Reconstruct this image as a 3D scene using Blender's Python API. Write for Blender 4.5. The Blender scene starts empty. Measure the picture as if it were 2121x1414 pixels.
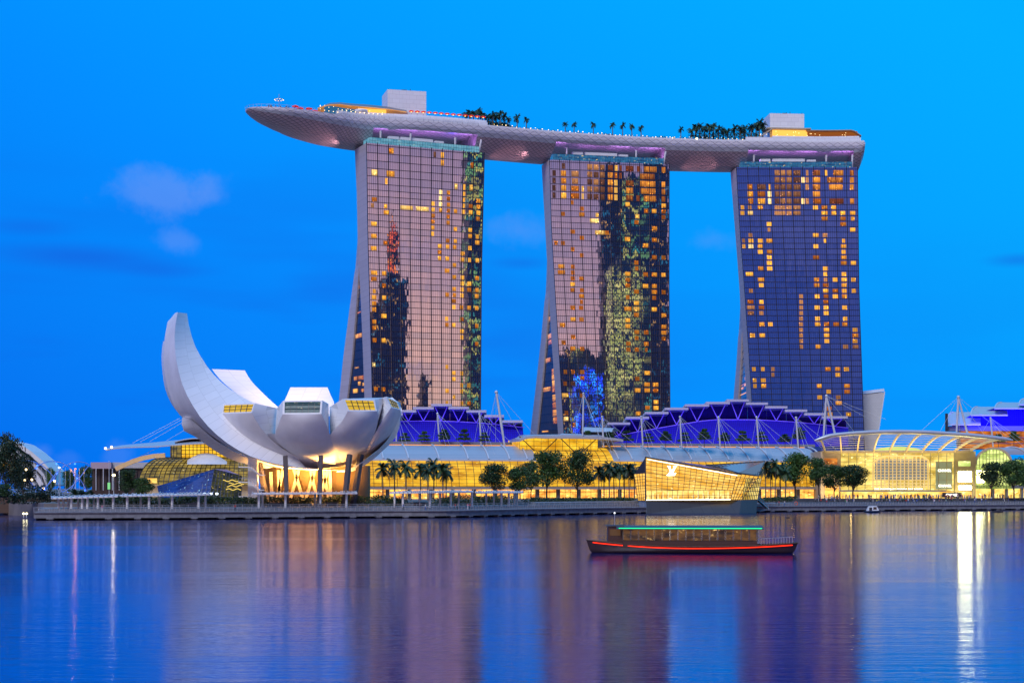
import bpy, bmesh, math, random
from mathutils import Vector, Matrix, noise
random.seed(7)
D = bpy.data
S = bpy.context.scene
COL = S.collection
R = math.radians
# ------------------------------------------------------------------ camera
F, CX, HY, H = 3420.0, 1060.5, 1011.0, 8.0
cam_d = D.cameras.new('camera'); cam = D.objects.new('camera', cam_d); COL.objects.link(cam)
cam.location = (0, 0, H); cam.rotation_euler = (R(90), 0, 0)
cam_d.sensor_width = 36; cam_d.lens = F/2121*36; cam_d.shift_y = (HY-707)/2121
cam_d.clip_end = 20000; cam_d.clip_start = 1
S.camera = cam
# ------------------------------------------------------------------ render / view
S.render.engine = 'CYCLES'
S.view_settings.view_transform = 'Standard'; S.view_settings.look = 'None'
S.view_settings.exposure = 0.0; S.view_settings.gamma = 1.0
S.cycles.use_denoising = True
S.cycles.max_bounces = 6; S.cycles.diffuse_bounces = 2; S.cycles.glossy_bounces = 4
S.cycles.transmission_bounces = 4; S.cycles.transparent_max_bounces = 8
S.cycles.sample_clamp_indirect = 6.0; S.cycles.caustics_reflective = False; S.cycles.caustics_refractive = False
# ------------------------------------------------------------------ node helper
class NT:
    def __init__(s, tree):
        s.t = tree; s.n = tree.nodes; s.l = tree.links
    def add(s, typ, **kw):
        nd = s.n.new(typ)
        for k, v in kw.items():
            setattr(nd, k, v)
        return nd
    def link(s, a, b): s.l.new(a, b)
    def setin(s, inp, v):
        if hasattr(v, 'node') or isinstance(v, bpy.types.NodeSocket): s.l.new(v, inp)
        else: inp.default_value = v
    def math(s, op, a, b=None, c=None, clamp=False):
        nd = s.n.new('ShaderNodeMath'); nd.operation = op; nd.use_clamp = clamp
        s.setin(nd.inputs[0], a)
        if b is not None: s.setin(nd.inputs[1], b)
        if c is not None: s.setin(nd.inputs[2], c)
        return nd.outputs[0]
    def vmath(s, op, a, b=None, scale=None):
        nd = s.n.new('ShaderNodeVectorMath'); nd.operation = op
        s.setin(nd.inputs[0], a)
        if b is not None: s.setin(nd.inputs[1], b)
        if scale is not None: s.setin(nd.inputs['Scale'], scale)
        return nd.outputs[0] if op not in ('LENGTH', 'DOT_PRODUCT', 'DISTANCE') else nd.outputs['Value']
    def mix(s, fac, a, b, blend='MIX'):
        nd = s.n.new('ShaderNodeMix'); nd.data_type = 'RGBA'; nd.blend_type = blend
        s.setin(nd.inputs[0], fac); s.setin(nd.inputs[6], a); s.setin(nd.inputs[7], b)
        return nd.outputs[2]
    def ramp(s, fac, stops, interp='LINEAR'):
        nd = s.n.new('ShaderNodeValToRGB'); cr = nd.color_ramp; cr.interpolation = interp
        while len(cr.elements) < len(stops): cr.elements.new(0.5)
        for e, (p, c) in zip(cr.elements, stops):
            e.position = p; e.color = (c[0], c[1], c[2], 1)
        s.setin(nd.inputs[0], fac)
        return nd.outputs[0]
    def maprange(s, v, a, b, c=0.0, d=1.0, smooth=True):
        nd = s.n.new('ShaderNodeMapRange'); nd.interpolation_type = 'SMOOTHSTEP' if smooth else 'LINEAR'
        s.setin(nd.inputs[0], v)
        nd.inputs[1].default_value = a; nd.inputs[2].default_value = b
        nd.inputs[3].default_value = c; nd.inputs[4].default_value = d
        return nd.outputs[0]
    def sep(s, v):
        nd = s.n.new('ShaderNodeSeparateXYZ'); s.setin(nd.inputs[0], v); return nd.outputs
    def comb(s, x, y, z):
        nd = s.n.new('ShaderNodeCombineXYZ')
        s.setin(nd.inputs[0], x); s.setin(nd.inputs[1], y); s.setin(nd.inputs[2], z); return nd.outputs[0]
    def noise(s, vec, scale, detail=2.0, rough=0.5, dims='3D'):
        nd = s.n.new('ShaderNodeTexNoise'); nd.noise_dimensions = dims
        if vec is not None: s.setin(nd.inputs['Vector'], vec)
        nd.inputs['Scale'].default_value = scale; nd.inputs['Detail'].default_value = detail
        nd.inputs['Roughness'].default_value = rough
        return nd
    def white(s, vec):
        nd = s.n.new('ShaderNodeTexWhiteNoise'); nd.noise_dimensions = '3D'; s.setin(nd.inputs[0], vec); return nd
# ------------------------------------------------------------------ world: dusk sky, blue ahead, afterglow behind the viewer
W = D.worlds.new('World'); S.world = W; W.use_nodes = True
W.node_tree.nodes.clear()
n = NT(W.node_tree)
tc = n.add('ShaderNodeTexCoord').outputs['Generated']
dx, dy, dz = n.sep(tc)
tt = n.math('ADD', n.math('ADD', n.math('MULTIPLY', dz, 1.7), n.math('MULTIPLY', dx, 0.95)), 0.31)
front = n.ramp(tt, [(0.0, (0.0, .150, .86)), (0.45, (0.0, .262, 1.0)), (1.0, (0.0, .42, 1.0))])
# long soft dark bands
nz = n.noise(n.vmath('MULTIPLY', tc, (3.0, 3.0, 16.0)), 1.5, 3, .5).outputs[0]
band = n.math('MULTIPLY', n.math('MULTIPLY', n.maprange(nz, .45, .72), n.maprange(dz, .24, .04)), n.maprange(dx, .14, -.12, .15, 1.0))
front = n.mix(n.math('MULTIPLY', band, .65), front, (0.005, .10, .70, 1))
wisp = n.noise(tc, 26, 6, .62).outputs[0]
for (px, py, wx, wy, amt) in [(340, 405, 120, 52, .85), (372, 497, 50, 30, .6), (1075, 478, 90, 50, .5), (430, 400, 60, 40, .35),
                              (1480, 495, 60, 32, .35), (85, 935, 30, 28, .4), (240, 940, 30, 25, .35), (140, 950, 40, 20, .25)]:
    d = Vector(((px-CX)/F, 1, (HY-py)/F)).normalized()
    v = n.vmath('SUBTRACT', tc, tuple(d))
    vx, vy, vz = n.sep(v)
    ex = n.math('DIVIDE', vx, wx/F); ez = n.math('DIVIDE', vz, wy/F)
    r2 = n.math('ADD', n.math('MULTIPLY', ex, ex), n.math('MULTIPLY', ez, ez))
    r2 = n.math('ADD', n.math('SQRT', r2), n.math('MULTIPLY', n.math('SUBTRACT', wisp, .5), 2.6))
    m = n.math('MULTIPLY', n.maprange(r2, 1.15, .2), n.maprange(dy, 0.0, .3))
    front = n.mix(n.math('MULTIPLY', m, amt*.62), front, (.13, .31, .90, 1))
for (px, py, wx, wy, amt) in [(2110, 538, 70, 16, .5), (160, 530, 200, 30, .7), (60, 470, 110, 22, .45), (330, 560, 130, 16, .4), (1080, 545, 80, 16, .4)]:
    d = Vector(((px-CX)/F, 1, (HY-py)/F)).normalized()
    v = n.vmath('SUBTRACT', tc, tuple(d)); vx, vy, vz = n.sep(v)
    ex = n.math('DIVIDE', vx, wx/F); ez = n.math('DIVIDE', vz, wy/F)
    r2 = n.math('SQRT', n.math('ADD', n.math('MULTIPLY', ex, ex), n.math('MULTIPLY', ez, ez)))
    m = n.math('MULTIPLY', n.maprange(r2, 1.2, .0), n.maprange(dy, 0.0, .3))
    front = n.mix(n.math('MULTIPLY', m, amt), front, (.005, .13, .75, 1))
back = n.ramp(dz, [(0.0, (1.0, .62, .42)), (0.10, (.80, .49, .45)), (.19, (.44, .31, .43)), (.25, (.15, .15, .38)), (.31, (.04, .07, .32)), (.39, (.0, .035, .25)), (.62, (.02, .14, .5)), (1.0, (.05, .28, .95))])
cn = n.noise(n.vmath('MULTIPLY', tc, (4, 4, 22)), 1.6, 4, .55).outputs[0]
back = n.mix(n.math('MULTIPLY', n.math('MULTIPLY', n.maprange(cn, .5, .7), .35), n.maprange(dz, .45, .20)), back, (.24, .24, .50, 1))
fb = n.maprange(dy, -.35, .25)
sky = n.mix(fb, back, front)
sky = n.mix(n.maprange(dz, -.002, -.03), sky, (0.0, .05, .28, 1))
nish = n.add('ShaderNodeTexSky', sky_type='NISHITA', sun_disc=False, sun_elevation=R(1.0), sun_rotation=R(180))
sky = n.mix(1.0, sky, n.mix(1.0, nish.outputs[0], (.0012, .003, .008, 1), 'MULTIPLY'), 'ADD')
bg = n.add('ShaderNodeBackground'); n.link(sky, bg.inputs[0]); bg.inputs[1].default_value = 1.0
wo = n.add('ShaderNodeOutputWorld'); n.link(bg.outputs[0], wo.inputs[0])
# one soft sun: added to stand in for afterglow, set high behind the viewer
sd = D.lights.new('sun', 'SUN'); sd.energy = 1.9; sd.angle = R(20); sd.color = (.98, .95, 1.0)
sun = D.objects.new('sun', sd); COL.objects.link(sun)
sun.rotation_euler = (R(46), 0, R(-22))
sun.location = (0, -50, 300)

# ------------------------------------------------------------------ geometry helpers
def XP(px, Y): return (px-CX)*Y/F
def ZP(py, Y): return H+(HY-py)*Y/F
def P(px, py, Y): return Vector((XP(px, Y), Y, ZP(py, Y)))
class MB:
    """collects shapes, build() links them as ONE mesh object"""
    def __init__(s): s.v = []; s.f = []; s.m = []; s.uv = {}; s.sm = []
    def face(s, pts, mi=0, uv=None, smooth=False):
        b = len(s.v); s.v += [tuple(p) for p in pts]
        s.f.append(tuple(range(b, b+len(pts)))); s.m.append(mi); s.sm.append(smooth)
        if uv: s.uv[len(s.f)-1] = uv
    def grid(s, rows, mi=0, uvs=None, smooth=True, close=False):
        b = len(s.v); nr = len(rows); nc = len(rows[0])
        for r in rows: s.v += [tuple(p) for p in r]
        for i in range(nr-1):
            for j in range(nc-1 if not close else nc):
                j2 = (j+1) % nc
                s.f.append((b+i*nc+j, b+i*nc+j2, b+(i+1)*nc+j2, b+(i+1)*nc+j)); s.m.append(mi); s.sm.append(smooth)
                if uvs: s.uv[len(s.f)-1] = [uvs[i][j], uvs[i][j2], uvs[i+1][j2], uvs[i+1][j]]
    def box(s, c, d, rz=0, mi=0):
        cx, cy, cz = c; x, y, z = d[0]/2, d[1]/2, d[2]/2
        ca, sa = math.cos(rz), math.sin(rz)
        p = [(cx+ca*a-sa*b_, cy+sa*a+ca*b_, cz+c_) for c_ in (-z, z) for (a, b_) in ((-x, -y), (x, -y), (x, y), (-x, y))]
        b = len(s.v); s.v += p
        for q in ((0, 3, 2, 1), (4, 5, 6, 7), (0, 1, 5, 4), (1, 2, 6, 5), (2, 3, 7, 6), (3, 0, 4, 7)):
            s.f.append(tuple(b+i for i in q)); s.m.append(mi); s.sm.append(False)
    def prism(s, poly, vec, mi=0):
        """extrude a polygon (3D points) along vec"""
        vec = Vector(vec); a = [Vector(p) for p in poly]; bb = [p+vec for p in a]
        s.face(a, mi); s.face(list(reversed(bb)), mi); k = len(a)
        for i in range(k):
            j = (i+1) % k
            s.face([a[j], a[i], bb[i], bb[j]], mi)
    def bar(s, a, b, w, h=None, mi=0, up=(0, 0, 1)):
        """rectangular bar from a to b"""
        h = h or w; a = Vector(a); b = Vector(b); d = (b-a)
        if d.length < 1e-6: return
        d.normalize(); up = Vector(up)
        if abs(d.dot(up)) > .98: up = Vector((0, 1, 0))
        x = d.cross(up).normalized(); y = x.cross(d).normalized()
        q = [(-w/2, -h/2), (w/2, -h/2), (w/2, h/2), (-w/2, h/2)]
        A = [a+x*i+y*j for i, j in q]; B = [b+x*i+y*j for i, j in q]
        for i in range(4):
            j = (i+1) % 4; s.face([A[i], A[j], B[j], B[i]], mi)
        s.face(list(reversed(A)), mi); s.face(B, mi)
    def tube(s, pts, r, k=6, mi=0, r2=None, smooth=True):
        pts = [Vector(p) for p in pts]; nn = len(pts); rows = []
        for i, p in enumerate(pts):
            d = (pts[min(i+1, nn-1)]-pts[max(i-1, 0)]).normalized()
            up = Vector((0, 0, 1)) if abs(d.z) < .9 else Vector((0, 1, 0))
            x = d.cross(up).normalized(); y = x.cross(d)
            t = i/max(1, nn-1)
            rr = r[i] if isinstance(r, (list, tuple)) else (r if r2 is None else r*(1-t)+r2*t)
            rows.append([p+(x*math.cos(2*math.pi*j/k)+y*math.sin(2*math.pi*j/k))*rr for j in range(k)])
        s.grid(rows, mi, smooth=smooth, close=True)
        s.face(rows[0], mi); s.face(list(reversed(rows[-1])), mi)
    def ball(s, c, r, k=8, mi=0, sz=1.0):
        rows = []
        for i in range(k//2+1):
            a = -math.pi/2+math.pi*i/(k//2)
            rr = max(math.cos(a)*r, r*.02)
            rows.append([(c[0]+rr*math.cos(2*math.pi*j/k), c[1]+rr*math.sin(2*math.pi*j/k), c[2]+math.sin(a)*r*sz) for j in range(k)])
        s.grid(rows, mi, close=True)
    def mesh(s, name, mats):
        me = D.meshes.new(name); me.from_pydata(s.v, [], s.f)
        for m in (mats if isinstance(mats, (list, tuple)) else [mats]): me.materials.append(m)
        me.polygons.foreach_set('material_index', s.m); me.polygons.foreach_set('use_smooth', s.sm)
        if s.uv:
            ul = me.uv_layers.new(name='UVMap')
            for p in me.polygons:
                u = s.uv.get(p.index)
                if u:
                    for li, c in zip(p.loop_indices, u): ul.data[li].uv = c
        me.validate(); me.update()
        return me
    def build(s, name, mats, parent=None):
        return link(name, s.mesh(name, mats), parent)
def link(name, me, parent=None):
    o = D.objects.new(name, me); COL.objects.link(o)
    if parent is not None:
        o.parent = parent
        o.matrix_parent_inverse = Matrix.Translation(-parent.location) if parent.type == 'EMPTY' and not parent.rotation_euler.z else parent.matrix_basis.inverted()
    return o
def empty(name, loc=(0, 0, 0)):
    o = D.objects.new(name, None); COL.objects.link(o); o.location = loc; o.empty_display_size = 1; return o
def tag(o, label=None, cat=None, group=None, kind=None):
    if label: o['label'] = label
    if cat: o['category'] = cat
    if group: o['group'] = group
    if kind: o['kind'] = kind
    return o
def copy_tree(o, parent=None):
    c = o.copy(); COL.objects.link(c)
    if parent is not None: c.parent = parent
    for ch in list(o.children): copy_tree(ch, c)
    return c
ORD = 'first second third fourth fifth sixth seventh eighth ninth tenth eleventh twelfth thirteenth fourteenth fifteenth sixteenth seventeenth eighteenth nineteenth twentieth'.split()
def interp(tab, x):
    if x <= tab[0][0]: return tab[0][1]
    for (a, va), (b, vb) in zip(tab, tab[1:]):
        if x <= b: return va+(vb-va)*(x-a)/(b-a)
    return tab[-1][1]
def resample(pts, k):
    """k points evenly along a polyline, Catmull-Rom smoothed"""
    pts = [Vector(p) for p in pts]
    L = [0]
    for a, b in zip(pts, pts[1:]): L.append(L[-1]+(b-a).length)
    out = []
    for i in range(k):
        t = L[-1]*i/(k-1); j = 0
        while j < len(pts)-2 and L[j+1] < t: j += 1
        u = (t-L[j])/max(1e-9, L[j+1]-L[j])
        p0 = pts[max(j-1, 0)]; p1 = pts[j]; p2 = pts[j+1]; p3 = pts[min(j+2, len(pts)-1)]
        out.append(.5*((2*p1)+(p2-p0)*u+(2*p0-5*p1+4*p2-p3)*u*u+(3*p1-p0-3*p2+p3)*u**3))
    return out
def lamp(name, typ, loc, energy, color, size=1.0, rot=None, size_y=None, spot=None, target=None):
    l = D.lights.new(name, typ); l.energy = energy; l.color = color
    if typ == 'AREA':
        l.size = size
        if size_y: l.shape = 'RECTANGLE'; l.size_y = size_y
    else: l.shadow_soft_size = size
    if spot: l.spot_size = R(spot); l.spot_blend = .6
    o = D.objects.new(name, l); COL.objects.link(o); o.location = loc
    if rot: o.rotation_euler = rot
    if target is not None:
        o.rotation_euler = (Vector(target)-Vector(loc)).to_track_quat('-Z', 'Y').to_euler()
    return o

# ------------------------------------------------------------------ materials
def mat(name, col, rough=.6, metal=0.0, emit=None, es=0.0, spec=.5, var=0.0, vscale=1.0, bump=0.0):
    m = D.materials.new(name); m.use_nodes = True
    b = m.node_tree.nodes['Principled BSDF']; k = NT(m.node_tree)
    b.inputs['Base Color'].default_value = (*col, 1)
    b.inputs['Roughness'].default_value = rough; b.inputs['Metallic'].default_value = metal
    b.inputs['Specular IOR Level'].default_value = spec
    if emit: b.inputs['Emission Color'].default_value = (*emit, 1); b.inputs['Emission Strength'].default_value = es
    if var or bump:
        oc = k.add('ShaderNodeTexCoord').outputs['Object']
        nz = k.noise(oc, vscale, 4, .6).outputs[0]
        if var:
            c = k.mix(k.maprange(nz, .3, .7), tuple(x*(1-var) for x in col)+(1,), tuple(min(1, x*(1+var)) for x in col)+(1,))
            k.link(c, b.inputs['Base Color'])
        if bump:
            bn = k.add('ShaderNodeBump'); bn.inputs['Strength'].default_value = bump; k.link(nz, bn.inputs['Height']); k.link(bn.outputs[0], b.inputs['Normal'])
    return m
def emitmat(name, col, s):
    m = D.materials.new(name); m.use_nodes = True; k = NT(m.node_tree); m.node_tree.nodes.clear()
    e = k.add('ShaderNodeEmission'); e.inputs[0].default_value = (*col, 1); e.inputs[1].default_value = s
    o = k.add('ShaderNodeOutputMaterial'); k.link(e.outputs[0], o.inputs[0]); return m
M = {}
M['wall'] = mat('pale_cladding', (.62, .60, .62), .5, var=.06, vscale=.3)
M['white'] = mat('white_paint', (.78, .78, .80), .45, var=.05, vscale=.5)
M['steel'] = mat('painted_steel', (.62, .66, .72), .35, .2)
M['dark'] = mat('dark_metal', (.03, .035, .05), .4, .3)
M['mull'] = mat('window_mullion', (.025, .03, .05), .35, .5)
M['conc'] = mat('concrete', (.20, .21, .24), .8, var=.18, vscale=.8)
M['conc_d'] = mat('weathered_concrete', (.09, .09, .10), .85, var=.25, vscale=.7)
M['deck'] = mat('boardwalk', (.14, .13, .13), .75, var=.2, vscale=1.5)
M['black'] = mat('underdeck_black', (.008, .008, .01), .9)  # near black puts the shade under decks into the colour
M['blueclad'] = mat('blue_lit_cladding', (.30, .28, .85), .5)  # blue floodlight on the cladding partly put into its base colour
M['silver'] = mat('silver_roof', (.52, .56, .62), .38, .35)
M['beige'] = mat('beige_stone', (.50, .42, .30), .7, var=.08, vscale=.6)
M['soffit'] = mat('soffit', (.40, .35, .30), .6)
M['trunk'] = mat('bark', (.10, .075, .055), .9, var=.3, vscale=3)
M['palmtrunk'] = mat('palm_bark', (.17, .14, .11), .9, var=.3, vscale=3)
M['glassdark'] = mat('dark_glass', (.01, .015, .03), .05, 0, spec=1.0)
M['ring'] = mat('rail_steel', (.45, .45, .48), .4, .6)
M['orange'] = emitmat('warm_lamp', (1, .55, .16), 3.0)
M['warmw'] = emitmat('warm_white_lamp', (1, .82, .50), 3.5)
M['ribbon'] = emitmat('ribbon_light', (1, .70, .15), 1.2)
M['bulb'] = emitmat('bulb', (1, .72, .34), 4.0)
M['coolw'] = emitmat('cool_white_lamp', (.75, .9, 1), 6.0)
M['redl'] = emitmat('red_lamp', (1, .03, .01), 2.2)
M['bluel'] = emitmat('blue_lamp', (.03, .12, 1), 6.0)
M['greenl'] = emitmat('green_lamp', (.02, 1, .35), 1.6)
M['whitel'] = emitmat('white_lamp', (.85, .9, 1), 2.0)
M['orangeline'] = emitmat('orange_light_line', (1, .38, .05), 1.1)
M['screen'] = emitmat('bright_screen', (1, .93, .38), 26.0)
M['letters'] = emitmat('lit_letters', (1, .95, .72), 4.0)
M['logo'] = emitmat('lit_logo', (1, .9, .62), 5.0)

def leaf_mat(name, c1, c2, scale=1.2):
    m = D.materials.new(name); m.use_nodes = True; k = NT(m.node_tree); b = m.node_tree.nodes['Principled BSDF']
    oi = k.add('ShaderNodeObjectInfo').outputs['Random']
    oc = k.add('ShaderNodeTexCoord').outputs['Object']
    nz = k.noise(oc, scale, 3, .6).outputs[0]
    f = k.math('ADD', nz, k.math('MULTIPLY', k.math('SUBTRACT', oi, .5), .25))
    k.link(k.mix(k.maprange(f, .35, .68), (*c1, 1), (*c2, 1)), b.inputs['Base Color'])
    b.inputs['Roughness'].default_value = .55
    return m
M['leaf'] = leaf_mat('foliage', (.012, .04, .012), (.055, .14, .022))
M['palmleaf'] = leaf_mat('palm_fronds', (.012, .035, .016), (.035, .085, .025))
M['leafd'] = leaf_mat('dark_foliage', (.008, .02, .010), (.02, .05, .016))
M['hedge'] = leaf_mat('hedge_foliage', (.010, .03, .010), (.05, .085, .015), 2.0)

def panel_mat(name, col, sx, sz, line=.55, rough=.42, mode='obj', tint=None):
    """cladding with thin panel joints; mode obj: world x/z, uv: UV"""
    m = D.materials.new(name); m.use_nodes = True; k = NT(m.node_tree); b = m.node_tree.nodes['Principled BSDF']
    t = k.add('ShaderNodeTexCoord')
    if mode == 'uv': v = t.outputs['UV']
    else:
        x, y, z = k.sep(t.outputs['Object']); v = k.comb(k.math('ADD', x, k.math('MULTIPLY', y, .8)), z, 0.0)
    br = k.add('ShaderNodeTexBrick'); k.link(v, br.inputs['Vector'])
    br.inputs['Scale'].default_value = 1.0; br.inputs['Brick Width'].default_value = sx; br.inputs['Row Height'].default_value = sz
    br.inputs['Mortar Size'].default_value = .07; br.inputs['Mortar Smooth'].default_value = .3
    br.inputs['Color1'].default_value = (*col, 1); br.inputs['Color2'].default_value = (*[c*.93 for c in col], 1)
    br.inputs['Mortar'].default_value = (*[c*line for c in col], 1)
    k.link(br.outputs[0], b.inputs['Base Color']); b.inputs['Roughness'].default_value = rough
    return m
M['petal'] = panel_mat('white_museum_panels', (.86, .87, .90), 4.2, 2.1, .80, .38)
M['petal_smooth'] = mat('smooth_museum_shell', (.80, .79, .82), .45, var=.07, vscale=.16)
M['towerwall'] = panel_mat('tower_side_panels', (.52, .47, .52), 30.0, 3.3, .62, .5)
M['rooftop'] = panel_mat('rooftop_panels', (.88, .90, .95), 4.5, 2.4, .7, .45)
M['ribbed'] = panel_mat('perforated_panels', (.62, .64, .66), 1.4, .9, .8, .5)
M['basepanel'] = panel_mat('grey_base_panels', (.055, .065, .075), 3.6, 9.0, .6, .35)

def line_uv(name, col, linecol, fu, fv, wu, wv, rough=.4, metal=0.0, diamond=False, extra=None):
    m = D.materials.new(name); m.use_nodes = True; k = NT(m.node_tree); b = m.node_tree.nodes['Principled BSDF']
    u, v, _ = k.sep(k.add('ShaderNodeTexCoord').outputs['UV'])
    if diamond:
        a = k.math('ADD', k.math('MULTIPLY', u, fu), k.math('MULTIPLY', v, fv)); c = k.math('SUBTRACT', k.math('MULTIPLY', u, fu), k.math('MULTIPLY', v, fv))
    else: a = k.math('MULTIPLY', u, fu); c = k.math('MULTIPLY', v, fv)
    la = k.math('LESS_THAN', k.math('FRACT', a), wu); lc = k.math('LESS_THAN', k.math('FRACT', c), wv)
    l = k.math('MAXIMUM', la, lc)
    cell = k.comb(k.math('FLOOR', a), k.math('FLOOR', c), 0.0)
    w = k.white(cell).outputs[0]
    base = k.mix(w, tuple(x*.88 for x in col)+(1,), (*col, 1))
    k.link(k.mix(l, base, (*linecol, 1)), b.inputs['Base Color'])
    b.inputs['Roughness'].default_value = rough; b.inputs['Metallic'].default_value = metal
    if metal == 0: b.inputs['Specular IOR Level'].default_value = .15
    return m
M['hull'] = line_uv('hull_scales', (.70, .53, .57), (.18, .14, .16), .33, .42, .13, .13, .36, .25, True)  # pink of the uplighting put into the hull's base colour
M['fascia'] = line_uv('hull_fascia', (.74, .74, .80), (.25, .25, .30), .18, .30, .06, .08, .35, .25, True)

def facade_glass(name, amp, tint, dark=(.01, .015, .04)):
    m = D.materials.new(name); m.use_nodes = True; k = NT(m.node_tree); m.node_tree.nodes.clear()
    uv = k.add('ShaderNodeTexCoord').outputs['UV']; u, v, _ = k.sep(uv)
    cell = k.comb(k.math('FLOOR', u), k.math('FLOOR', v), 0.0)
    cellb = k.comb(k.math('FLOOR', k.math('DIVIDE', u, 10.0)), k.math('FLOOR', v), 5.0)
    wn = k.white(cell); wb = k.white(cellb)
    rnd = k.vmath('SUBTRACT', wn.outputs['Color'], (.5, .5, .5))
    nzn = k.noise(k.vmath('MULTIPLY', uv, (1.3, .8, 1)), 1.0, 2, .5)
    wav = k.vmath('SUBTRACT', nzn.outputs['Color'], (.5, .5, .5))
    nzl = k.noise(k.vmath('MULTIPLY', uv, (.35, .12, 1)), 1.0, 2, .5)
    wal = k.vmath('SUBTRACT', nzl.outputs['Color'], (.5, .5, .5))
    g = k.add('ShaderNodeNewGeometry').outputs['Normal']
    nn = k.vmath('ADD', g, k.vmath('SCALE', rnd, scale=amp))
    nn = k.vmath('ADD', nn, k.vmath('SCALE', wav, scale=amp*2.6))
    nn = k.vmath('ADD', nn, k.vmath('SCALE', wal, scale=amp*2.2))
    nn = k.vmath('NORMALIZE', nn)
    gl = k.add('ShaderNodeBsdfGlossy'); gl.inputs['Roughness'].default_value = .015; k.link(nn, gl.inputs['Normal'])
    f = k.math('ADD', k.math('MULTIPLY', wn.outputs['Value'], .14), k.math('MULTIPLY', wb.outputs['Value'], .34))
    k.link(k.mix(f, (*tint, 1), tuple(x*y for x, y in zip(tint, (.30, .50, .72)))+(1,)), gl.inputs['Color'])
    df = k.add('ShaderNodeBsdfDiffuse'); df.inputs[0].default_value = (*dark, 1)
    ad = k.add('ShaderNodeAddShader'); k.link(gl.outputs[0], ad.inputs[0]); k.link(df.outputs[0], ad.inputs[1])
    o = k.add('ShaderNodeOutputMaterial'); k.link(ad.outputs[0], o.inputs[0]); return m
M['facade'] = facade_glass('hotel_curtain_glass', .0026, (.88, .80, .84))
M['turq'] = facade_glass('turquoise_glass', .006, (.35, .62, .66), (.03, .16, .20))

def room_mat(name, c1, c2, s, spots=True, scale=(1.2, 1.2, 1.6)):
    """a flat glowing pane, light and shade painted as a room: ceiling glow, curtains at the sides, furniture in shadow, a lamp"""
    m = D.materials.new(name); m.use_nodes = True; k = NT(m.node_tree); b = m.node_tree.nodes['Principled BSDF']
    t_ = k.add('ShaderNodeTexCoord'); oc = t_.outputs['Object']; x, y, z = k.sep(oc); gx, gy, gz = k.sep(t_.outputs['Generated'])
    rnd_ = k.add('ShaderNodeObjectInfo').outputs['Random']
    cx = k.math('FLOOR', k.math('MULTIPLY', x, 1.7))
    w = k.white(k.comb(cx, k.math('FLOOR', k.math('MULTIPLY', z, .3)), 0.0)).outputs[0]
    nz = k.noise(k.vmath('MULTIPLY', oc, scale), 1.0, 3, .6).outputs[0]
    f = k.math('ADD', k.math('ADD', k.math('MULTIPLY', w, .35), k.math('MULTIPLY', nz, .5)), k.math('MULTIPLY', k.math('SUBTRACT', rnd_, .5), .5))
    c = k.mix(k.maprange(f, .15, .75), (*c1, 1), (*c2, 1))
    b.inputs['Base Color'].default_value = (.02, .015, .01, 1); b.inputs['Roughness'].default_value = .1; b.inputs['Specular IOR Level'].default_value = .2
    k.link(c, b.inputs['Emission Color'])
    if spots:
        vr = k.add('ShaderNodeTexVoronoi'); vr.inputs['Scale'].default_value = .55; k.link(oc, vr.inputs['Vector'])
        sp = k.maprange(vr.outputs['Distance'], .26, .05)
        low = k.maprange(gz, .0, .55, .45, 1.0); side = k.maprange(k.math('ABSOLUTE', k.math('SUBTRACT', gx, .5)), .28, .5, 1.0, .55)
        st = k.math('MULTIPLY', k.math('MULTIPLY', low, side), k.math('MULTIPLY', k.maprange(rnd_, 0, 1, .6, 1.35, False), s))
        k.link(k.math('ADD', st, k.math('MULTIPLY', sp, s*2.6)), b.inputs['Emission Strength'])
    else: b.inputs['Emission Strength'].default_value = s
    return m
M['room'] = room_mat('lit_room', (.60, .14, .006), (1, .46, .05), 1.05)
M['room_b'] = room_mat('bright_lit_room', (1, .50, .08), (1, .72, .28), 1.3)
M['room_d'] = room_mat('dim_lit_room', (.20, .07, .05), (.62, .26, .09), .75)
M['room_r'] = room_mat('amber_suite', (.30, .06, .02), (1, .36, .04), .9)

def glow_glass(name, c1, c2, s, floor=None, coly=None, spot=.0, scale=.12, hot=(1, .85, .45), foot=None):
    """lit interior seen through a glass hall; UV in metres"""
    m = D.materials.new(name); m.use_nodes = True; k = NT(m.node_tree); b = m.node_tree.nodes['Principled BSDF']
    uv = k.add('ShaderNodeTexCoord').outputs['UV']; u, v, _ = k.sep(uv)
    n1 = k.noise(k.vmath('MULTIPLY', uv, (scale, scale*2.5, 1)), 1.0, 3, .55).outputs[0]
    w = k.white(k.comb(k.math('FLOOR', k.math('DIVIDE', u, 3.0)), k.math('FLOOR', k.math('DIVIDE', v, 1.5)), 0.0)).outputs[0]
    f = k.math('ADD', k.maprange(n1, .3, .7), k.math('MULTIPLY', k.math('SUBTRACT', w, .5), .35))
    c = k.mix(k.math('MINIMUM', k.math('MAXIMUM', f, 0.0), 1.0), (*c1, 1), (*c2, 1))
    if floor:
        fl = k.math('LESS_THAN', k.math('FRACT', k.math('DIVIDE', v, floor)), .10)
        c = k.mix(k.math('MULTIPLY', fl, .55), c, tuple(x*.35 for x in c1)+(1,))
    n2 = k.noise(k.vmath('MULTIPLY', uv, (.5, 1.0, 1)), 1.0, 3, .7).outputs[0]
    st = k.math('ADD', s, k.math('MULTIPLY', k.maprange(n2, .60, .74), spot))
    c = k.mix(k.maprange(n2, .58, .75), c, (*hot, 1))
    b.inputs['Base Color'].default_value = (.02, .02, .02, 1); b.inputs['Roughness'].default_value = .15; b.inputs['Specular IOR Level'].default_value = .12
    k.link(c, b.inputs['Emission Color']); k.link(st, b.inputs['Emission Strength'])
    return m
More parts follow.
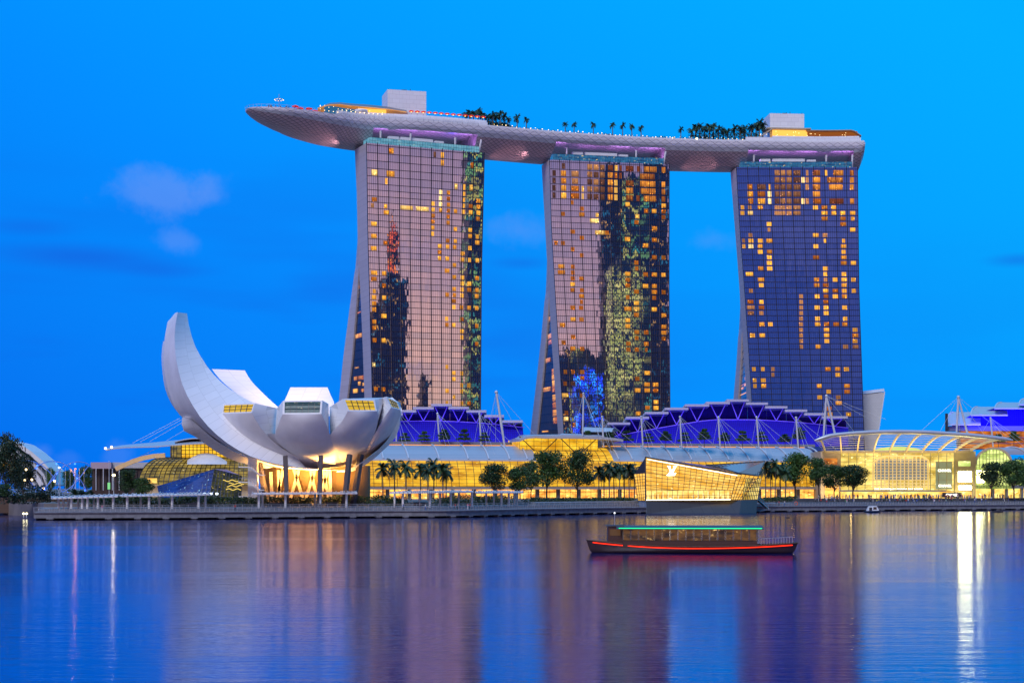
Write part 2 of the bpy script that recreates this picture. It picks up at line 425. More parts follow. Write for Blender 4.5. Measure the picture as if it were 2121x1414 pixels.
M['hall'] = glow_glass('golden_hall_glass', (.55, .24, .004), (1.0, .58, .03), 1.22, 4.6, spot=.5, hot=(1, .68, .14))
M['shops'] = glow_glass('shop_fronts', (.55, .16, .02), (1, .55, .10), 1.9, None, spot=2.4, scale=.22, hot=(1, .70, .30))
M['shops_b'] = glow_glass('bright_shop_fronts', (.9, .42, .05), (1, .78, .22), 1.4, None, spot=2.2, scale=.2, hot=(1, .88, .5))
M['entry'] = glow_glass('entrance_glass', (.42, .27, .03), (1, .76, .20), 1.4, None, spot=1.4, scale=.10, hot=(1, .92, .45))
M['greenish'] = glow_glass('arcade_glass', (.25, .38, .05), (.85, .95, .30), 1.25, None, spot=1.4, scale=.12, hot=(.95, 1, .6))
M['lvglass'] = glow_glass('pavilion_glass', (.75, .34, .02), (1, .60, .12), 1.35, 4.4, spot=.9, scale=.14, hot=(1, .82, .38))
M['drum'] = glow_glass('drum_glass', (.14, .12, .05), (.70, .48, .08), .62, None, spot=.4, scale=.2)
M['terr'] = glow_glass('amber_terrace', (.28, .05, .01), (1, .30, .03), .8, 3.4, spot=.9, scale=.2, hot=(1, .55, .15))
M['petalwin'] = glow_glass('gallery_window', (.80, .48, .02), (.95, .62, .05), .85, None, scale=.2)
M['band'] = glow_glass('sky_lobby', (.005, .08, .24), (.03, .22, .44), .8, None, spot=1.2, scale=.3, hot=(1, .72, .15))
M['band_t1'] = glow_glass('sky_lobby_pale', (.08, .34, .52), (.22, .55, .74), .72, None, spot=.2, scale=.2, hot=(.6, .8, .6))
M['gap'] = room_mat('atrium_dark_glass', (.006, .010, .03), (.02, .02, .045), .5, False)

def blue_glass():
    m = D.materials.new('blue_pavilion_glass'); m.use_nodes = True; k = NT(m.node_tree); b = m.node_tree.nodes['Principled BSDF']
    uv = k.add('ShaderNodeTexCoord').outputs['UV']
    nz = k.noise(k.vmath('MULTIPLY', uv, (.25, .5, 1)), 1.0, 4, .7).outputs[0]
    c = k.mix(k.maprange(nz, .35, .65), (.005, .03, .25, 1), (.02, .10, .60, 1))
    sp = k.maprange(k.noise(uv, 1.1, 2, .6).outputs[0], .66, .74)
    k.link(k.mix(sp, c, (.35, .75, 1, 1)), b.inputs['Emission Color']); k.link(k.math('ADD', .45, k.math('MULTIPLY', sp, 1.0)), b.inputs['Emission Strength'])
    b.inputs['Base Color'].default_value = (.01, .02, .06, 1); b.inputs['Roughness'].default_value = .15; b.inputs['Specular IOR Level'].default_value = .02
    return m
M['blueglass'] = blue_glass()
def skyline_mat(name, cols, base, dens, s, fw=4.0, fh=4.0):
    m = D.materials.new(name); m.use_nodes = True; k = NT(m.node_tree); b = m.node_tree.nodes['Principled BSDF']
    oc = k.add('ShaderNodeTexCoord').outputs['Object']; x, y, z = k.sep(oc)
    cu = k.math('FLOOR', k.math('DIVIDE', k.math('ADD', x, y), fw)); cv = k.math('FLOOR', k.math('DIVIDE', z, fh))
    w = k.white(k.comb(cu, cv, 0.0)); lit = k.math('LESS_THAN', w.outputs[0], dens)
    gap = k.math('GREATER_THAN', k.math('FRACT', k.math('DIVIDE', z, fh)), .35)
    gz = k.noise(k.vmath('MULTIPLY', oc, (.02, .02, .03)), 1.0, 2, .5).outputs[0]
    c = k.ramp(k.math('FRACT', k.math('MULTIPLY', w.outputs[0], 37.7)), [(i/max(1, len(cols)-1), c_) for i, c_ in enumerate(cols)], 'CONSTANT')
    b.inputs['Base Color'].default_value = (*base, 1); b.inputs['Roughness'].default_value = .4
    k.link(c, b.inputs['Emission Color'])
    k.link(k.math('MULTIPLY', k.math('MULTIPLY', lit, gap), k.math('MULTIPLY', k.maprange(gz, .35, .6), s)), b.inputs['Emission Strength'])
    return m
# ================================================================== SETTING: water and ground
mw = D.materials.new('bay_water'); mw.use_nodes = True; k = NT(mw.node_tree); mw.node_tree.nodes.clear()
oc = k.add('ShaderNodeTexCoord').outputs['Object']
n1 = k.noise(k.vmath('MULTIPLY', oc, (.10, .55, 1)), 1.0, 5, .65).outputs[0]
n2 = k.noise(k.vmath('MULTIPLY', oc, (.012, .06, 1)), 1.0, 3, .5).outputs[0]
n3 = k.noise(k.vmath('MULTIPLY', oc, (.5, 2.2, 1)), 1.0, 3, .6).outputs[0]
hh = k.math('ADD', k.math('ADD', k.math('MULTIPLY', n1, .5), n2), k.math('MULTIPLY', n3, .16))
bp = k.add('ShaderNodeBump'); bp.inputs['Strength'].default_value = .16; bp.inputs['Distance'].default_value = .5
k.link(hh, bp.inputs['Height'])
fr = k.add('ShaderNodeFresnel'); fr.inputs['IOR'].default_value = 2.4; k.link(bp.outputs[0], fr.inputs['Normal'])
gl = k.add('ShaderNodeBsdfGlossy', distribution='BECKMANN'); gl.inputs['Color'].default_value = (.80, .83, 1, 1); k.link(bp.outputs[0], gl.inputs['Normal'])
k.link(k.maprange(n2, .35, .65, .10, .16), gl.inputs['Roughness'])
df = k.add('ShaderNodeBsdfDiffuse'); df.inputs[0].default_value = (0, .014, .14, 1)
mx = k.add('ShaderNodeMixShader'); k.link(fr.outputs[0], mx.inputs[0]); k.link(df.outputs[0], mx.inputs[1]); k.link(gl.outputs[0], mx.inputs[2])
ou = k.add('ShaderNodeOutputMaterial'); k.link(mx.outputs[0], ou.inputs[0])
g = MB(); g.face([(-6000, -400, 0), (6000, -400, 0), (6000, 9000, 0), (-6000, 9000, 0)])
tag(g.build('water', mw), kind='structure')

# pier front edge (plan), from its left end to the right and beyond the picture
PIER_PX = [(70, 1076.8), (250, 1076.2), (400, 1075.5), (600, 1073.8), (780, 1072.4), (940, 1071.6), (1140, 1066.6), (1325, 1063.0), (1500, 1061.0), (1600, 1060.0), (1721, 1059.0), (1850, 1057.6), (2000, 1056.4), (2121, 1055.4), (2300, 1054.2)]
PIER = [Vector((XP(px, F*H/(y-HY)), F*H/(y-HY), 0)) for px, y in PIER_PX]
PIER = resample(PIER, 90)
PN = []
for i, p in enumerate(PIER):
    d = (PIER[min(i+1, 89)]-PIER[max(i-1, 0)]).normalized(); PN.append(Vector((-d.y, d.x, 0)))
def off(i, w, z): return PIER[i]+PN[i]*w+Vector((0, 0, z))
def pier_at(px, w=0.0, z=0.0):
    best = None
    for i in range(89):
        for t in (0, .25, .5, .75):
            p = off(i, w, z)*(1-t)+off(i+1, w, z)*t
            e = abs(CX+F*p.x/p.y-px)
            if best is None or e < best[0]: best = (e, p, i)
    return best[1], best[2]
TER = 24.0   # width of the promenade before the plaza
g = MB()
far = [Vector((1500, 900, 0)), Vector((1500, 8000, 0)), Vector((-2500, 8000, 0)), Vector((-2500, 640, 0)), Vector((-190, 560, 0)), Vector((-135, 470, 0))]
base = [off(i, TER, 0) for i in range(90)]
g.face([Vector((p.x, p.y, 4.0)) for p in base+far])
for i in range(89): g.face([base[i]+Vector((0, 0, z)) if q == 0 else base[i+1]+Vector((0, 0, z)) for q, z in ((0, -1), (1, -1), (1, 4), (0, 4))])
pts = [base[-1]]+far+[base[0]]
for a, c in zip(pts, pts[1:]):
    g.face([Vector((a.x, a.y, -1)), Vector((c.x, c.y, -1)), Vector((c.x, c.y, 4)), Vector((a.x, a.y, 4))])
tag(g.build('ground', mat('plaza_paving', (.17, .15, .14), .8, var=.2, vscale=.15)), kind='structure')
# promenade deck: lower boardwalk + raised terrace, one structure
g = MB()
cut = 50
prof_a = [(0, .50), (0, 1.75), (-.35, 1.78), (-.35, 2.05), (9, 2.05), (9.0, 2.7), (TER+.5, 2.9)]
g.grid([[off(i, w, z) for w, z in prof_a] for i in range(90)], 0, smooth=False)
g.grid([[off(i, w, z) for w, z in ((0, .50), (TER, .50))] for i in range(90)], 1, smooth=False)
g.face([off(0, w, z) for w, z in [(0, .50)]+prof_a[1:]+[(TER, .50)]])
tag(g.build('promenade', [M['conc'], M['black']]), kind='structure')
# piles under the deck
def on_pier(s, w, z):
    """s in metres along the pier"""
    i = 0; a = 0
    while i < 88 and a+(PIER[i+1]-PIER[i]).length < s: a += (PIER[i+1]-PIER[i]).length; i += 1
    t = (s-a)/(PIER[i+1]-PIER[i]).length
    return off(i, w, z)*(1-t)+off(i+1, w, z)*t, PN[i]
PLEN = sum((a-c).length for a, c in zip(PIER, PIER[1:]))
s = 4; kx = 0
while s < PLEN-2:
    p, nn = on_pier(s, 1.4, 0)
    a = math.atan2(nn.y, nn.x)-math.pi/2
    g = MB(); g.box((p.x, p.y, .05), (.9, 1.2, 1.2), a); g.box((p.x, p.y-.5, .40), (1.7, 2.4, .34), a)
    o = g.build('pier_pile', M['conc'])
    px = CX+F*p.x/p.y
    tag(o, 'squat concrete pile with a wide cap holding up the promenade deck over the water', 'pile', 'concrete piles under the waterfront deck')
    s += 7.2; kx += 1
# recess wall under the deck (quay wall, blackened for the shade there)
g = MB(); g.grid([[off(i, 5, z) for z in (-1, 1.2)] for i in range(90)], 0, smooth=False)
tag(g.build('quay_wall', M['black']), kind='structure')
# railings: front one in lengths
def railing(s0, s1, w, z, h, step, label, m1='ring', lean=.12):
    root = empty('railing', on_pier(s0, w, z)[0])
    r = MB(); s = s0
    while s < s1:
        p, nn = on_pier(s, w, z); g = MB(); g.bar(p, p-nn*lean+Vector((0, 0, h)), .09, .16); g.build('post', M[m1], root); s += step
    q = [on_pier(s0+(s1-s0)*i/30, w, z)[0] for i in range(31)]
    qn = [on_pier(s0+(s1-s0)*i/30, w, z)[1] for i in range(31)]
    for hh in (1.0, .75, .5, .25):
        pts = [a-c*lean*hh+Vector((0, 0, h*hh)) for a, c in zip(q, qn)]
        r.tube(pts, .05 if hh == 1 else .02, 4)
    r.build('rail', M['ring'], root)
    return tag(root, label, 'railing', 'steel railings along the promenade')
sl = [0, 70, 150, 235, 330, PLEN-1]
for i, nm in enumerate(['steel railing along the far left end of the waterfront deck', 'steel railing on the deck edge in front of the white petal museum', 'steel railing on the deck edge in front of the palms and golden hall',
                        'steel railing on the deck edge from the golden hall past the glass pavilion', 'steel railing on the deck edge in front of the crowd at the right']):
    railing(sl[i], sl[i+1]-.3, .2, 2.05, 1.15, 1.25, nm)
for a, c, nm in [(14, 150, 'thin back railing on the raised terrace below the museum'), (152, 225, 'thin back railing on the raised terrace below the palms')]:
    railing(a, c, 9.4, 2.7, 1.0, 2.6, nm, lean=0)
# steps and retaining wall in front of the crowd plaza (right) and planter wall (mid)
def along(s0, s1, prof, m, k=40):
    g = MB()
    rows = [[on_pier(s0+(s1-s0)*i/k, w, z)[0] for w, z in prof] for i in range(k+1)]
    g.grid(rows, 0, smooth=False); g.face(rows[0]); g.face(list(reversed(rows[-1])))
    return g
def s_at(px, w=0):
    best = None
    for i in range(800):
        s = PLEN*i/799; p = on_pier(s, w, 0)[0]; e = abs(CX+F*p.x/p.y-px)
        if best is None or e < best[0]: best = (e, s)
    return best[1]
st = [(9.2, 2.0)]
for i in range(7): st += [(9.2+i*1.7, 2.05+.32*(i+1)), (9.2+(i+1)*1.7, 2.05+.32*(i+1))]
st += [(23.8, 4.3), (23.8, 2.0)]
tag(along(s_at(1665, 12), PLEN-2, st, None).build('plaza_steps', M['conc_d']), kind='structure')
tag(along(s_at(1100, 12), s_at(1312, 12), [(10, 2.0), (10, 3.6), (10.4, 3.9), (12, 3.9), (12, 3.3), (20, 3.3), (20, 2.0)], None).build('planter_wall', M['conc']), 'long low pale concrete planter wall below the broad trees', 'planter wall')

# ================================================================== TOWERS
Z0 = 4.0
def tower(name, label, L, Bk, Rt, gap, rearR, rearL, sY, flr, fins, lean, wins, gapw, bandpx, gmat, struts):
    """L: glass left corner [(py,px)], Rt: right edge, Bk: outer back corner of the front slab; sY: depth at top of (left, right, back)"""
    YL, YR, YB = sY
    def ln(z): t = (194-z)/190.0; return lean*(.5*t+.5*t*t)            # the foot of the slab swings out toward the bay
    pL = P(interp(L, L[0][0]), L[0][0], YL); pR = P(interp(Rt, Rt[0][0]), Rt[0][0], YR)
    fd = Vector((pR.x-pL.x, pR.y-pL.y, 0)).normalized(); fq = Vector((fd.y, -fd.x, 0))
    dB = (Vector((XP(Bk[0][1], YB), YB, 0))-Vector((pL.x, pL.y, 0))).dot(-fq)
    def edge(tab, Y, z):
        # every face stays in one vertical plane family, so mirrored lines stay straight
        o = Vector((pL.x, pL.y, 0))+fq*ln(z)-(fq*dB if Y == YB else fq*0)
        y = o.y
        for _ in range(4):
            t = (interp(tab, HY-(z-H)*F/y)-CX)/F; u = (t*o.y-o.x)/(fd.x-t*fd.y); y = o.y+fd.y*u
        p = o+fd*u
        return Vector((p.x, p.y, z))
    zs = [194-190*i/40 for i in range(41)]
    LE = {z: edge(L, YL, z) for z in zs}; RE = {z: edge(Rt, YR, z) for z in zs}
    def surf(s, z): return edge(L, YL, z)*(1-s)+edge(Rt, YR, z)*s
    fn = (Vector((RE[194].x-LE[194].x, RE[194].y-LE[194].y, 0))).normalized(); fn = Vector((fn.y, -fn.x, 0))   # outward normal
    root = empty(name, (LE[zs[-1]].x, LE[zs[-1]].y, Z0))
    # floor lines
    fl = [194.0, 193.0]
    for i in range(5): fl.append(fl[-1]-flr[0])
    while fl[-1] > Z0+flr[1]: fl.append(fl[-1]-flr[1])
    NU = fins*5
    def vof(z):
        for i in range(len(fl)-1):
            if z >= fl[i+1]: return len(fl)-i-1+(z-fl[i+1])/(fl[i]-fl[i+1])
        return 0
    # glass
    g = MB(); rows = []; uvs = []
    for z in fl:
        rows.append([surf(j/fins, z) for j in range(fins+1)]); uvs.append([(j*5.0, vof(z)+1e-3) for j in range(fins+1)])
    g.grid(rows, 0, uvs, smooth=False); me = g.mesh('curtain_wall', [gmat]); me.flip_normals() if (me.polygons[0].normal.dot(fn) < 0) else None
    link('curtain_wall', me, root)
    # mullions and fins
    g = MB()
    for z in fl[1:]:
        g.bar(surf(0, z)+fn*.12, surf(1, z)+fn*.12, .24, .27)
    for j in range(NU+1):
        if j % 5 == 0: continue
        pts = [surf(j/NU, 194-190*i/12)+fn*.08 for i in range(13)]
        for a, c in zip(pts, pts[1:]): g.bar(a, c, .085, .14, up=fn)
    g.build('mullion_grid', M['mull'], root)
    for j in range(fins+1):
        g = MB(); pts = [surf(j/fins, 194.6-190*i/16)+fn*.25 for i in range(17)]
        for a, c in zip(pts, pts[1:]): g.bar(a, c, .30, .50, up=fn)
        g.build('fin', M['mull'], root)
    # white slab end wall (front leg) and body
    dvec = {z: edge(Bk, YB, z)-LE[z] for z in zs}
    def legback(z):
        py = HY-(z-H)*F/(YB-ln(z))
        tabg = Bk if py < gap[0][0] else gap
        return edge(tabg, YB, z)
    g = MB(); rows = []
    for z in zs:
        a = LE[z]+(-fn)*.05; c = legback(z); e = c+(RE[z]-LE[z]); d_ = RE[z]-fn*.05
        rows.append([a, c, e, d_])
    g.grid(rows, 0, smooth=False, close=True)
    g.face(rows[0]); g.build('front_slab', M['towerwall'], root)
    # rear slab, leaning back toward its foot
    py0 = gap[0][0]
    g = MB(); rows = []
    zz = [194-190*i/40 for i in range(41)]
    for z in zz:
        t = max(0, (194-z)/190.0); y1 = YB+2+34*t**1.5; 
        py = HY-(z-H)*F/y1
        if py < py0:
            a = Vector((XP(interp(Bk, py)+.6, y1), y1, z)); y2 = y1+12
            pyb = HY-(z-H)*F/y2; q = Vector((XP(interp(rearL, pyb)+1, y2), y2, z))
        else:
            a = Vector((XP(interp(rearR, py), y1), y1, z)); y2 = y1+12; pyb = HY-(z-H)*F/y2
            q = Vector((XP(interp(rearL, pyb), y2), y2, z))
        w_ = (RE[z]-LE[z])*.93
        rows.append([a, q, q+w_, a+w_])
    g.grid(rows, 0, smooth=False, close=True); g.face(rows[0]); g.build('rear_slab', M['towerwall'], root)
    # dark atrium glazing between the two slabs
    g = MB(); rows = []; gz = []
    for z in zz:
        t = (194-z)/190.0; y1 = YB+2+34*t**1.5; py = HY-(z-H)*F/y1
        if py < py0-4: continue
        a = edge(gap, YB, z)+Vector((.6, .3, 0)); c = Vector((XP(interp(rearR, py), y1)+.9, y1, z))
        rows.append([c, a]); gz.append(z)
    g.grid(rows, 0, smooth=False); g.build('atrium_glazing', M['gap'], root)
    g = MB()
    for r_ in rows[::1]:
        g.bar(r_[0]+Vector((-.1, -.3, 0)), r_[1]+Vector((-.1, -.3, 0)), .2, .25)
    g.build('atrium_floors', M['mull'], root)
    # lit rooms
    def place(px, py):
        z = 100.0; s = .5
        for _ in range(8):
            p = surf(s, z); z += (HY-(z-H)*F/p.y-py)*p.y/F; l_ = surf(0, z); r_ = surf(1, z)
            pl = CX+F*l_.x/l_.y; pr = CX+F*r_.x/r_.y; s = (px-pl)/(pr-pl)
        return s, z
    ws = []
    for (px, py, w, kind) in wins:
        s, z = place(px, py); s2, _ = place(px+w, py); du = s2-s
        if s < 0.004 or s > .999: continue
        i = next((q for q in range(len(fl)-1) if z >= fl[q+1]), len(fl)-2)
        ws.append((w*(fl[i]-fl[i+1]), s-du/2, s+du/2, fl[i+1]+.35, fl[i]-.62, kind))
    ws.sort(key=lambda t: -t[0])
    stuff = MB()
    for q, (ar, s0, s1, za, zb, kind) in enumerate(ws):
        g = MB() if q < 96 else stuff
        s0 = max(s0, .003); s1 = min(s1, .997)
        o_ = fn*.06
        fr = [surf(s0, za)+o_, surf(s1, za)+o_, surf(s1, zb)+o_, surf(s0, zb)+o_]
        mi = {'n': 0, 'b': 1, 'd': 2, 'r': 3}[kind]
        g.face(fr, mi)
        if q < 96:
            w_ = MB(); w_.face(fr); w_.build('window', [[M['room'], M['room_b'], M['room_d'], M['room_r']][mi]], root)
    if stuff.f:
        tag(stuff.build('window', [M['room'], M['room_b'], M['room_d'], M['room_r']], root), kind='stuff')
    for (px, py, w, h) in gapw:
        # rooms glowing between the slabs
        y1 = YB+14; z = ZP(py, y1)
        t = (194-z)/190.0; yr = YB+2+34*t**1.5
        py_ = HY-(z-H)*F/yr
        c = Vector((XP(interp(rearR, py_), yr)+.9, yr, z)); a = edge(gap, YB, z)+Vector((.6, .3, 0))
        pc = CX+F*c.x/c.y; pa = CX+F*a.x/a.y
        s0 = (px-w/2-pc)/(pa-pc); s1 = (px+w/2-pc)/(pa-pc); s0 = min(max(s0, .03), .9); s1 = max(min(s1, .97), s0+.05)
        hh = h*y1/F/2; off_ = Vector((-.12, -.35, 0))
        p0 = c.lerp(a, s0)+off_; p1 = c.lerp(a, s1)+off_
        w_ = MB(); w_.face([p0-Vector((0, 0, hh)), p1-Vector((0, 0, hh)), p1+Vector((0, 0, hh)), p0+Vector((0, 0, hh))]); w_.build('atrium_window', M['room'], root)
    # glass lobby storey on top, roof slab and white plant boxes
    (s0, s1, h, bm) = bandpx
    TL = surf(s0, 194)-fn*1.6; TR = surf(s1, 194)-fn*1.6; bk = -fn*11
    g = MB(); ub = (TR-TL).length
    hv = Vector((0, 0, h))
    g.face([TL, TR, TR+hv, TL+hv], 0, [(0, 0), (ub, 0), (ub, h), (0, h)])
    g.face([TL+bk, TL, TL+hv, TL+bk+hv], 0, [(0, 0), (11, 0), (11, h), (0, h)])
    g.face([TR, TR+bk, TR+bk+hv, TR+hv], 0, [(0, 0), (11, 0), (11, h), (0, h)])
    g.face([TL+hv, TR+hv, TR+hv+bk, TL+hv+bk], 0, [(0, 0)]*4)
    g.build('sky_lobby', bm, root)
    g = MB(); nbar = int(ub/1.5)
    for i in range(nbar+1):
        p = TL.lerp(TR, i/nbar)+fn*.08; g.bar(p, p+hv, .07, .12, up=fn)
    for q in (0.02, .5, 1.0): g.bar(TL+fn*.1+hv*q, TR+fn*.1+hv*q, .10, .12)
    g.build('lobby_mullions', M['mull'], root)
    g = MB()
    for a, c, hh in ((.18, .27, 1.9), (.29, .58, 2.0), (.60, .68, 1.5)):
        p = TL.lerp(TR, (a+c)/2)-fn*3; ang = math.atan2(fn.y, fn.x)+math.pi/2
        g.box((p.x, p.y, 194+h+hh/2), ((c-a)*ub, 3, hh), ang)
    g.build('plant_box', M['white'], root)
    for s_, tilt in struts:
        p = TL.lerp(TR, s_)-fn*.8; g = MB()
        g.tube([p+Vector((0, 0, h-.5 if s_ < .99 else 0)), p+fn*.5+Vector((tilt, 0, h+4.0))], .45, 8, r2=.6)
        g.build('roof_strut', M['white'], root)
    tag(root, label, 'hotel tower')
    return root, surf, fn

def Z(ox, oy, sc, lst):
    out = []
    for t in lst:
        x, y, w = t[0], t[1], t[2]; kd = t[3] if len(t) > 3 else 'n'
        out.append((ox+x/sc, oy+y/sc, w/sc, kd))
    return out
A1 = [(545,193,44),(952,233,26,'d'),(1024,235,30),(1024,303,30),(388,402,52,'b'),(537,413,75),(498,480,22),(1310,330,30),(1155,537,30,'b'),(1233,545,22),(1300,548,30,'b'),(387,655,50),(370,712,30,'d'),(492,718,32),(498,776,50),(688,728,118,'b'),(835,738,120,'b'),(1010,587,32,'b'),(1008,643,32,'b'),(1008,700,32,'b'),(1083,592,34),(1083,648,34),(1083,706,34),(1232,600,24),(1230,658,24),(1228,716,24),(935,692,32),(935,752,34),(1008,755,34),(1083,762,34),(1150,768,34),(1226,772,32),(1370,672,40),(1370,727,40),(1370,780,40),(1365,835,36),(1296,720,40),(1296,776,36),(934,808,38),(932,864,38),(932,920,36),(930,976,30),(1080,817,34),(1080,872,34),(384,885,54),(1148,936,34),(1292,945,38),(1292,1000,38),(1360,1003,30),(384,998,54),(490,1062,38),(1075,1044,34),(1148,1047,34),(1360,1062,42),(1002,1095,42),(1075,1100,34),(1142,1103,36),(1288,1112,32),(382,1112,54),(1000,1152,40),(1000,1207,34),(1072,1212,34),(1218,1165,40),(1216,1218,36),(1285,1225,26),(1360,1230,36),(1140,1272,36),(1070,1326,48),(386,1342,60),(478,1348,38),(384,1392,50),(1140,1385,36),(1216,1390,32),(1358,1392,40)]
B1 = [(478,28,40),(385,72,50),(478,142,38),(387,195,30),(386,250,42),(478,258,40),(386,308,42),(386,365,42),(478,430,50),(388,482,42),(388,542,42),(390,656,42),(475,657,40),(384,876,30,'b'),(472,1118,38),(402,1102,38),(1138,62,36),(1216,68,36),(1358,75,36),(1216,122,32),(1282,125,40),(1282,182,44),(1213,182,32),(1356,185,34),(1138,178,36),(1070,228,34),(1140,230,34),(1213,236,32),(1354,240,36),(1136,290,40),(1136,345,32),(1210,348,34),(1280,350,36),(1354,354,34),(1066,452,30),(1068,508,34),(1135,512,34),(1213,458,34),(1355,520,34),(1212,570,36),(1212,628,30),(1354,686,34),(1068,905,28),(1136,960,34),(1136,1018,34),(1211,965,30),(1211,1078,30),(1210,1132,30),(1278,1080,32),(1070,1130,34),(1138,1188,26),(1068,1236,26),(1212,1248,30),(1280,1248,34)]
G1 = [(690+x/4.56, 560+y/4.56, w/4.56, h/4.56) for x, y, w, h in [(240,110,16,34),(240,170,20,34),(240,408,50,14),(238,625,72,40),(215,1020,34,38),(266,1018,50,40),(250,1072,24,36),(288,1085,16,30),(212,1138,44,42),(282,1140,30,30),(225,920,40,12)]]
A2 = [(350,190,30,'d'),(350,262,50),(352,332,50),(352,403,50),(352,468,50),(458,275,70,'d'),(458,335,60,'d'),(458,405,75),(458,473,80),(530,408,20,'b'),(530,475,20,'b'),(262,262,30,'d'),(262,332,30,'d'),(262,403,30,'d'),(262,470,30,'d'),(845,195,26,'b'),(843,270,24),(842,342,30,'b'),(842,418,30,'b'),(842,488,30,'b'),(885,220,24,'r'),(885,290,24,'r'),(972,225,75,'r'),(972,362,75,'r'),(972,432,68,'r'),(972,502,68,'r'),(1058,220,34,'r'),(1170,228,120,'r'),(1140,293,140,'r'),(1145,362,150,'r'),(1150,432,140,'r'),(1165,505,120,'r'),(1297,236,38,'r'),(1295,376,36,'r'),(1295,445,36,'r'),(1295,512,38,'r'),(1052,500,28,'r'),(954,560,44),(1297,572,44),(1130,622,38),(1206,622,44),(1297,625,40),(1045,668,38,'b'),(1297,680,38),(1038,722,38),(1210,780,48),(952,884,50),(1208,890,50),(1125,940,52),(1208,1052,46),(1295,1054,42),(1036,1100,40),(1040,1155,30),(954,1207,52),(1124,1212,46),(1208,1214,52),(1295,1217,44),(955,1262,46),(955,1312,48),(1124,1320,54),(1208,1320,48),(1038,1370,44),(1208,1375,52),(1297,1377,40),(432,545,26),(522,597,38),(522,650,50),(345,645,38),(436,810,42),(522,868,42),(665,655,26,'b'),(280,915,30),(345,915,38),(640,706,85,'b'),(690,812,90,'b'),(757,828,38),(436,972,36),(520,1028,34),(330,1135,60),(436,1140,36),(330,1190,70),(436,1193,36),(520,1248,46),(436,1250,40),(436,1305,44),(436,1358,44),(520,1355,34)]
for yy in (190, 260, 332, 403, 472):
    for xx in (597, 655, 712, 790): A2.append((xx, yy, 50, 'd' if xx < 750 else 'r'))
B2 = [(518,40,46),(518,95,30),(436,152,44),(516,155,40),(955,50,34),(1037,8,44),(1037,107,46),(1206,10,46),(1206,62,40),(1296,12,34),(955,160,70),(1037,160,60,'b'),(1037,216,48),(1207,167,50),(1297,222,48),(438,260,46),(518,255,44),(955,270,46),(341,310,54),(955,322,48),(1040,378,48),(1130,380,42),(1298,330,50),(1298,382,50),(1298,437,44),(440,424,44),(1040,430,36),(350,476,40),(960,486,42),(1130,488,46),(438,530,48),(960,542,40),(1040,540,42),(1130,540,24),(525,530,40),(366,748,32),(438,750,34),(525,750,44),(1140,760,56),(525,803,44),(1046,810,44),(366,860,32),(440,860,44,'d'),(1137,866,56),(1220,920,54),(525,968,42),(1050,970,54),(1140,972,54),(1220,972,48),(1224,1082,46),(1143,1130,46),(1224,1130,50),(367,1008,60,'b'),(380,1170,34),(378,1230,44,'b'),(452,1298,40),(1055,1180,46)]
G2 = [(1090+x/4.56, 600+y/4.56, w/4.56, h/4.56) for x, y, w, h in [(218,285,20,40),(224,450,36,46),(226,506,34,40),(200,668,58,40),(195,940,72,40),(258,785,30,50),(258,840,30,50),(262,895,30,50),(262,950,36,60),(266,1030,34,60),(270,1100,36,60),(272,1170,40,60),(276,1240,40,60),(180,1335,60,14)]]
A3 = [(260,325,50),(376,328,88,'d'),(460,325,20),(265,398,58),(376,398,78),(458,400,36,'b'),(268,468,50),(376,468,76),(460,465,34,'b'),(184,535,36),(260,545,38,'d'),(364,536,54),(184,592,40),(265,592,52,'b'),(453,700,46),(453,765,30,'d'),(265,820,40,'d'),(197,878,30,'d'),(270,878,50),(366,877,50),(455,875,62),(199,932,30),(270,932,48,'b'),(366,932,52),(366,992,50),(458,990,54),(456,1045,46),(458,1103,52),(370,1160,54),(460,1160,52),(256,1217,74),(372,1274,64),(376,1332,46),(272,1390,40,'d'),(1152,182,104,'r'),(1120,252,160,'r'),(1128,332,140,'r'),(1134,470,146,'r'),(932,188,76,'r'),(932,262,76,'r'),(932,332,76,'r'),(932,398,74,'r'),(940,472,82),(1030,182,22),(1290,185,42,'r'),(1290,260,40,'r'),(1290,330,40,'r'),(1292,475,42,'r'),(795,235,30,'b'),(795,455,30,'b'),(838,188,24,'d'),(838,260,30,'d'),(838,330,34,'d'),(838,472,34,'d'),(922,535,50),(1012,533,60),(1108,535,54),(1013,592,64),(1108,592,54),(1198,590,54),(1298,590,54),(1014,646,60),(1200,646,58),(1298,652,36),(1202,700,62),(1298,760,54),(925,820,60),(1018,820,46,'d'),(1020,875,28),(1206,875,30),(926,932,50),(1206,932,56),(1206,988,44),(928,1045,64),(1208,1045,56),(1208,1100,62),(1305,1102,54),(1022,1158,50),(1024,1215,42),(1210,1213,48),(1305,1270,44),(934,1274,54),(1026,1274,40,'d'),(1120,1272,46),(1212,1274,58),(936,1330,58),(1026,1328,60),(1212,1328,54),(1026,1386,56),(1122,1386,56),(1214,1384,50),(1310,1386,42)]
for yy in (182, 252, 325, 398, 470, 540, 592):
    for xx in (535, 592, 655, 735): A3.append((xx, yy, 52 if xx < 700 else 74, 'd'))
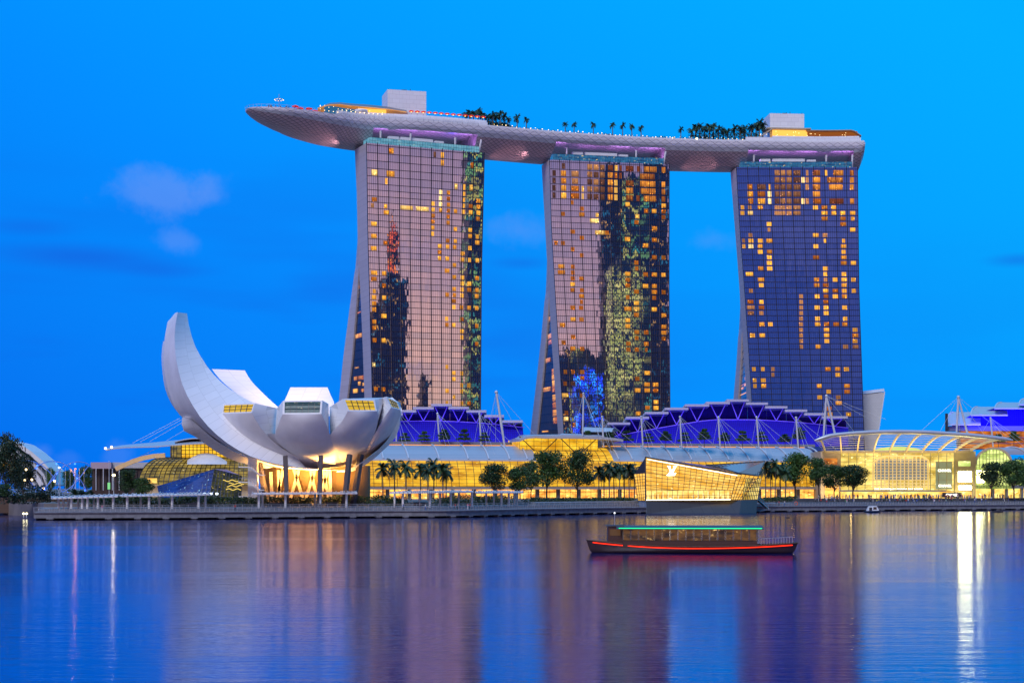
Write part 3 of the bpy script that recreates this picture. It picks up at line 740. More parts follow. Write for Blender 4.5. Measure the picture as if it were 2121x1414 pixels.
B3 = [(249,127,60),(352,127,40),(252,178,74,'d'),(354,180,54),(252,230,60,'d'),(352,228,40,'d'),(357,338,50),(437,336,42),(268,445,46),(360,445,54),(282,765,36),(366,765,34),(288,870,34),(370,870,46),(292,923,32),(372,923,50),(462,768,34,'d'),(462,825,30,'d'),(882,283,44),(1143,280,40),(962,123,52),(878,70,44),(963,70,50),(1050,68,48),(1137,68,50),(878,178,46),(962,178,44),(1138,178,46),(963,231,44),(882,335,52),(967,335,50),(1057,336,56),(1140,335,50),(968,388,52),(1236,386,46),(968,443,50),(1238,441,58),(970,497,44),(1236,494,46),(888,549,50),(1147,549,48,'d'),(1240,547,56,'d'),(980,763,52),(1072,762,50),(1155,760,48),(1073,816,46),(900,921,50),(1160,918,54),(987,975,42),(1161,972,54),(904,1026,48),(1078,1025,46,'d'),(1082,1080,60),(990,1132,50),(1000,1180,44),(1175,1183,48)]
for yy in range(40, 560, 52): B3.append((725, yy, 36, 'd'))
G3 = [(1500+x/4.56, 600+y/4.56, w/4.56, h/4.56) for x, y, w, h in [(175, 905, 60, 8), (175, 992, 80, 8), (172, 935, 20, 20), (205, 860, 20, 30), (200, 915, 20, 30)]]
T1, surf1, fn1 = tower('hotel_tower', 'left hotel tower, mirror glass glowing pink with a white slab side', 
    [(296,759),(500,762),(600,765),(830,771),(1040,777)], [(310,735),(400,739),(500,741),(560,744),(600,746)], [(317,1003),(560,997),(850,995),(1040,996)],
    [(560,744),(640,748),(740,752),(830,755),(1040,760)], [(560,743),(640,737),(740,729),(830,718),(1040,698)], [(310,735),(480,741),(560,735),(640,724),(740,711),(830,702),(1040,680)],
    (889.7, 916.6, 908), (4.15, 3.30), 11, 0, Z(690,270,4.56,A1)+Z(690,560,4.56,B1), G1, (.035, .965, 3.6, M['band_t1']), M['facade'], [(.10,0),(.37,0),(.78,0),(1.0,1.3)])
T2, surf2, fn2 = tower('hotel_tower', 'middle hotel tower, pink glass at left, dark with yellow and blue reflections at right',
    [(331,1138),(470,1142),(610,1150),(750,1159),(900,1168),(1040,1176)], [(343,1122),(450,1128),(530,1132.5),(617,1137.5),(650,1140)], [(341,1386),(610,1385.6),(890,1388),(1040,1390)],
    [(617,1137.5),(700,1142),(800,1149),(900,1156),(1040,1166)], [(617,1137),(700,1131),(800,1122),(900,1112),(1040,1097)], [(343,1122),(530,1132.5),(600,1130),(700,1121),(800,1110),(900,1098),(1040,1082)],
    (935.5, 949.4, 952), (4.2, 3.32), 12, 5, Z(1090,300,4.56,A2)+Z(1090,600,4.56,B2), G2, (.04, .96, 3.8, M['band']), M['facade'], [(.12,0),(.75,0),(1.0,1.3)])
T3, surf3, fn3 = tower('hotel_tower', 'right hotel tower, deep blue mirror glass with many lit amber rooms',
    [(347,1525),(470,1532),(600,1542),(720,1550),(830,1557),(1040,1570)], [(358,1513),(470,1522),(600,1532),(640,1533.5),(683,1537),(720,1539)], [(347,1776),(600,1779),(890,1789),(1040,1794)],
    [(683,1537),(760,1542),(830,1547),(1040,1560)], [(683,1536.5),(760,1533),(830,1528.5),(1040,1516)], [(358,1513),(620,1533),(683,1530),(760,1525),(830,1519),(1040,1503)],
    (957.6, 958, 974), (4.15, 3.25), 11, 25, Z(1500,320,4.877,A3)+Z(1500,600,4.56,B3), G3, (.04, .96, 3.6, M['band']), M['facade'], [(.12,0),(.77,0),(1.0,.4)])

# ---- office towers across the bay, behind the viewer, whose lights the hotel glass mirrors
def mirror(surf, fn, px, dist, z=100):
    pl = surf(0, z); pr = surf(1, z); a = CX+F*pl.x/pl.y; c = CX+F*pr.x/pr.y; s = (px-a)/(c-a)
    p = surf(s, z); d = Vector((p.x, p.y, 0)).normalized(); nn = Vector((fn.x, fn.y, 0)); r = d-2*d.dot(nn)*nn
    return Vector((p.x, p.y, 0))+r*dist, r
M['sk_green'] = skyline_mat('green_lit_offices', [(.25, .55, .15), (.8, .75, .12), (.05, .35, .3), (.55, .6, .2)], (.01, .03, .05), .5, .9, 7, 5)
M['sk_yel'] = skyline_mat('yellow_lit_offices', [(.55, .55, .10), (.75, .70, .18), (.35, .40, .08), (.6, .62, .15)], (.02, .04, .05), .75, 1.2, 3, 5)
M['sk_dark'] = skyline_mat('dark_offices', [(.03, .25, .4), (.9, .5, .1), (.02, .15, .3), (.1, .3, .3)], (.006, .012, .04), .16, .8)
M['sk_blue'] = skyline_mat('blue_lit_offices', [(.01, .08, 1), (.02, .30, 1), (.01, .04, .8), (.05, .6, .9)], (.004, .01, .06), .8, 4.0, 5, 4)
M['sk_or'] = skyline_mat('orange_lit_crown', [(1, .12, .01), (1, .3, .03), (.9, .12, .02), (1, .7, .4)], (.10, .05, .05), .5, 1.3, 5, 4)
M['sk_sign'] = emitmat('yellow_sign_light', (.9, .75, .0), 1.4)
def office(surf, fn, pxa, pxb, ytop, dist, m, label, crown=None, ybase=None, depth=30):
    a, _ = mirror(surf, fn, pxa, dist); c, r = mirror(surf, fn, pxb, dist)
    if c == a: return
    mid = (a+c)/2; w = (c-a).length; ang = math.atan2((c-a).y, (c-a).x)
    top = H+(HY-ytop)/F*(920+dist)
    zb = 2 if ybase is None else H+(HY-ybase)/F*(920+dist)
    mid2 = mid+r*(depth/2)
    root = empty('office_tower', (mid2.x, mid2.y, 2))
    g = MB(); g.box((mid2.x, mid2.y, (top+zb)/2), (w, depth, top-zb), ang)
    rr = random.random()*w
    g.box((mid2.x, mid2.y, top+4), (w*.5, depth*.6, 8), ang)
    g.build('body', m, root)
    if crown:
        y0, y1 = crown; za = H+(HY-y1)/F*(920+dist); zb2 = H+(HY-y0)/F*(920+dist)
        g = MB(); g.box((mid2.x, mid2.y, (za+zb2)/2+8), (w*.34, depth*.5, zb2-za), ang); g.box((mid2.x, mid2.y, zb2+14), (2.5, 2.5, 30), ang)
        g.build('crown', M['sk_or'], root)
    tag(root, label, 'office tower')
office(surf1, fn1, 790, 836, 585, 776, M['sk_dark'], 'dark slim office tower with orange lit crown mirrored in the left hotel tower', crown=(500, 580))
office(surf1, fn1, 765, 792, 650, 760, M['sk_dark'], 'dark stepped office block mirrored low in the left hotel tower')
office(surf1, fn1, 962, 1006, 270, 776, M['sk_green'], 'tall green lit office tower mirrored down the right edge of the left hotel tower')
office(surf1, fn1, 870, 882, 790, 790, M['sk_dark'], 'narrow dark office block mirrored at the foot of the left hotel tower')
office(surf2, fn2, 1262, 1330, 480, 690, M['sk_yel'], 'yellow lit office tower mirrored in the middle hotel tower')
office(surf2, fn2, 1246, 1292, 300, 750, M['sk_dark'], 'dark office tower mirrored behind the yellow one in the middle hotel tower')
office(surf2, fn2, 1290, 1345, 320, 730, M['sk_green'], 'green lit office tower mirrored in the right half of the middle hotel tower')
office(surf2, fn2, 1336, 1390, 285, 885, M['sk_dark'], 'dark office tower mirrored at the right edge of the middle hotel tower', depth=6)
office(surf2, fn2, 1188, 1243, 690, 680, M['sk_blue'], 'low blue lit office tower mirrored at the foot of the middle hotel tower')
office(surf2, fn2, 1144, 1246, 650, 735, M['sk_dark'], 'low dark office block mirrored at the lower left of the middle hotel tower')
office(surf3, fn3, 1756, 1800, 640, 690, M['sk_yel'], 'yellow lit office tower mirrored at the right edge of the right hotel tower')

# ================================================================== SKY PARK
ZD = 208.5
NE = [(512, 223), (563, 219), (613, 225), (698, 237), (760, 245), (882, 252), (1005, 262), (1171, 277), (1328, 287), (1475, 292), (1548, 293), (1697, 295.5), (1792, 294.4)]
ne = []
for px, y in NE:
    Y = F*(ZD-H)/(HY-y); ne.append(Vector((XP(px, Y), Y, 0)))
ne[0] = Vector((-139, 872, 0))
ne = [Vector((-128, 867.5, 0))]+ne[2:]
near = resample([ne[0]]+ne[1:], 120)
nrm = []
for i in range(120):
    d = (near[min(i+2, 119)]-near[max(i-2, 0)]).normalized(); nrm.append(Vector((-d.y, d.x, 0)))
cen = [p+q*19 for p, q in zip(near, nrm)]
# lengthen to the bow tip
d0 = (cen[1]-cen[0]).normalized()
pre = [cen[0]-d0*t for t in (9.8, 9.3, 8.2, 6.6, 4.8, 2.6)]
cen = pre+cen; nrm = [nrm[0]]*6+nrm
cum = [0]
for a, c in zip(cen, cen[1:]): cum.append(cum[-1]+(c-a).length)
def hpx(i): 
    p = cen[i]-nrm[i]*19; return CX+F*p.x/p.y
def halfw(s):
    if s < 48: return 19*math.sqrt(max(0.0, 1-(1-s/48)**2))**.9+.15
    return 19
def depth(s):
    return interp([(0, 1.2), (3, 3.4), (8, 6.0), (16, 8.6), (28, 10.8), (45, 12.6), (70, 13.8), (400, 13.8)], s)
XS = [(0, 0), (0, 1.9), (.012, 3.3), (.05, 5.6), (.11, 8.2), (.18, 10.4), (.27, 12.4), (.38, 13.5), (.5, 13.8)]
XN = [(0, 0), (0, 1.9), (.012, 3.3), (.04, 4.6), (.07, 4.9), (.20, 3.9), (.32, 3.6), (.42, 4.2), (.5, 4.4)]
def zrise(s): return 2.0*max(0, 1-s/45)**1.6
def section(i, notch):
    s = cum[i]; hw = halfw(s); dp = depth(s)/13.8; c = cen[i]; nn = nrm[i]
    end = cum[-1]-s
    if end < 4: e = math.sqrt(max(0, 1-(1-end/4)**2)); dp *= (.60+.40*e)
    zt = ZD+zrise(s)
    rowl = []
    for q, z in (XN if notch else XS):
        rowl.append(c+nn*((q*2-1)*hw)+Vector((0, 0, zt-z*dp)))
    rowr = []
    for q, z in reversed((XN if notch else XS)[:-1]):
        rowr.append(c+nn*((1-q*2)*hw)+Vector((0, 0, zt-z*dp)))
    return rowl+rowr
NOT = [(772, 990), (1150, 1376), (1540, 1762)]
def in_notch(px): return any(a < px < c for a, c in NOT)
rows = []; uvs = []; prev = None
for i in range(len(cen)):
    nt = in_notch(hpx(i))
    seq = [nt] if prev is None or nt == prev else [prev, nt]
    for q in seq:
        r_ = section(i, q); rows.append(r_)
        vv = [0]
        for a, c in zip(r_, r_[1:]): vv.append(vv[-1]+(c-a).length)
        uvs.append([(cum[i], v_) for v_ in vv])
    prev = nt
park = empty('sky_park', (cen[60].x, cen[60].y, ZD))
g = MB(); g.grid([r_[:4] for r_ in rows], 1, [u[:4] for u in uvs], smooth=False); g.grid([r_[-4:] for r_ in rows], 1, [u[-4:] for u in uvs], smooth=False)
g.grid([r_[3:-3] for r_ in rows], 0, [u[3:-3] for u in uvs], smooth=False)
g.face(rows[-1]); g.face(list(reversed(rows[0])))
hull = g.build('hull', [M['hull'], M['fascia']], park)
g = MB()
g.grid([[r_[0]+Vector((0, 0, -.3)), r_[-1]+Vector((0, 0, -.3))] for r_ in rows], 0, smooth=False)
g.build('roof_deck', M['conc'], park)
def deck(px, w, z=0.0):
    """a point on the deck, w metres in from the near edge"""
    for i in range(len(cen)-1):
        a = cen[i]-nrm[i]*(halfw(cum[i])-w); c = cen[i+1]-nrm[i+1]*(halfw(cum[i+1])-w)
        pa = CX+F*a.x/a.y; pc = CX+F*c.x/c.y
        if pa <= px <= pc: t = (px-pa)/(pc-pa); r_ = a.lerp(c, t); return Vector((r_.x, r_.y, ZD+z+zrise(cum[i]+t*(cum[i+1]-cum[i])))), nrm[i]
    r_ = cen[-1]-nrm[-1]*(19-w); return Vector((r_.x, r_.y, ZD+z)), nrm[-1]
def strip(px0, px1, w0, z0, z1, th, m, name, parent, k=24, w1=None):
    g = MB(); w1 = w0 if w1 is None else w1; rr = []
    for i in range(k+1):
        p, nn = deck(px0+(px1-px0)*i/k, w0+(w1-w0)*i/k)
        a = Vector((p.x, p.y, 0)); c = a+nn*th
        rr.append([a+Vector((0, 0, ZD+z0)), a+Vector((0, 0, ZD+z1)), c+Vector((0, 0, ZD+z1)), c+Vector((0, 0, ZD+z0))])
    g.grid(rr, 0, smooth=False, close=True); g.face(rr[0]); g.face(list(reversed(rr[-1])))
    return g.build(name, m, parent)
strip(700, 1790, .3, -.2, 1.0, .4, M['rooftop'], 'parapet', park, 80)
strip(700, 1010, 1.2, .9, 2.6, 2.0, M['rooftop'], 'parapet_wall', park, 30)
strip(845, 1008, 4.0, 2.4, 4.3, 2.0, M['rooftop'], 'upper_terrace_wall', park, 20)
strip(760, 845, 4.5, 2.4, 3.4, 1.0, M['rooftop'], 'upper_terrace_wall', park, 10)
strip(1545, 1783, 1.2, .8, 2.9, 2.0, M['rooftop'], 'parapet_wall', park, 20)
strip(1600, 1780, 5.0, 2.0, 4.6, 1.0, M['rooftop'], 'upper_terrace_wall', park, 12)
strip(1020, 1540, 5.0, .4, 1.3, .3, mat('glow_planter_wall', (.6, .45, .25), .7, emit=(1, .45, .08), es=.35), 'planter_wall', park, 40)  # the wall's own glow stands in for lamplight on it
strip(1222, 1300, 7.0, .3, 2.6, .6, mat('glow_pool_wall', (.6, .45, .25), .7, emit=(1, .5, .15), es=.6), 'pool_bar_wall', park, 6)  # glow put into the wall in place of lamplight falling on it
# glass balustrade at the bow
g = MB(); rr = []
gl_pts = [r_[0] for r_ in rows if True][:50]
for a, c in zip(gl_pts, gl_pts[1:]):
    g.bar(a+Vector((0, 0, 1.35)), c+Vector((0, 0, 1.35)), .10, .10)
bs = g.build('balustrade', M['ring'], park)
for a in gl_pts: g = MB(); g.bar(a-Vector((0, 0, .1)), a+Vector((0, 0, 1.4)), .10, .10); g.build('baluster', M['ring'], bs)
def plantroom(px0, px1, ytop, w, dp, name_part, z0=0.5):
    a, nn = deck(px0, w); c, _ = deck(px1, w); mid = (a+c)/2; top = ZP(ytop, mid.y)
    ang = math.atan2((c-a).y, (c-a).x); m2 = mid+nn*(dp/2)
    g = MB(); g.box((m2.x, m2.y, (top+ZD+z0)/2), ((c-a).length, dp, top-ZD-z0), ang); o = g.build(name_part, M['rooftop'], park)
    g = MB()
    for q in (.35, .52, .62, .97):
        p = a.lerp(c, q)+nn*3; g.bar((p.x, p.y, top), (p.x, p.y, top+random.uniform(.6, 1.8)), .25)
    p = a.lerp(c, .45)+nn*3; g.box((p.x, p.y, top+.4), (2.4, 1.5, .8)); g.build('roof_fitting', M['dark'], o)
    return o
plantroom(802, 882, 187.5, 13, 17, 'plant_room')
plantroom(1595, 1666, 235.5, 13, 17, 'plant_room')
# curved restaurant roof near the bow and its underside, glowing in place of lamplight
g = MB(); rt = MB()
rr = []; ru = []
for i in range(29):
    t = i/28; px = 658+t*(842-658)
    zc = interp([(658, 5.2), (668, 6.8), (682, 9.0), (705, 10.4), (760, 10.8), (800, 10.3), (842, 8.8)], px)
    row = []; row2 = []
    for j in range(11):
        u = j/10; p, nn = deck(px, 6+u*22); q = 1-abs(2*u-1)**2.4; k_ = (.70+.30*q)
        row.append(Vector((p.x, p.y, ZD+zc*k_))); row2.append(Vector((p.x, p.y, ZD+zc*k_-.6)))
    rr.append(row); ru.append(row2)
g.grid(rr, 0); g.build('restaurant_roof', mat('bronze_roof', (.26, .22, .22), .4, .3), park)
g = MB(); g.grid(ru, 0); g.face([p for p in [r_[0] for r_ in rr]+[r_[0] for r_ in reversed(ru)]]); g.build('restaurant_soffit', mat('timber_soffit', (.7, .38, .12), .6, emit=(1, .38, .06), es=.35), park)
strip(672, 742, 10.0, 0, 6.6, .3, M['band'], 'restaurant_front', park, 14)
strip(742, 800, 9.5, 0, 7.4, .3, M['shops'], 'restaurant_front', park, 14)
strip(760, 848, 6.0, 0, 4.6, .6, M['rooftop'], 'upper_terrace_wall', park, 10)
for i in range(14):
    p, nn = deck(672+i*9.2, 1.0, 2.9 if i > 3 else 1.4); g = MB(); g.ball(p, .22, 6); g.build('deck_light', M['bulb'], park)
for i in range(24):
    p, nn = deck(random.uniform(655, 800), random.uniform(6, 8.5), random.uniform(3.2, 6.0)); g = MB(); g.ball(p, .17, 6); g.build('deck_light', M['bulb'], park)
# round bar pod
p, nn = deck(748, 4.0, 3.4); g = MB()
rr = [[(p.x+r_*math.cos(a*math.pi/10), p.y+r_*math.sin(a*math.pi/10), p.z+z) for a in range(20)] for r_, z in ((3.0, 0), (3.6, .3), (3.6, 1.6), (3.4, 1.6), (3.2, .5))]
g.grid(rr, 0, close=True); g.build('bar_pod', M['white'], park)
# right end pavilion with lit terrace
p0, nn = deck(1566, 6); p1, _ = deck(1782, 6)
strip(1600, 1672, 9, 3.5, 9.0, .4, M['shops'], 'club_front', park, 8)
strip(1672, 1776, 9, 3.5, 8.2, .4, M['terr'], 'club_front', park, 8)
strip(1590, 1680, 5.5, 8.9, 9.6, 12, M['beige'], 'club_roof', park, 8)
g = MB(); rr = []
for i in range(17):
    t = i/16; p, nn = deck(1672+t*112, 5.5); z = 8.0 if t < .85 else 8.0-(t-.85)/.15*3.4
    p2 = p+nn*14
    rr.append([Vector((p.x, p.y, ZD+z)), Vector((p.x, p.y, ZD+z+.5)), Vector((p2.x, p2.y, ZD+z+.9)), Vector((p2.x, p2.y, ZD+z+.3))])
g.grid(rr, 0, smooth=False, close=True); g.face(rr[0]); g.build('club_roof', mat('wood_roof', (.42, .24, .12), .6), park)
g = MB(); a, nn = deck(1600, 5.5); c, _ = deck(1560, 5.5)
g.prism([a+Vector((0, 0, 9.4)), a+Vector((0, 0, 8.6)), c+Vector((0, 0, 1.2)), c+Vector((0, 0, 1.7))], nn*5); g.build('stair_roof', M['beige'], park)
for i in range(22):
    p, nn = deck(random.uniform(1575, 1775), random.uniform(5, 8), random.uniform(4.8, 7.4)); g = MB(); g.ball(p, .18, 6); g.build('deck_light', M['bulb'], park)
for px, r_ in ((1443, .7), (1393, .4)): p, nn = deck(px, .6, 1.1); g = MB(); g.ball(p, r_, 8); g.build('deck_light', M['warmw'], park)
for i in range(60):
    p, nn = deck(1012+i*9.4+random.uniform(-3, 3), 4.4, random.uniform(1.9, 2.9)); g = MB(); g.ball(p, random.uniform(.12, .26), 6); g.build('deck_light', M['bulb'], park)
tag(park, 'long boat shaped sky park with scaled hull spanning the three hotel towers', 'sky park')
# ring lamp on a mast at the bow
p, nn = deck(578, 7); g = MB(); root = empty('ring_light_mast', p); g.tube([p, p+Vector((0, 0, 8.5))], .14, 6); g.build('mast', M['ring'], root)
g = MB(); g.tube([(p.x+2.4*math.cos(a*math.pi/8), p.y+2.4*math.sin(a*math.pi/8), p.z+5.6) for a in range(17)], .14, 5)
for a in range(3): g.bar((p.x, p.y, p.z+5.6), (p.x+2.4*math.cos(a*2.1), p.y+2.4*math.sin(a*2.1), p.z+5.6), .08)
g.build('ring', M['ring'], root)
for a in range(10):
    g = MB(); g.ball((p.x+2.4*math.cos(a*.628), p.y+2.4*math.sin(a*.628), p.z+5.4), .16, 6); g.build('lamp', M['bulb'], root)
tag(root, 'thin mast with a ring of lamps on the bow of the sky park', 'lamp mast')
# red parasols with lamps
for i in range(13):
    px = 852+i*12.4; p, nn = deck(px, 6.2, 4.1); root = empty('red_parasol', p)
    g = MB(); g.tube([p, p+Vector((0, 0, 2.6))], .07, 5); g.build('pole', M['dark'], root)
    g = MB(); rr = [[(p.x+r_*math.cos(a*math.pi/4), p.y+r_*math.sin(a*math.pi/4), p.z+z) for a in range(8)] for r_, z in ((.05, 3.1), (1.4, 2.6), (1.45, 2.3))]
    g.grid(rr, 0, close=True, smooth=False); g.build('canopy', mat('red_canvas', (.45, .015, .01), .7, emit=(1, .03, .01), es=.5) if i == 0 else D.materials['red_canvas'], root)  # canvas glows to stand in for lamplight through it
    g = MB(); g.ball((p.x, p.y-.3, p.z+2.0), .42, 6, sz=.5); g.build('lamp', M['orange'], root)
    tag(root, 'small red parasol with glowing underside in the row beside the left rooftop box', 'parasol', 'red parasols on the sky park terrace')
for i, (px, w) in enumerate([(612, 6), (622, 9), (640, 7), (652, 10)]):
    p, nn = deck(px, w, 0); root = empty('red_parasol', p)
    g = MB(); g.tube([p, p+Vector((0, 0, 2.6))], .07, 5); g.build('pole', M['dark'], root)
    g = MB(); rr = [[(p.x+r_*math.cos(a*math.pi/4), p.y+r_*math.sin(a*math.pi/4), p.z+z) for a in range(8)] for r_, z in ((.05, 3.3), (1.9, 2.6), (1.95, 2.3))]
    g.grid(rr, 0, close=True, smooth=False); g.build('canopy', D.materials['red_canvas'], root)
    tag(root, 'red parasol on the open bow deck left of the restaurant roof', 'parasol', 'red parasols on the bow deck')
# purple up-lights in the three recesses
for (a, c), col in zip(NOT, ((.55, .22, 1), (.62, .28, 1), (.60, .26, 1))):
    for q in (.08, .36, .64, .92):
        i0 = min(range(len(cen)), key=lambda i: abs(hpx(i)-(a+(c-a)*q)))
        p = cen[i0]-nrm[i0]*11
        lamp('recess_uplight', 'AREA', (p.x, p.y, 198.4), 1000, col, 12, rot=(R(180), 0, 0), size_y=2)
i0 = min(range(len(cen)), key=lambda i: abs(hpx(i)-950)); p = cen[i0]-nrm[i0]*12
lamp('recess_uplight', 'AREA', (p.x, p.y, 199.2), 350, (.1, .05, 1), 4, rot=(R(180), 0, 0))
# soft uplights at the bow and in the spans, mounted beside the tower roofs and facing up along the hull
for px, w, tpx, e in ((748, 12, 560, .8e4), (748, 26, 600, .8e4), (1012, 12, 1110, .4e4), (1128, 12, 1040, .4e4), (1400, 12, 1500, .4e4), (1508, 12, 1420, .4e4)):
    i0 = min(range(len(cen)), key=lambda i: abs(hpx(i)-px)); p = cen[i0]-nrm[i0]*(19-w); i1 = min(range(len(cen)), key=lambda i: abs(hpx(i)-tpx)); q = cen[i1]-nrm[i1]*8
    lamp('hull_uplight', 'SPOT', (p.x, p.y, 184), e, (1, .52, .58), 1.0, spot=80, target=(q.x, q.y, 199))
# ================================================================== MUSEUM (white petals)
MC = Vector((XP(648, 475), 475, 0))
def Z4(x, y): return (310+x/3.143, 630+y/3.143)
EC = Vector((MC.x, 475, 41)); ER = 30.0; EZ = 28.0
def onbowl(px, py, back=0.0):
    d = Vector(((px-CX)/F, 1, (HY-py)/F)); o = Vector((0, 0, H))-EC
    A = (d.x**2+d.y**2)/ER**2+d.z**2/EZ**2; B = 2*((o.x*d.x+o.y*d.y)/ER**2+o.z*d.z/EZ**2); C_ = (o.x**2+o.y**2)/ER**2+o.z**2/EZ**2-1
    q = B*B-4*A*C_
    t = (-B-math.sqrt(max(q, 0)))/(2*A)
    return Vector((0, 0, H))+d*(t+back)
museum = empty('petal_museum', (MC.x, 475, 4))
def curve2(pts, k):
    return [(v.x, v.y) for v in resample([(x, y, 0) for x, y in pts], k)]
def petal(la, lb, inner_r, inner_l, frame, wm, kk=14, back=9.0, nv=(5, 2), mlabel=None):
    """outer skin on the bowl between edges la and lb; inner_r / inner_l: the petal's top edges [(x,y,back)]"""
    A = curve2([Z4(*p) for p in la], kk); B = curve2([Z4(*p) for p in lb], kk)
    g = MB(); rows = []
    for i_, ((ax, ay), (bx, by)) in enumerate(zip(A, B)):
        # every petal bulges a little between its two long edges, leaving creases
        fade = math.sin(math.pi*min(1, max(0, i_/(kk-1)))**.8)**.7 if 0 < i_ < kk-1 else 0
        rows.append([onbowl(ax+(bx-ax)*j/8, ay+(by-ay)*j/8, -1.7*math.sin(math.pi*j/8)*fade) for j in range(9)])
    g.grid(rows, 0)
    root = g.build('petal', [M['petal_smooth']], museum)
    g = MB()
    ir = [Vector((0, 0, 0))+onbowl(*Z4(x, y), bk) for x, y, bk in inner_r]; il = [onbowl(*Z4(x, y), bk) for x, y, bk in inner_l]
    ir = resample(ir, kk); il = resample(il, kk)
    ra = [r_[0] for r_ in rows]; rb = [r_[-1] for r_ in rows]
    def uvg(r0, r1):
        u = 0; out = []
        for i in range(len(r0)):
            if i: u += (r1[i]-r1[i-1]).length
            out.append([(u, 0), (u, (r0[i]-r1[i]).length)])
        return out
    F_ = [onbowl(*Z4(*p), 0) for p in frame]     # TL TR BR BL
    bl, br_ = ra[0], rb[0]
    tl = onbowl(*Z4(*frame[0]), 0); tr = onbowl(*Z4(*frame[1]), 0)
    base_y = (bl.y+br_.y)/2
    def at_y(p, yy): px = CX+F*p.x/p.y; py = HY-(p.z-H)*F/p.y; return P(px, py, yy)
    tl = at_y(tl, bl.y+1.6); tr = at_y(tr, br_.y+1.6)
    rws = [[a, c] for a, c in zip([tr]+rb, [ir[0]]+ir)]; g.grid(rws, 0, uvg([r_[0] for r_ in rws], [r_[1] for r_ in rws]))
    rws = [[a, c] for a, c in zip([tl]+ra, [il[0]]+il)]; g.grid(rws, 0, uvg([r_[0] for r_ in rws], [r_[1] for r_ in rws]))
    rws = [[a, c] for a, c in zip([tl]+il, [tr]+ir)]; g.grid(rws, 0, uvg([r_[0] for r_ in rws], [r_[1] for r_ in rws]))
    g.build('petal_side', [M['petal_uv']], root)
    # window frame + pane
    if wm is not None:
        g = MB(); c4 = [tl, tr, br_, bl]
        cen_ = sum(c4, Vector())/4
        inn = [p.lerp(cen_, .10) for p in c4]
        # equal border width
        inn = []
        w_ = (tr-tl).length; h_ = (tl-bl).length
        def bil(u, v): return bl.lerp(br_, u).lerp(tl.lerp(tr, u), v)
        mu = .5/w_; mv = .38/h_
        inn = [bil(mu, 1-mv), bil(1-mu, 1-mv), bil(1-mu, mv), bil(mu, mv)]
        rec = Vector((0, 1.0, 0))
        for i in range(4):
            j = (i+1) % 4; g.face([c4[i], c4[j], inn[j], inn[i]]); g.face([inn[i], inn[j], inn[j]+rec, inn[i]+rec])
        fr = g.build('window_frame', M['white'], root)
        g = MB(); q = [p+rec*.7 for p in inn]; W_ = (q[1]-q[0]).length; H_ = (q[0]-q[3]).length
        g.face([q[3], q[2], q[1], q[0]], 0, [(0, 0), (W_, 0), (W_, H_), (0, H_)]); g.build('window_pane', wm, fr)
        g = MB()
        for i in range(1, nv[0]): a = q[3].lerp(q[2], i/nv[0]); c = q[0].lerp(q[1], i/nv[0]); g.bar(a-rec*.2, c-rec*.2, .16)
        for i in range(1, nv[1]+1): a = q[3].lerp(q[0], i/(nv[1]+.6)); c = q[2].lerp(q[1], i/(nv[1]+.6)); g.bar(a-rec*.2, c-rec*.2, .16)
        g.build('window_bars', M['dark'], fr)
    return root
M['petal_uv'] = panel_mat('white_panels_uv', (.86, .87, .90), 2.6, 5.0, .76, .36, 'uv')
greywin = glow_glass('dim_gallery_window', (.015, .06, .10), (.04, .12, .16), .8, None, scale=.2)
palewin = glow_glass('pale_gallery_window', (.35, .30, .12), (.55, .45, .18), .8, None, scale=.2)
# A (left front), B (middle), C (right), D (far right)
petal([(472,712),(482,800),(540,900),(640,985),(760,1040),(860,1075)], [(666,706),(705,780),(790,880),(910,965),(1050,1030),(1200,1072)],
      [(828,676,10),(822,860,8),(900,960,6),(1000,1010,5),(1100,1050,4),(1190,1072,3)], [(560,655,12),(620,700,16),(720,800,14),(800,900,9),(850,1000,5),(900,1072,3)],
      [(480,650),(685,643),(666,706),(472,712)], M['petalwin'], nv=(5, 2))
petal([(865,715),(835,790),(818,862),(880,940),(1010,1015),(1130,1062)], [(1118,713),(1150,780),(1173,850),(1202,930),(1240,1010),(1270,1055)],
      [(1165,650,9),(1172,845,7),(1205,930,5),(1230,990,4),(1250,1030,3),(1268,1052,2)], [(828,678,9),(818,860,7),(860,925,5),(950,985,4),(1040,1030,3),(1128,1060,2)],
      [(868,628),(1125,625),(1118,713),(865,715)], greywin, nv=(6, 2))
petal([(1290,695),(1250,765),(1177,850),(1205,935),(1240,1010),(1270,1055)], [(1480,695),(1487,740),(1466,840),(1410,960),(1350,1030),(1300,1060)],
      [(1545,605,13),(1480,800,10),(1440,900,7),(1390,990,5),(1330,1040,3),(1300,1058,2)], [(1170,668,10),(1175,845,6),(1205,930,5),(1235,1000,4),(1250,1030,3),(1268,1052,2)],
      [(1258,615),(1465,622),(1480,695),(1290,695)], M['petalwin'], nv=(5, 2))
petal([(1572,672),(1525,740),(1466,840),(1410,960),(1350,1030),(1300,1060)], [(1634,686),(1625,740),(1570,850),(1490,940),(1400,1010),(1320,1062)],
      [(1634,640,16),(1628,740,12),(1575,850,8),(1492,940,6),(1402,1010,4),(1322,1060,2)], [(1500,612,12),(1480,760,9),(1440,880,7),(1390,980,5),(1330,1040,3),(1300,1058,2)],
      [(1542,600),(1612,636),(1634,686),(1572,672)], palewin, nv=(4, 2))
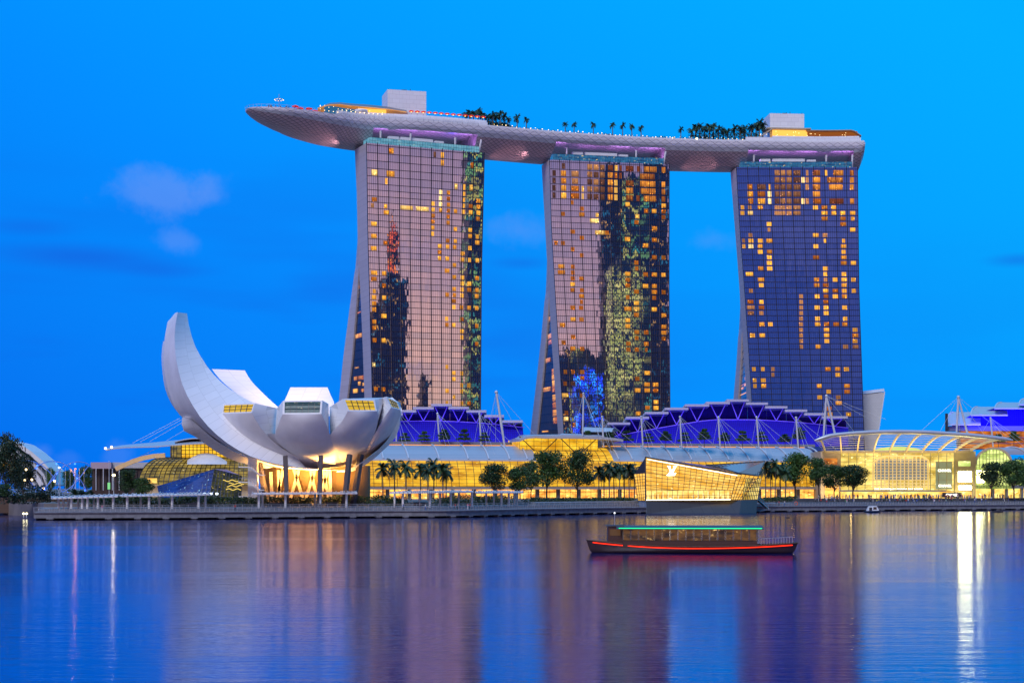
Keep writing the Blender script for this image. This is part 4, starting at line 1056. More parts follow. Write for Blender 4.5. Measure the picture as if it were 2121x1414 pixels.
# pieces given as four long edges with depths
def beam4(edges, m_list, name='petal', kk=22, parent=None, end=True):
    E = [resample([P(*Z4(x, y), Y) for x, y, Y in e], kk) for e in edges]
    g = MB(); k = len(E)
    for i in range(k):
        a, c = E[i], E[(i+1) % k]; u = 0; uvs = []; rws = []
        for j in range(kk):
            if j: u += (a[j]-a[j-1]).length
            n_ = 6; rws.append([a[j].lerp(c[j], q/n_) for q in range(n_+1)]); uvs.append([(u, (a[j]-c[j]).length*q/n_) for q in range(n_+1)])
        g.grid(rws, m_list[i], uvs)
    g.face([e[0] for e in E], 0); g.face([e[-1] for e in reversed(E)], 0)
    return g.build(name, [M['petal_smooth'], M['petal_uv']], parent or museum)
# the tall petal: outer skin (e1-e2), bright side (e2-e3), inner
e1 = [(168,56,478),(135,70,478),(113,130,477),(98,220,476),(90,330,475),(97,450,475),(125,570,474),(170,690,473),(225,742,472),(290,790,472),(350,835,471),(430,883,470),(520,935,468),(620,985,466),(740,1035,463),(830,1060,463),(960,1074,464),(1100,1081,466),(1225,1082,469)]
e2 = [(183,52,470),(166,150,468),(164,280,466),(180,400,464),(215,530,462),(275,650,460),(350,760,458),(450,860,456),(570,945,455),(700,1005,455),(850,1045,457),(1000,1066,459),(1120,1076,462),(1230,1079,466)]
e3 = [(243,60,476),(260,160,475),(295,270,474),(345,360,473),(410,450,472),(500,535,470),(600,602,469),(690,650,468),(760,700,467),(850,800,464),(900,900,462),(960,1000,461),(1010,1058,461),(1120,1070,464),(1228,1076,467)]
e4 = [(240,64,486),(255,165,486),(290,275,486),(340,365,486),(405,455,486),(495,545,485),(595,615,485),(685,660,485),(755,710,483),(840,810,480),(890,910,475),(950,1005,470),(1000,1058,468),(1110,1068,469),(1226,1075,471)]
beam4([e1, e2, e3, e4], [0, 1, 1, 0])
# thin farther petal edge peeking out at the left of the tall one
beam4([[(88,240,492),(77,330,492),(84,450,491),(104,560,491),(150,660,490),(212,735,489),(300,830,488)], [(110,240,484),(100,330,484),(105,450,484),(135,570,484),(180,680,484),(240,760,484),(320,850,484)],
       [(112,240,494),(110,330,494),(120,450,494),(145,570,494),(190,680,494),(250,760,494),(330,850,494)]], [1, 1, 1], kk=14)
# the low petal pointing left with a faceted end
s1_ = [(212,737,470),(216,815,471),(300,862,472),(350,900,472),(430,955,472),(520,1005,471),(620,1038,470),(760,1070,468)]
s2_ = [(262,741,466),(330,800,466),(425,880,466),(480,915,466),(560,960,466),(640,1000,466),(720,1030,466),(800,1060,466)]
s3_ = [(262,741,480),(330,795,482),(425,870,484),(480,905,486),(560,950,488),(640,990,488),(720,1025,486),(800,1055,484)]
s4_ = [(212,737,482),(216,815,484),(300,862,486),(350,900,488),(430,955,490),(520,1005,490),(620,1038,488),(760,1070,486)]
beam4([s1_, s2_, s3_, s4_], [1, 1, 1, 0], kk=16)
# inner petals behind, warm lit from inside the bowl
beam4([[(405,421,508),(450,480,506),(520,545,503),(600,605,500),(680,665,497),(800,760,492)], [(620,430,508),(655,490,506),(705,545,503),(765,605,500),(830,664,497),(930,760,492)],
       [(618,430,520),(650,492,518),(700,550,515),(760,610,511),(820,668,506),(920,765,500)], [(405,421,520),(450,480,518),(520,545,515),(600,605,511),(680,665,506),(800,760,500)]], [1, 1, 1, 0], kk=14)
beam4([[(916,540,512),(890,600,508),(870,650,504),(880,700,498),(950,780,490)], [(1158,540,512),(1180,595,508),(1200,640,504),(1190,700,498),(1120,780,490)],
       [(1158,541,522),(1180,598,518),(1200,645,514),(1190,700,508),(1120,780,498)], [(916,541,522),(890,603,518),(870,655,514),(880,700,508),(950,780,498)]], [1, 1, 1, 0], kk=12)
beam4([[(1500,612,494),(1560,640,492),(1600,720,490),(1560,800,488),(1450,950,480)], [(1580,606,494),(1634,660,490),(1638,720,488),(1600,820,484),(1490,960,478)], [(1580,606,504),(1634,660,502),(1636,720,500),(1600,820,498),(1490,960,490)]], [1, 1, 1], kk=12)
# far right panelled petal below
beam4([[(1637,690,478),(1622,745,474),(1566,855,470),(1488,945,466),(1400,1012,463),(1310,1065,460),(1225,1080,459)], [(1638,700,486),(1625,800,480),(1590,880,476),(1520,950,472),(1440,1020,468),(1330,1083,464),(1215,1092,462)],
       [(1630,690,492),(1610,790,490),(1570,870,488),(1500,945,485),(1420,1015,480),(1320,1080,474),(1215,1090,468)]], [1, 1, 1], kk=16)
# underside disc, bowl floor
g = MB(); rr = []
for z in (13.15, 13.5, 14.3, 15.6, 17.5, 20.0, 23.0):
    r_ = 30*math.sqrt(1-((41-z)/28)**2)-.8
    rr.append([(MC.x+r_*math.cos(a*math.pi/16), 475+r_*math.sin(a*math.pi/16), z) for a in range(32)])
g.grid(rr, 0, close=True); g.face(list(reversed(rr[0]))); g.build('bowl', M['petal_smooth'], museum)
# columns
def Z2(x, y): return (380+x/5.3025, 860+y/5.3025)
for (x0, y0, x1, y1, Y0, Y1) in [(1118,485,1140,960,455,453), (1510,480,1490,960,453,451), (1825,470,1765,960,458,455), (1950,465,1860,960,464,461), (830,560,930,960,466,464)]:
    g = MB(); a = P(*Z2(x0, y0), Y0)+Vector((0, 0, 1)); c = P(*Z2(x1, y1), Y1); c.z = 2.6
    g.bar(a, c, 1.15, 1.3); g.build('column', mat('dark_column', (.07, .055, .06), .5) if 'dark_column' not in D.materials else D.materials['dark_column'], museum)
lat = mat('pale_lattice', (.72, .62, .48), .5)
for (xa, ya, xb, yb) in [(1215,590,1330,940),(1270,590,1160,940),(1395,590,1480,880),(1445,590,1330,940),(1530,590,1612,940),(1585,590,1490,940),(1095,600,1020,940),(1045,600,1060,900),(1610,600,1618,900),(960,620,975,900)]:
    g = MB(); a = P(*Z2(xa, ya), 472); c = P(*Z2(xb, yb), 472); c.z = 3.6; g.bar(a, c, .85, .85); g.build('lattice_strut', lat, museum)
g = MB(); rr = []
for z in (4, 14.6):
    rr.append([(MC.x+(16+a_)*math.cos(t*math.pi/12), 481+(7)*math.sin(t*math.pi/12), z) for t in range(24) for a_ in (0,)])
g.grid(rr, 0, close=True, smooth=True)
wp = mat('warm_core_wall', (.26, .17, .07), .6); g.build('core_wall', wp, museum)
# stair tower with switchback landings
st = empty('stair_tower', P(522, 1040, 460)); st.location.z = 2.8
g = MB(); a = P(513.5, 940, 460); c = P(532, 940, 460)
g.box(((a.x+c.x)/2, 461.5, (a.z+2.8)/2), (c.x-a.x, 3, a.z-2.8)); g.build('shaft', M['white'], st)
for (xl, yl, xr, yr) in [(613,565,840,655),(613,730,835,820),(613,890,780,915)]:
    g = MB(); p0 = P(*Z2(xl, yl), 457.5); p1 = P(*Z2(xl+130, yl+5), 457.5); p2 = P(*Z2(xr, yr), 457.5); p3 = P(*Z2(xr+55, yr), 457.5)
    for u, v in ((p0, p1), (p1, p2), (p2, p3)): g.bar(u, v, 2.6, .28)
    g.build('landing', M['white'], st)
    g = MB()
    for u, v in ((p0, p1), (p1, p2), (p2, p3)):
        g.bar(u+Vector((0, -1.3, 1.1)), v+Vector((0, -1.3, 1.1)), .06)
        for q in range(5): w = u.lerp(v, q/4)+Vector((0, -1.3, 0)); g.bar(w, w+Vector((0, 0, 1.1)), .05)
    g.build('handrail', M['ring'], st)
tag(st, 'white stair tower with three switchback landings beside the museum', 'stair tower')
tag(museum, 'white lotus shaped museum of curved petals standing on dark columns', 'museum')
# warm uplights under the bowl, and inside it
for x, y, e in [(900,930,1100),(1210,930,1500),(1440,930,1800),(1700,930,1200),(1570,930,1000),(1000,930,900)]:
    px, _ = Z2(x, y); p = P(px, 1000, 462); lamp('museum_uplight', 'SPOT', (p.x, 461, 8.2), e*12, (1, .48, .11), .6, spot=118, target=(p.x+1, 467, 16))
for dx_, e_ in ((-8, 2200), (0, 2600), (8, 2200)): lamp('museum_base_light', 'AREA', (MC.x+dx_, 463, 5.0), e_*.30, (1, .46, .12), 3, target=(MC.x+dx_, 474, 8.5))
lamp('museum_bowl_light', 'SPOT', (MC.x-8, 478, 38), 26000, (1, .58, .30), 1, spot=80, target=(MC.x-14, 508, 46))
lamp('museum_bowl_light', 'SPOT', (MC.x+4, 480, 36), 20000, (1, .58, .30), 1, spot=80, target=(MC.x+2, 510, 43))

# ================================================================== WATERFRONT MALL (golden hall)
A0 = Vector((XP(742, 621), 621, 0)); B0 = Vector((XP(1700, 668), 668, 0)); U = (B0-A0); ML = U.length; U.normalize(); NI = Vector((-U.y, U.x, 0))  # NI: inward
def m3(u, w, z): return A0+U*u+NI*w+Vector((0, 0, z))
def u_of(px, w=0.0):
    t = (px-CX)/F; o = A0+NI*w; return (t*o.y-o.x)/(U.x-t*U.y)
def zat(px, py, w=0.0): p = m3(u_of(px, w), w, 0); return ZP(py, p.y)
mall = empty('golden_hall', m3(ML/2, 0, 4))
# ground floor shops
def uvrect(g, a, c, z0, z1, mi=0, n=1):
    L_ = (c-a).length
    g.face([a+Vector((0, 0, z0)), c+Vector((0, 0, z0)), c+Vector((0, 0, z1)), a+Vector((0, 0, z1))], mi, [(0, z0), (L_, z0), (L_, z1), (0, z1)])
u0, u1 = u_of(742), u_of(1700)
g = MB(); uvrect(g, m3(u0-2, 3.0, 0), m3(u1, 3.0, 0), 4.0, 7.7); g.build('shop_front', M['shops'], mall)
g = MB(); g.box(tuple(m3((u0+u1)/2, 1.5, 8.1)), (u1-u0+4, 6, .95), math.atan2(U.y, U.x)); g.build('canopy_slab', mat('grey_fascia', (.34, .29, .26), .7), mall)
u = u0+3
while u < u1:
    g = MB(); p = m3(u, 1.6, 5.8); g.box(tuple(p), (1.3, 1.3, 3.6), math.atan2(U.y, U.x)); g.build('pillar', M['conc'], mall); u += 8.4
g = MB()
for i in range(int((u1-u0)/2.1)):
    p = m3(u0+i*2.1, 2.9, 0); g.bar(p+Vector((0, 0, 4)), p+Vector((0, 0, 7.6)), .12)
g.bar(m3(u0, 2.85, 6.6), m3(u1, 2.85, 6.6), .16); g.build('shop_mullions', M['dark'], mall)
# barrel glass
CP = [(0.2, 8.6), (0.4, 11.0), (1.2, 13.6), (2.6, 16.0), (4.4, 18.4), (7.0, 20.4), (10.5, 22.3), (14.5, 23.7), (19, 24.4)]
CPs = resample([(a, b_, 0) for a, b_ in CP], 25)
def cpt(t):
    t = max(0, min(1, t))*24; i = min(23, int(t)); q = CPs[i].lerp(CPs[i+1], t-i); return q.x, q.y
def tz(z):
    for i in range(25):
        w_, zz = cpt(i/24)
        if zz >= z: return i/24
    return 1
tg = tz(18.4)
def vault(u0, u1, t0, t1, m, name, dz=0.0, nu=None, parent=mall, thick=0):
    g = MB(); nu = nu or max(2, int((u1-u0)/6)); rows = []; uvs = []; v = 0
    for j in range(13):
        t = t0+(t1-t0)*j/12; w_, z_ = cpt(t)
        if j: v += math.hypot(w_-pw, z_-pz)
        pw, pz = w_, z_
        rows.append([m3(u0+(u1-u0)*i/nu, w_, z_+dz) for i in range(nu+1)]); uvs.append([(u0+(u1-u0)*i/nu, v) for i in range(nu+1)])
    g.grid(rows, 0, uvs); return g.build(name, m, parent)
def vgrid(u0, u1, t0, t1, su, nv, name='glazing_bars'):
    g = MB(); n_ = max(1, round((u1-u0)/su))
    for i in range(n_+1):
        u = u0+(u1-u0)*i/n_; pts = [m3(u, cpt(t0+(t1-t0)*j/8)[0]-.12, cpt(t0+(t1-t0)*j/8)[1]+.05) for j in range(9)]
        for a, c in zip(pts, pts[1:]): g.bar(a, c, .16, .2, up=-NI)
    for j in range(nv+1):
        w_, z_ = cpt(t0+(t1-t0)*j/nv); g.bar(m3(u0, w_-.12, z_+.05), m3(u1, w_-.12, z_+.05), .14, .10)
    return g.build(name, M['mull'], mall)
vault(u0, u1, 0, tg, M['hall'], 'hall_glazing'); vgrid(u0, u1, 0, tg, 3.0, 8)
ua, ub = u_of(1108, 2), u_of(1278, 2)
vault(ua, ub, tg, 1.0, M['hall'], 'hall_glazing', nu=8); vgrid(ua, ub, tg, 1.0, 3.0, 8)
# silver roofs with ribs
for (pa, pc, ribs) in [(742, 1104, [783, 834.5, 896.6, 955.8, 997.8, 1039.8, 1076]), (1262, 1686, [1262, 1290, 1330, 1372, 1411, 1451, 1487, 1529, 1570, 1610, 1648, 1678])]:
    a, c = u_of(pa, 10), u_of(pc, 10)
    vault(a, c, tg, 1.0, M['silver_uv'] if 'silver_uv' in M else M.setdefault('silver_uv', line_uv('silver_standing_seams', (.50, .54, .60), (.30, .34, .42), .0, 1.1, -1, .2, .42, .3)), 'silver_roof', dz=.45, nu=16)
    for px in ribs:
        u = u_of(px, 17); g = MB(); pts = [m3(u, cpt(tg+(1-tg)*j/12)[0], cpt(tg+(1-tg)*j/12)[1]+.75) for j in range(13)]
        g.tube(pts, .32, 6); g.build('roof_rib', M['steel'], mall)
    g = MB(); w_, z_ = cpt(tg); g.bar(m3(a, w_-.3, z_+.25), m3(c, w_-.3, z_+.25), .5, .6); w_, z_ = cpt(1); g.build('eave_gutter', M['steel'], mall)
    g = MB(); g.bar(m3(a, 19.2, z_+.55), m3(c, 19.2, z_+.55), .3, .42); g.build('light_line', M['orangeline'], mall)
# roof terrace with parapet
g = MB(); g.grid([[m3(u0-2, w_, z_), m3(u1+6, w_, z_)] for w_, z_ in ((19.3, 24.0), (19.3, 24.4), (60, 24.6), (60, 20))], 0, smooth=False); g.build('roof_terrace', M['conc'], mall)
g = MB()
for pa, pc in ((800, 1078), (1250, 1688)):
    a, c = u_of(pa, 24), u_of(pc, 24); g.bar(m3(a, 24, 25.9), m3(c, 24, 25.9), .3, 1.1)
g.build('terrace_parapet', mat('grey_parapet', (.22, .24, .30), .6), mall)
tag(mall, 'long golden glass hall with silver barrel roof along the waterfront', 'shopping mall')
# central glass box with wing roof
box = empty('rooftop_glass_box', m3(u_of(1150, 14), 14, 23))
zb0, zb1 = 21.0, 28.3
a, c = u_of(1076, 12), u_of(1238, 12)
g = MB(); uvrect(g, m3(a, 12, 0), m3(c, 12, 0), zb0, zb1); uvrect(g, m3(c, 12, 0), m3(c, 30, 0), zb0, zb1); uvrect(g, m3(a, 30, 0), m3(a, 12, 0), zb0, zb1-1); g.build('glazing', M['hall'], box)
g = MB()
for i in range(12): u = a+(c-a)*i/11; g.bar(m3(u, 11.8, zb0), m3(u, 11.8, zb1), .14)
for i in range(5): z = zb0+(zb1-zb0)*i/4; g.bar(m3(a, 11.8, z), m3(c, 11.8, z), .14)
for i in range(4): u = a+(c-a)*i/4; g.bar(m3(u, 11.7, zb0 if i % 2 else zb1), m3(u+(c-a)/4, 11.7, zb1 if i % 2 else zb0), .3)
g.build('glazing_bars', M['mull'], box)
def wing(pts, w0, w1, th, m, name, parent, dzback=0.0):
    """roof blade: pts [(px,py)] along its front edge"""
    rr = []
    for px, py in pts:
        u = u_of(px, w0); z = ZP(py, m3(u, w0, 0).y)
        f = m3(u, w0, z); b_ = m3(u, w1, z+dzback)
        rr.append([f, f-Vector((0, 0, th)), b_-Vector((0, 0, th)), b_, (f+b_)/2+Vector((0, 0, .5))])
    g = MB(); g.grid(rr, 0, smooth=False, close=True); g.face(rr[0]); g.face(list(reversed(rr[-1]))); return g.build(name, m, parent)
wing([(1076,909),(1090,904),(1110,901.3),(1130,903),(1170,903),(1210,903.5),(1250,905),(1275,907),(1291,909.5)], 8, 24, .9, M['silver'], 'wing_roof', box)
wing([(1090,901.5),(1170,900.5),(1250,902)], 12, 26, .4, M['silver'], 'upper_roof', box)
tag(box, 'glass box with a curved wing roof between two silver roof stretches', 'rooftop pavilion')
# small barrel canopies behind the box
for pts, nm in [([(1158,897),(1164,892),(1172,891),(1215,892)], 'small silver barrel roof just left of the slender mast behind the glass box'), ([(1205,884),(1210,878),(1220,883),(1268,891)], 'small silver barrel roof in front of the middle hotel tower')]:
    r_ = empty('barrel_roof', P(pts[0][0], pts[0][1], 690)); g = MB(); rr = []
    for j in range(9):
        t = math.pi*j/8; rr.append([P(pts[0][0]+(12*(1-math.cos(t))/2), pts[0][1]+10-10*math.sin(t), 690+8*j/8), P(pts[-1][0]+12*(1-math.cos(t))/2, pts[0][1]+10-8*math.sin(t), 690+8*j/8)])
    g.grid(rr, 0); o = g.build('vault_shell', M['silver'], r_)
    a = P(pts[0][0]+4, pts[0][1]+8, 694); c = P(pts[-1][0]+4, pts[0][1]+8, 694); g = MB(); g.box(((a.x+c.x)/2, 695, (a.z+24)/2), (c.x-a.x, 4, a.z-24)); g.build('wall', M['conc_d'], r_)
    tag(r_, nm, 'barrel roof')

# ---- blue lit halls behind with stepped roofs
def bluehall(name, label, can, wall_top, pxa, pxb, ybase, Yf, slope_end=0, rise=0):
    root = empty(name, P((pxa+pxb)/2, ybase, Yf))
    g = MB(); rows = []; n_ = 36
    for i in range(n_+1):
        px = pxa+(pxb-pxa)*i/n_; yt = interp(wall_top, px)
        row = []
        for j in range(7):
            t = j/6; Yj = Yf+9*t**1.6; bx = px+(slope_end*t if i == n_ else 0)
            row.append(P(px-(slope_end*t*(i/n_)**8), ybase+(yt-ybase)*t, Yj))
        rows.append(row)
    g.grid(rows, 0, [[(r_.x, r_.z) for r_ in row] for row in rows], smooth=True)
    p = P(pxb, ybase, Yf); q = P(pxb-slope_end, interp(wall_top, pxb), Yf+9)
    g.face([p, q, q+Vector((0, 25, 0)), p+Vector((0, 25, 0))]); p = P(pxa, ybase, Yf); q = P(pxa, interp(wall_top, pxa), Yf+9); g.face([p, q, q+Vector((0, 25, 0)), p+Vector((0, 25, 0))])
    g.build('lower_wall', M['bluefine'], root)
    g = MB()
    pts = [P(pxa+(pxb-pxa)*i/30, interp(wall_top, pxa+(pxb-pxa)*i/30), Yf+8.6) for i in range(31)]; g.tube(pts, .22, 5); g.build('edge_tube', M['blueedge'], root)
    for i, (xa, xb, y) in enumerate(can):
        ya = Yf+4; a = P(xa, y, ya); c = P(xb, y, ya)
        cn_ = empty('stepped_roof', (a+c)/2) if False else None
        g = MB(); hgt = 1.0
        g.prism([a, c, c+Vector((0, 22, -1.5)), a+Vector((0, 22, -1.5))], (0, 0, -hgt)); o = g.build('stepped_roof', M['silver'], root)
        # wall above the lower wall, set back
        xm0, xm1 = xa+3, xb-3
        wl = [P(x, interp(wall_top, x)+4, Yf+13) for x in (xm0, (xm0+xm1)/2, xm1)]
        tp = [P(x, y+2, Yf+13) for x in (xm1, xm0)]
        g = MB(); g.face(wl+tp); g.build('clerestory', M['bluedark'], root)
        ym = interp(wall_top, (xa+xb)/2); foot = P((xa+xb)/2, ym, Yf+8)
        for xs in (xa+(xb-xa)*.18, xa+(xb-xa)*.82):
            g = MB(); g.tube([foot, P(xs, y+4, Yf+7)], .22, 5); g.build('roof_prop', M['blueedge'], root)
    # light troughs washing the wall
    return tag(root, label, 'hall')
M['bluefine'] = line_uv('blue_lit_louvers', (.022, .014, .48), (.014, .008, .28), 1.2, 1.0, .25, .18, .5)  # part of the blue floodlight is held in this base colour
M['bluedark'] = mat('blue_lit_clerestory', (.016, .008, .16), .7, spec=.1)  # dimmer blue light of the upper wall put into base colour
M['blueedge'] = mat('lilac_tube', (.22, .16, .8), .4, emit=(.16, .08, 1), es=.25)  # faint emission stands in for blue light on tubes and props
bluehall('blue_hall', 'blue lit hall with stepped roofs right of the petal museum', [(790,834,855),(830,862,848.6),(855.5,898.5,842.5),(892.7,934.8,836),(929,971,842),(966,1007,849),(1003,1043.6,858.8),(1040,1082.7,870)],
         [(780,874),(830,872.5),(880,871.5),(940,872.5),(1000,876),(1060,882),(1085,885)], 790, 1086, 922, 690, 3)
bluehall('blue_hall', 'large blue lit hall with nine stepped roofs before the right hotel tower', [(1258.6,1305.3,874.4),(1296.8,1344.5,862.4),(1336,1384.6,852.5),(1377,1426,843.9),(1419,1469,836.9),(1462.7,1512,831.8),(1505.7,1551,826.7),(1545.5,1590.7,833.2),(1585,1631,840.6),(1626,1672,847.8),(1666,1707,855),(1703,1756,861.5)],
         [(1255,908),(1279,902),(1320,894),(1400,880),(1460,870.6),(1487.7,868.7),(1567,869),(1650,873.8),(1700,879),(1756,886)], 1250, 1757, 924, 720, 0)
for xa, xb, Y, yb in ((800, 1080, 688, 921), (1270, 1750, 718, 923)):
    n_ = 3 if xb-xa < 400 else 5
    for i in range(n_):
        px = xa+(xb-xa)*(i+.5)/n_; p = P(px, yb, Y-10)
        lamp('blue_wall_wash', 'AREA', (p.x, p.y-6, p.z+2.0), 1500, (.03, .02, 1), (xb-xa)/n_*.2, size_y=2, target=(p.x, Y+6, p.z+11))
        p = P(px, 872, Y+7)
        lamp('blue_soffit_wash', 'AREA', (p.x, p.y, p.z+.6), 250, (.06, .02, 1), (xb-xa)/n_*.18, size_y=1, target=(p.x, p.y+7, p.z+12))

# ---- masts and stay cables on the terrace
def mast(top, foot, label, Y=655, r=.34, legs=None, cabs=None, group='stay masts on the mall roof'):
    a = P(*top, Y); c = P(*foot, Y); root = empty('stay_mast', c)
    g = MB(); g.tube([c, c.lerp(a, .5), a], [r*.8, r*1.1, r*.75], 8); g.ball(tuple(a), r*1.5, 6); g.build('pole', M['steel'], root)
    if legs:
        g = MB(); g.tube([P(*legs, Y), a], [r, r*.8], 8); g.build('pole', M['steel'], root)
    for (x, y, Yc) in (cabs or [(foot[0]-16, 926, Y+3), (foot[0]+16, 938, Y-8), (foot[0]+30, 946, Y-14), (foot[0]+48, 928, Y), (foot[0]+78, 930, Y-2)]):
        g = MB(); g.tube([a, P(x, y, Yc)], .055, 4); g.build('cable', M['steel'], root)
    tag(root, label, 'mast', group)
for i, (t, f_) in enumerate([((821,850),(821,924)),((906,856),(911,924.6)),((993,857),(996.8,924))]):
    mast(t, f_, ['slim mast half hidden by the right edge of the petal museum', 'slim white mast in front of the left part of the first blue hall', 'slim white mast in front of the right part of the first blue hall'][i])
mast((1028,812), (1045.5,925), 'tallest leaning white mast at the right end of the first blue hall', r=.5, cabs=[(1002,926,655),(1026,926,660),(1130,925,655),(1090,925,655),(1010,924,660)])
mast((1208.5,815), (1207,902), 'tall upright mast on the wing roof in front of the middle hotel tower', cabs=[(1185,903,655),(1190,900,660),(1240,903,655),(1262,926,650),(1248,920,648)])
mast((1247,863), (1250.5,926), 'short mast where the wing roof ends beside the large blue hall')
for i, (t, f_) in enumerate([((1328,863),(1332,927)),((1408.5,863),(1412,927)),((1487.7,863.6),(1491.8,927)),((1567,863.6),(1571.8,927)),((1648.7,864.6),(1653.4,927))]):
    mast(t, f_, f'white mast before the large blue hall, {ORD[i]} of five evenly spaced ones from the left')
mast((1711.7,820), (1706,902.5), 'A shaped twin mast at the left end of the entrance canopy', Y=640, r=.45, legs=(1729.7,900.5), cabs=[(1692,905,640),(1712,902,645),(1771,896,640),(1824,880,640),(1835,868,650)])
mast((1985,822), (1981.5,894), 'A shaped twin mast at the right end of the entrance canopy', Y=645, r=.45, legs=(2004,898), cabs=[(1908,892,645),(1948,892,645),(1988,896,650),(2040,902,645),(2098,912,645)])
mast((2051.7,865.6), (2057,925), 'short mast before the amber terraces at the far right', Y=665, cabs=[(2036,893,665),(2068,905,662),(2085,915,660),(2121,925,660),(2125,915,660)])
# long stays from the tall mast across the gap to the left of the middle tower
# ================================================================== ENTRANCE PAVILION (right)
def zq(px, py, Y): return P(px, py, Y)
YE = 655.0
ent = empty('entrance_pavilion', P(1860, 1033, YE)); ent.location.z = 4
def rect(g, x0, x1, y0, y1, Y, mi=0, Y1=None):
    Y1 = Y1 or Y; a, b_, c, d = P(x0, y1, Y), P(x1, y1, Y1), P(x1, y0, Y1), P(x0, y0, Y)
    w = (b_-a).length; h = (d-a).length
    g.face([a, b_, c, d], mi, [(a.x, a.z), (a.x+w, a.z), (a.x+w, a.z+h), (a.x, a.z+h)])
def slab(x0, x1, y0, y1, Y, dp, m, name, parent):
    a = P(x0, y1, Y); c = P(x1, y0, Y); g = MB(); g.box(((a.x+c.x)/2, Y+dp/2, (a.z+c.z)/2), (c.x-a.x, dp, c.z-a.z)); return g.build(name, m, parent)
ZB = HY-(4-H)*F/YE
slab(1700, 1741, 934, ZB, YE, 30, M['beige'], 'side_wall', ent)
slab(1978, 2021, 934, ZB, YE, 30, mat('yellow_stone', (.50, .46, .24), .7, var=.08, vscale=.5), 'side_wall', ent)
# glass wall with inner hall
g = MB(); rect(g, 1741, 1978, 936, 1016, YE+2); g.build('glass_wall', M['entry'], ent)
g = MB(); rect(g, 1741, 1978, 1017, ZB, YE+2); g.build('entrance_doors', M['shops_b'], ent)
slab(1741, 1960, 1014.5, 1017.5, YE-4, 6, M['conc'], 'door_canopy', ent)
g = MB()
for i in range(15):
    x = 1741+i*(1978-1741)/14; a = P(x, 1015, YE+1.6); c = P(x, 936, YE+1.6); g.bar(a, c, .22)
for y in (945, 956, 968, 980, 993, 1004): g.bar(P(1741, y, YE+1.7), P(1978, y, YE+1.7), .16)
g.build('glazing_bars', mat('gold_bars', (.40, .34, .16), .4), ent)
# inner lattice screen with arched head (seen through the glass)
g = MB()
def arch(x): t = abs((x-1869)/68.0); return 944+26*max(0, t-.55)**1.4/(.45**1.4)*.8
xs = [1808+i*8.2 for i in range(15)]
for x in xs: g.bar(P(x, 1012, YE+1.2), P(x, arch(x), YE+1.2), .38)
for y in range(952, 1012, 6): g.bar(P(1808, y, YE+1.1), P(1924, y, YE+1.1), .26)
pp = [P(x, arch(x), YE+1.1) for x in xs]
for a, c in zip(pp, pp[1:]): g.bar(a, c, .6)
g.build('inner_lattice', mat('cream_lattice', (.8, .66, .34), .5, emit=(1, .66, .22), es=.5), ent)  # lattice glow stands in for the hall light on it
g = MB(); rect(g, 1812, 1920, 950, 992, YE+1.75); g.build('inner_glass', mat('inner_blue_glass', (.05, .08, .12), .1, emit=(.30, .38, .42), es=.5), ent)
g = MB(); g.box(tuple(P(1955, 984, YE+1.9)), (6.5, .3, 11)); g.build('grey_panel', mat('grey_green_panel', (.18, .22, .18), .5, emit=(.30, .34, .16), es=.45), ent)  # the panel's dim glow stands in for interior light on it
# windows and screens in the right side wall
for (x0, x1, y0, y1, m, nm) in [(1984, 2011, 954, 966, M['greenish'], 'window'), (1984, 2013, 975, 998, M['screen'], 'screen'), (1985, 2013, 1005, 1014, M['screen'], 'screen'), (1985, 2013, 1017, 1029, M['shops_b'], 'window'), (1706, 1735, 948, 962, M['terr'], 'window'), (1708, 1738, 1004, 1028, M['shops'], 'window')]:
    g = MB(); rect(g, x0, x1, y0, y1, YE-.12); g.build(nm, m, ent)
    g = MB()
    for q in (x0, x1): g.bar(P(q, y0-.5, YE-.2), P(q, y1+.5, YE-.2), .2)
    for q in (y0, y1): g.bar(P(x0, q, YE-.2), P(x1, q, YE-.2), .2)
    g.build('window_frame', M['beige'], ent)
# the great louvred canopy: front tube high and forward, rear beam low
ctop = [(1687,912),(1700,908),(1721,901),(1772,896.4),(1820,894),(1864.6,893.3),(1926,894.8),(1966,897.5),(2008,900.5),(2049,904.6),(2080,908.5),(2098,911.5)]
crear = [(1687,934.5),(1736,935.5),(1800,935.5),(1864,935.5),(1926,935.5),(1983,935),(2008,933),(2015,932)]
Yt, Yr = 636.0, 654.0
def ct(t): # t 0..1 along
    px = 1687+t*(2098-1687); return P(px, interp(ctop, px), Yt)
def cr_(t):
    px = 1703+t*(1983+32-1703); py = interp(crear, px); return P(px, py, Yr)
g = MB(); g.tube([ct(i/28) for i in range(29)], [.25 if i in (0, 28) else .75 for i in range(29)], 8); g.build('front_tube', M['silver'], ent)
g = MB()
for i in range(28):
    a, c = ct(i/28), ct((i+1)/28); e, f_ = cr_(i/28), cr_((i+1)/28)
    q0 = a.lerp(e, .16)+Vector((0, 0, .35)); q1 = c.lerp(f_, .16)+Vector((0, 0, .35)); g.face([a, c, q1, q0])
g.build('front_sheet', M['silver'], ent)
g = MB(); g.tube([cr_(i/20) for i in range(21)], .55, 6); g.build('rear_beam', M['beige'], ent)
def cc(t, v):
    a, c = ct(t), cr_(t); p = a.lerp(c, v); p.z += 3.0*math.sin(math.pi*v)**1.0*.5; p.z += 0
    return p
for i in range(10):
    t = .02+i*.96/9; g = MB(); pts = [cc(t, j/10) for j in range(11)]
    for a, c in zip(pts, pts[1:]): g.bar(a, c, .5, .9)
    g.build('bracket', mat('cream_bracket', (.75, .62, .34), .5) if 'cream_bracket' not in D.materials else D.materials['cream_bracket'], ent)
g = MB()
for j in range(9):
    v = .22+.09*j; pts = [cc(i/24, v)+Vector((0, 0, -.2)) for i in range(25)]
    for a, c in zip(pts, pts[1:]): g.bar(a, c, .9, .16)
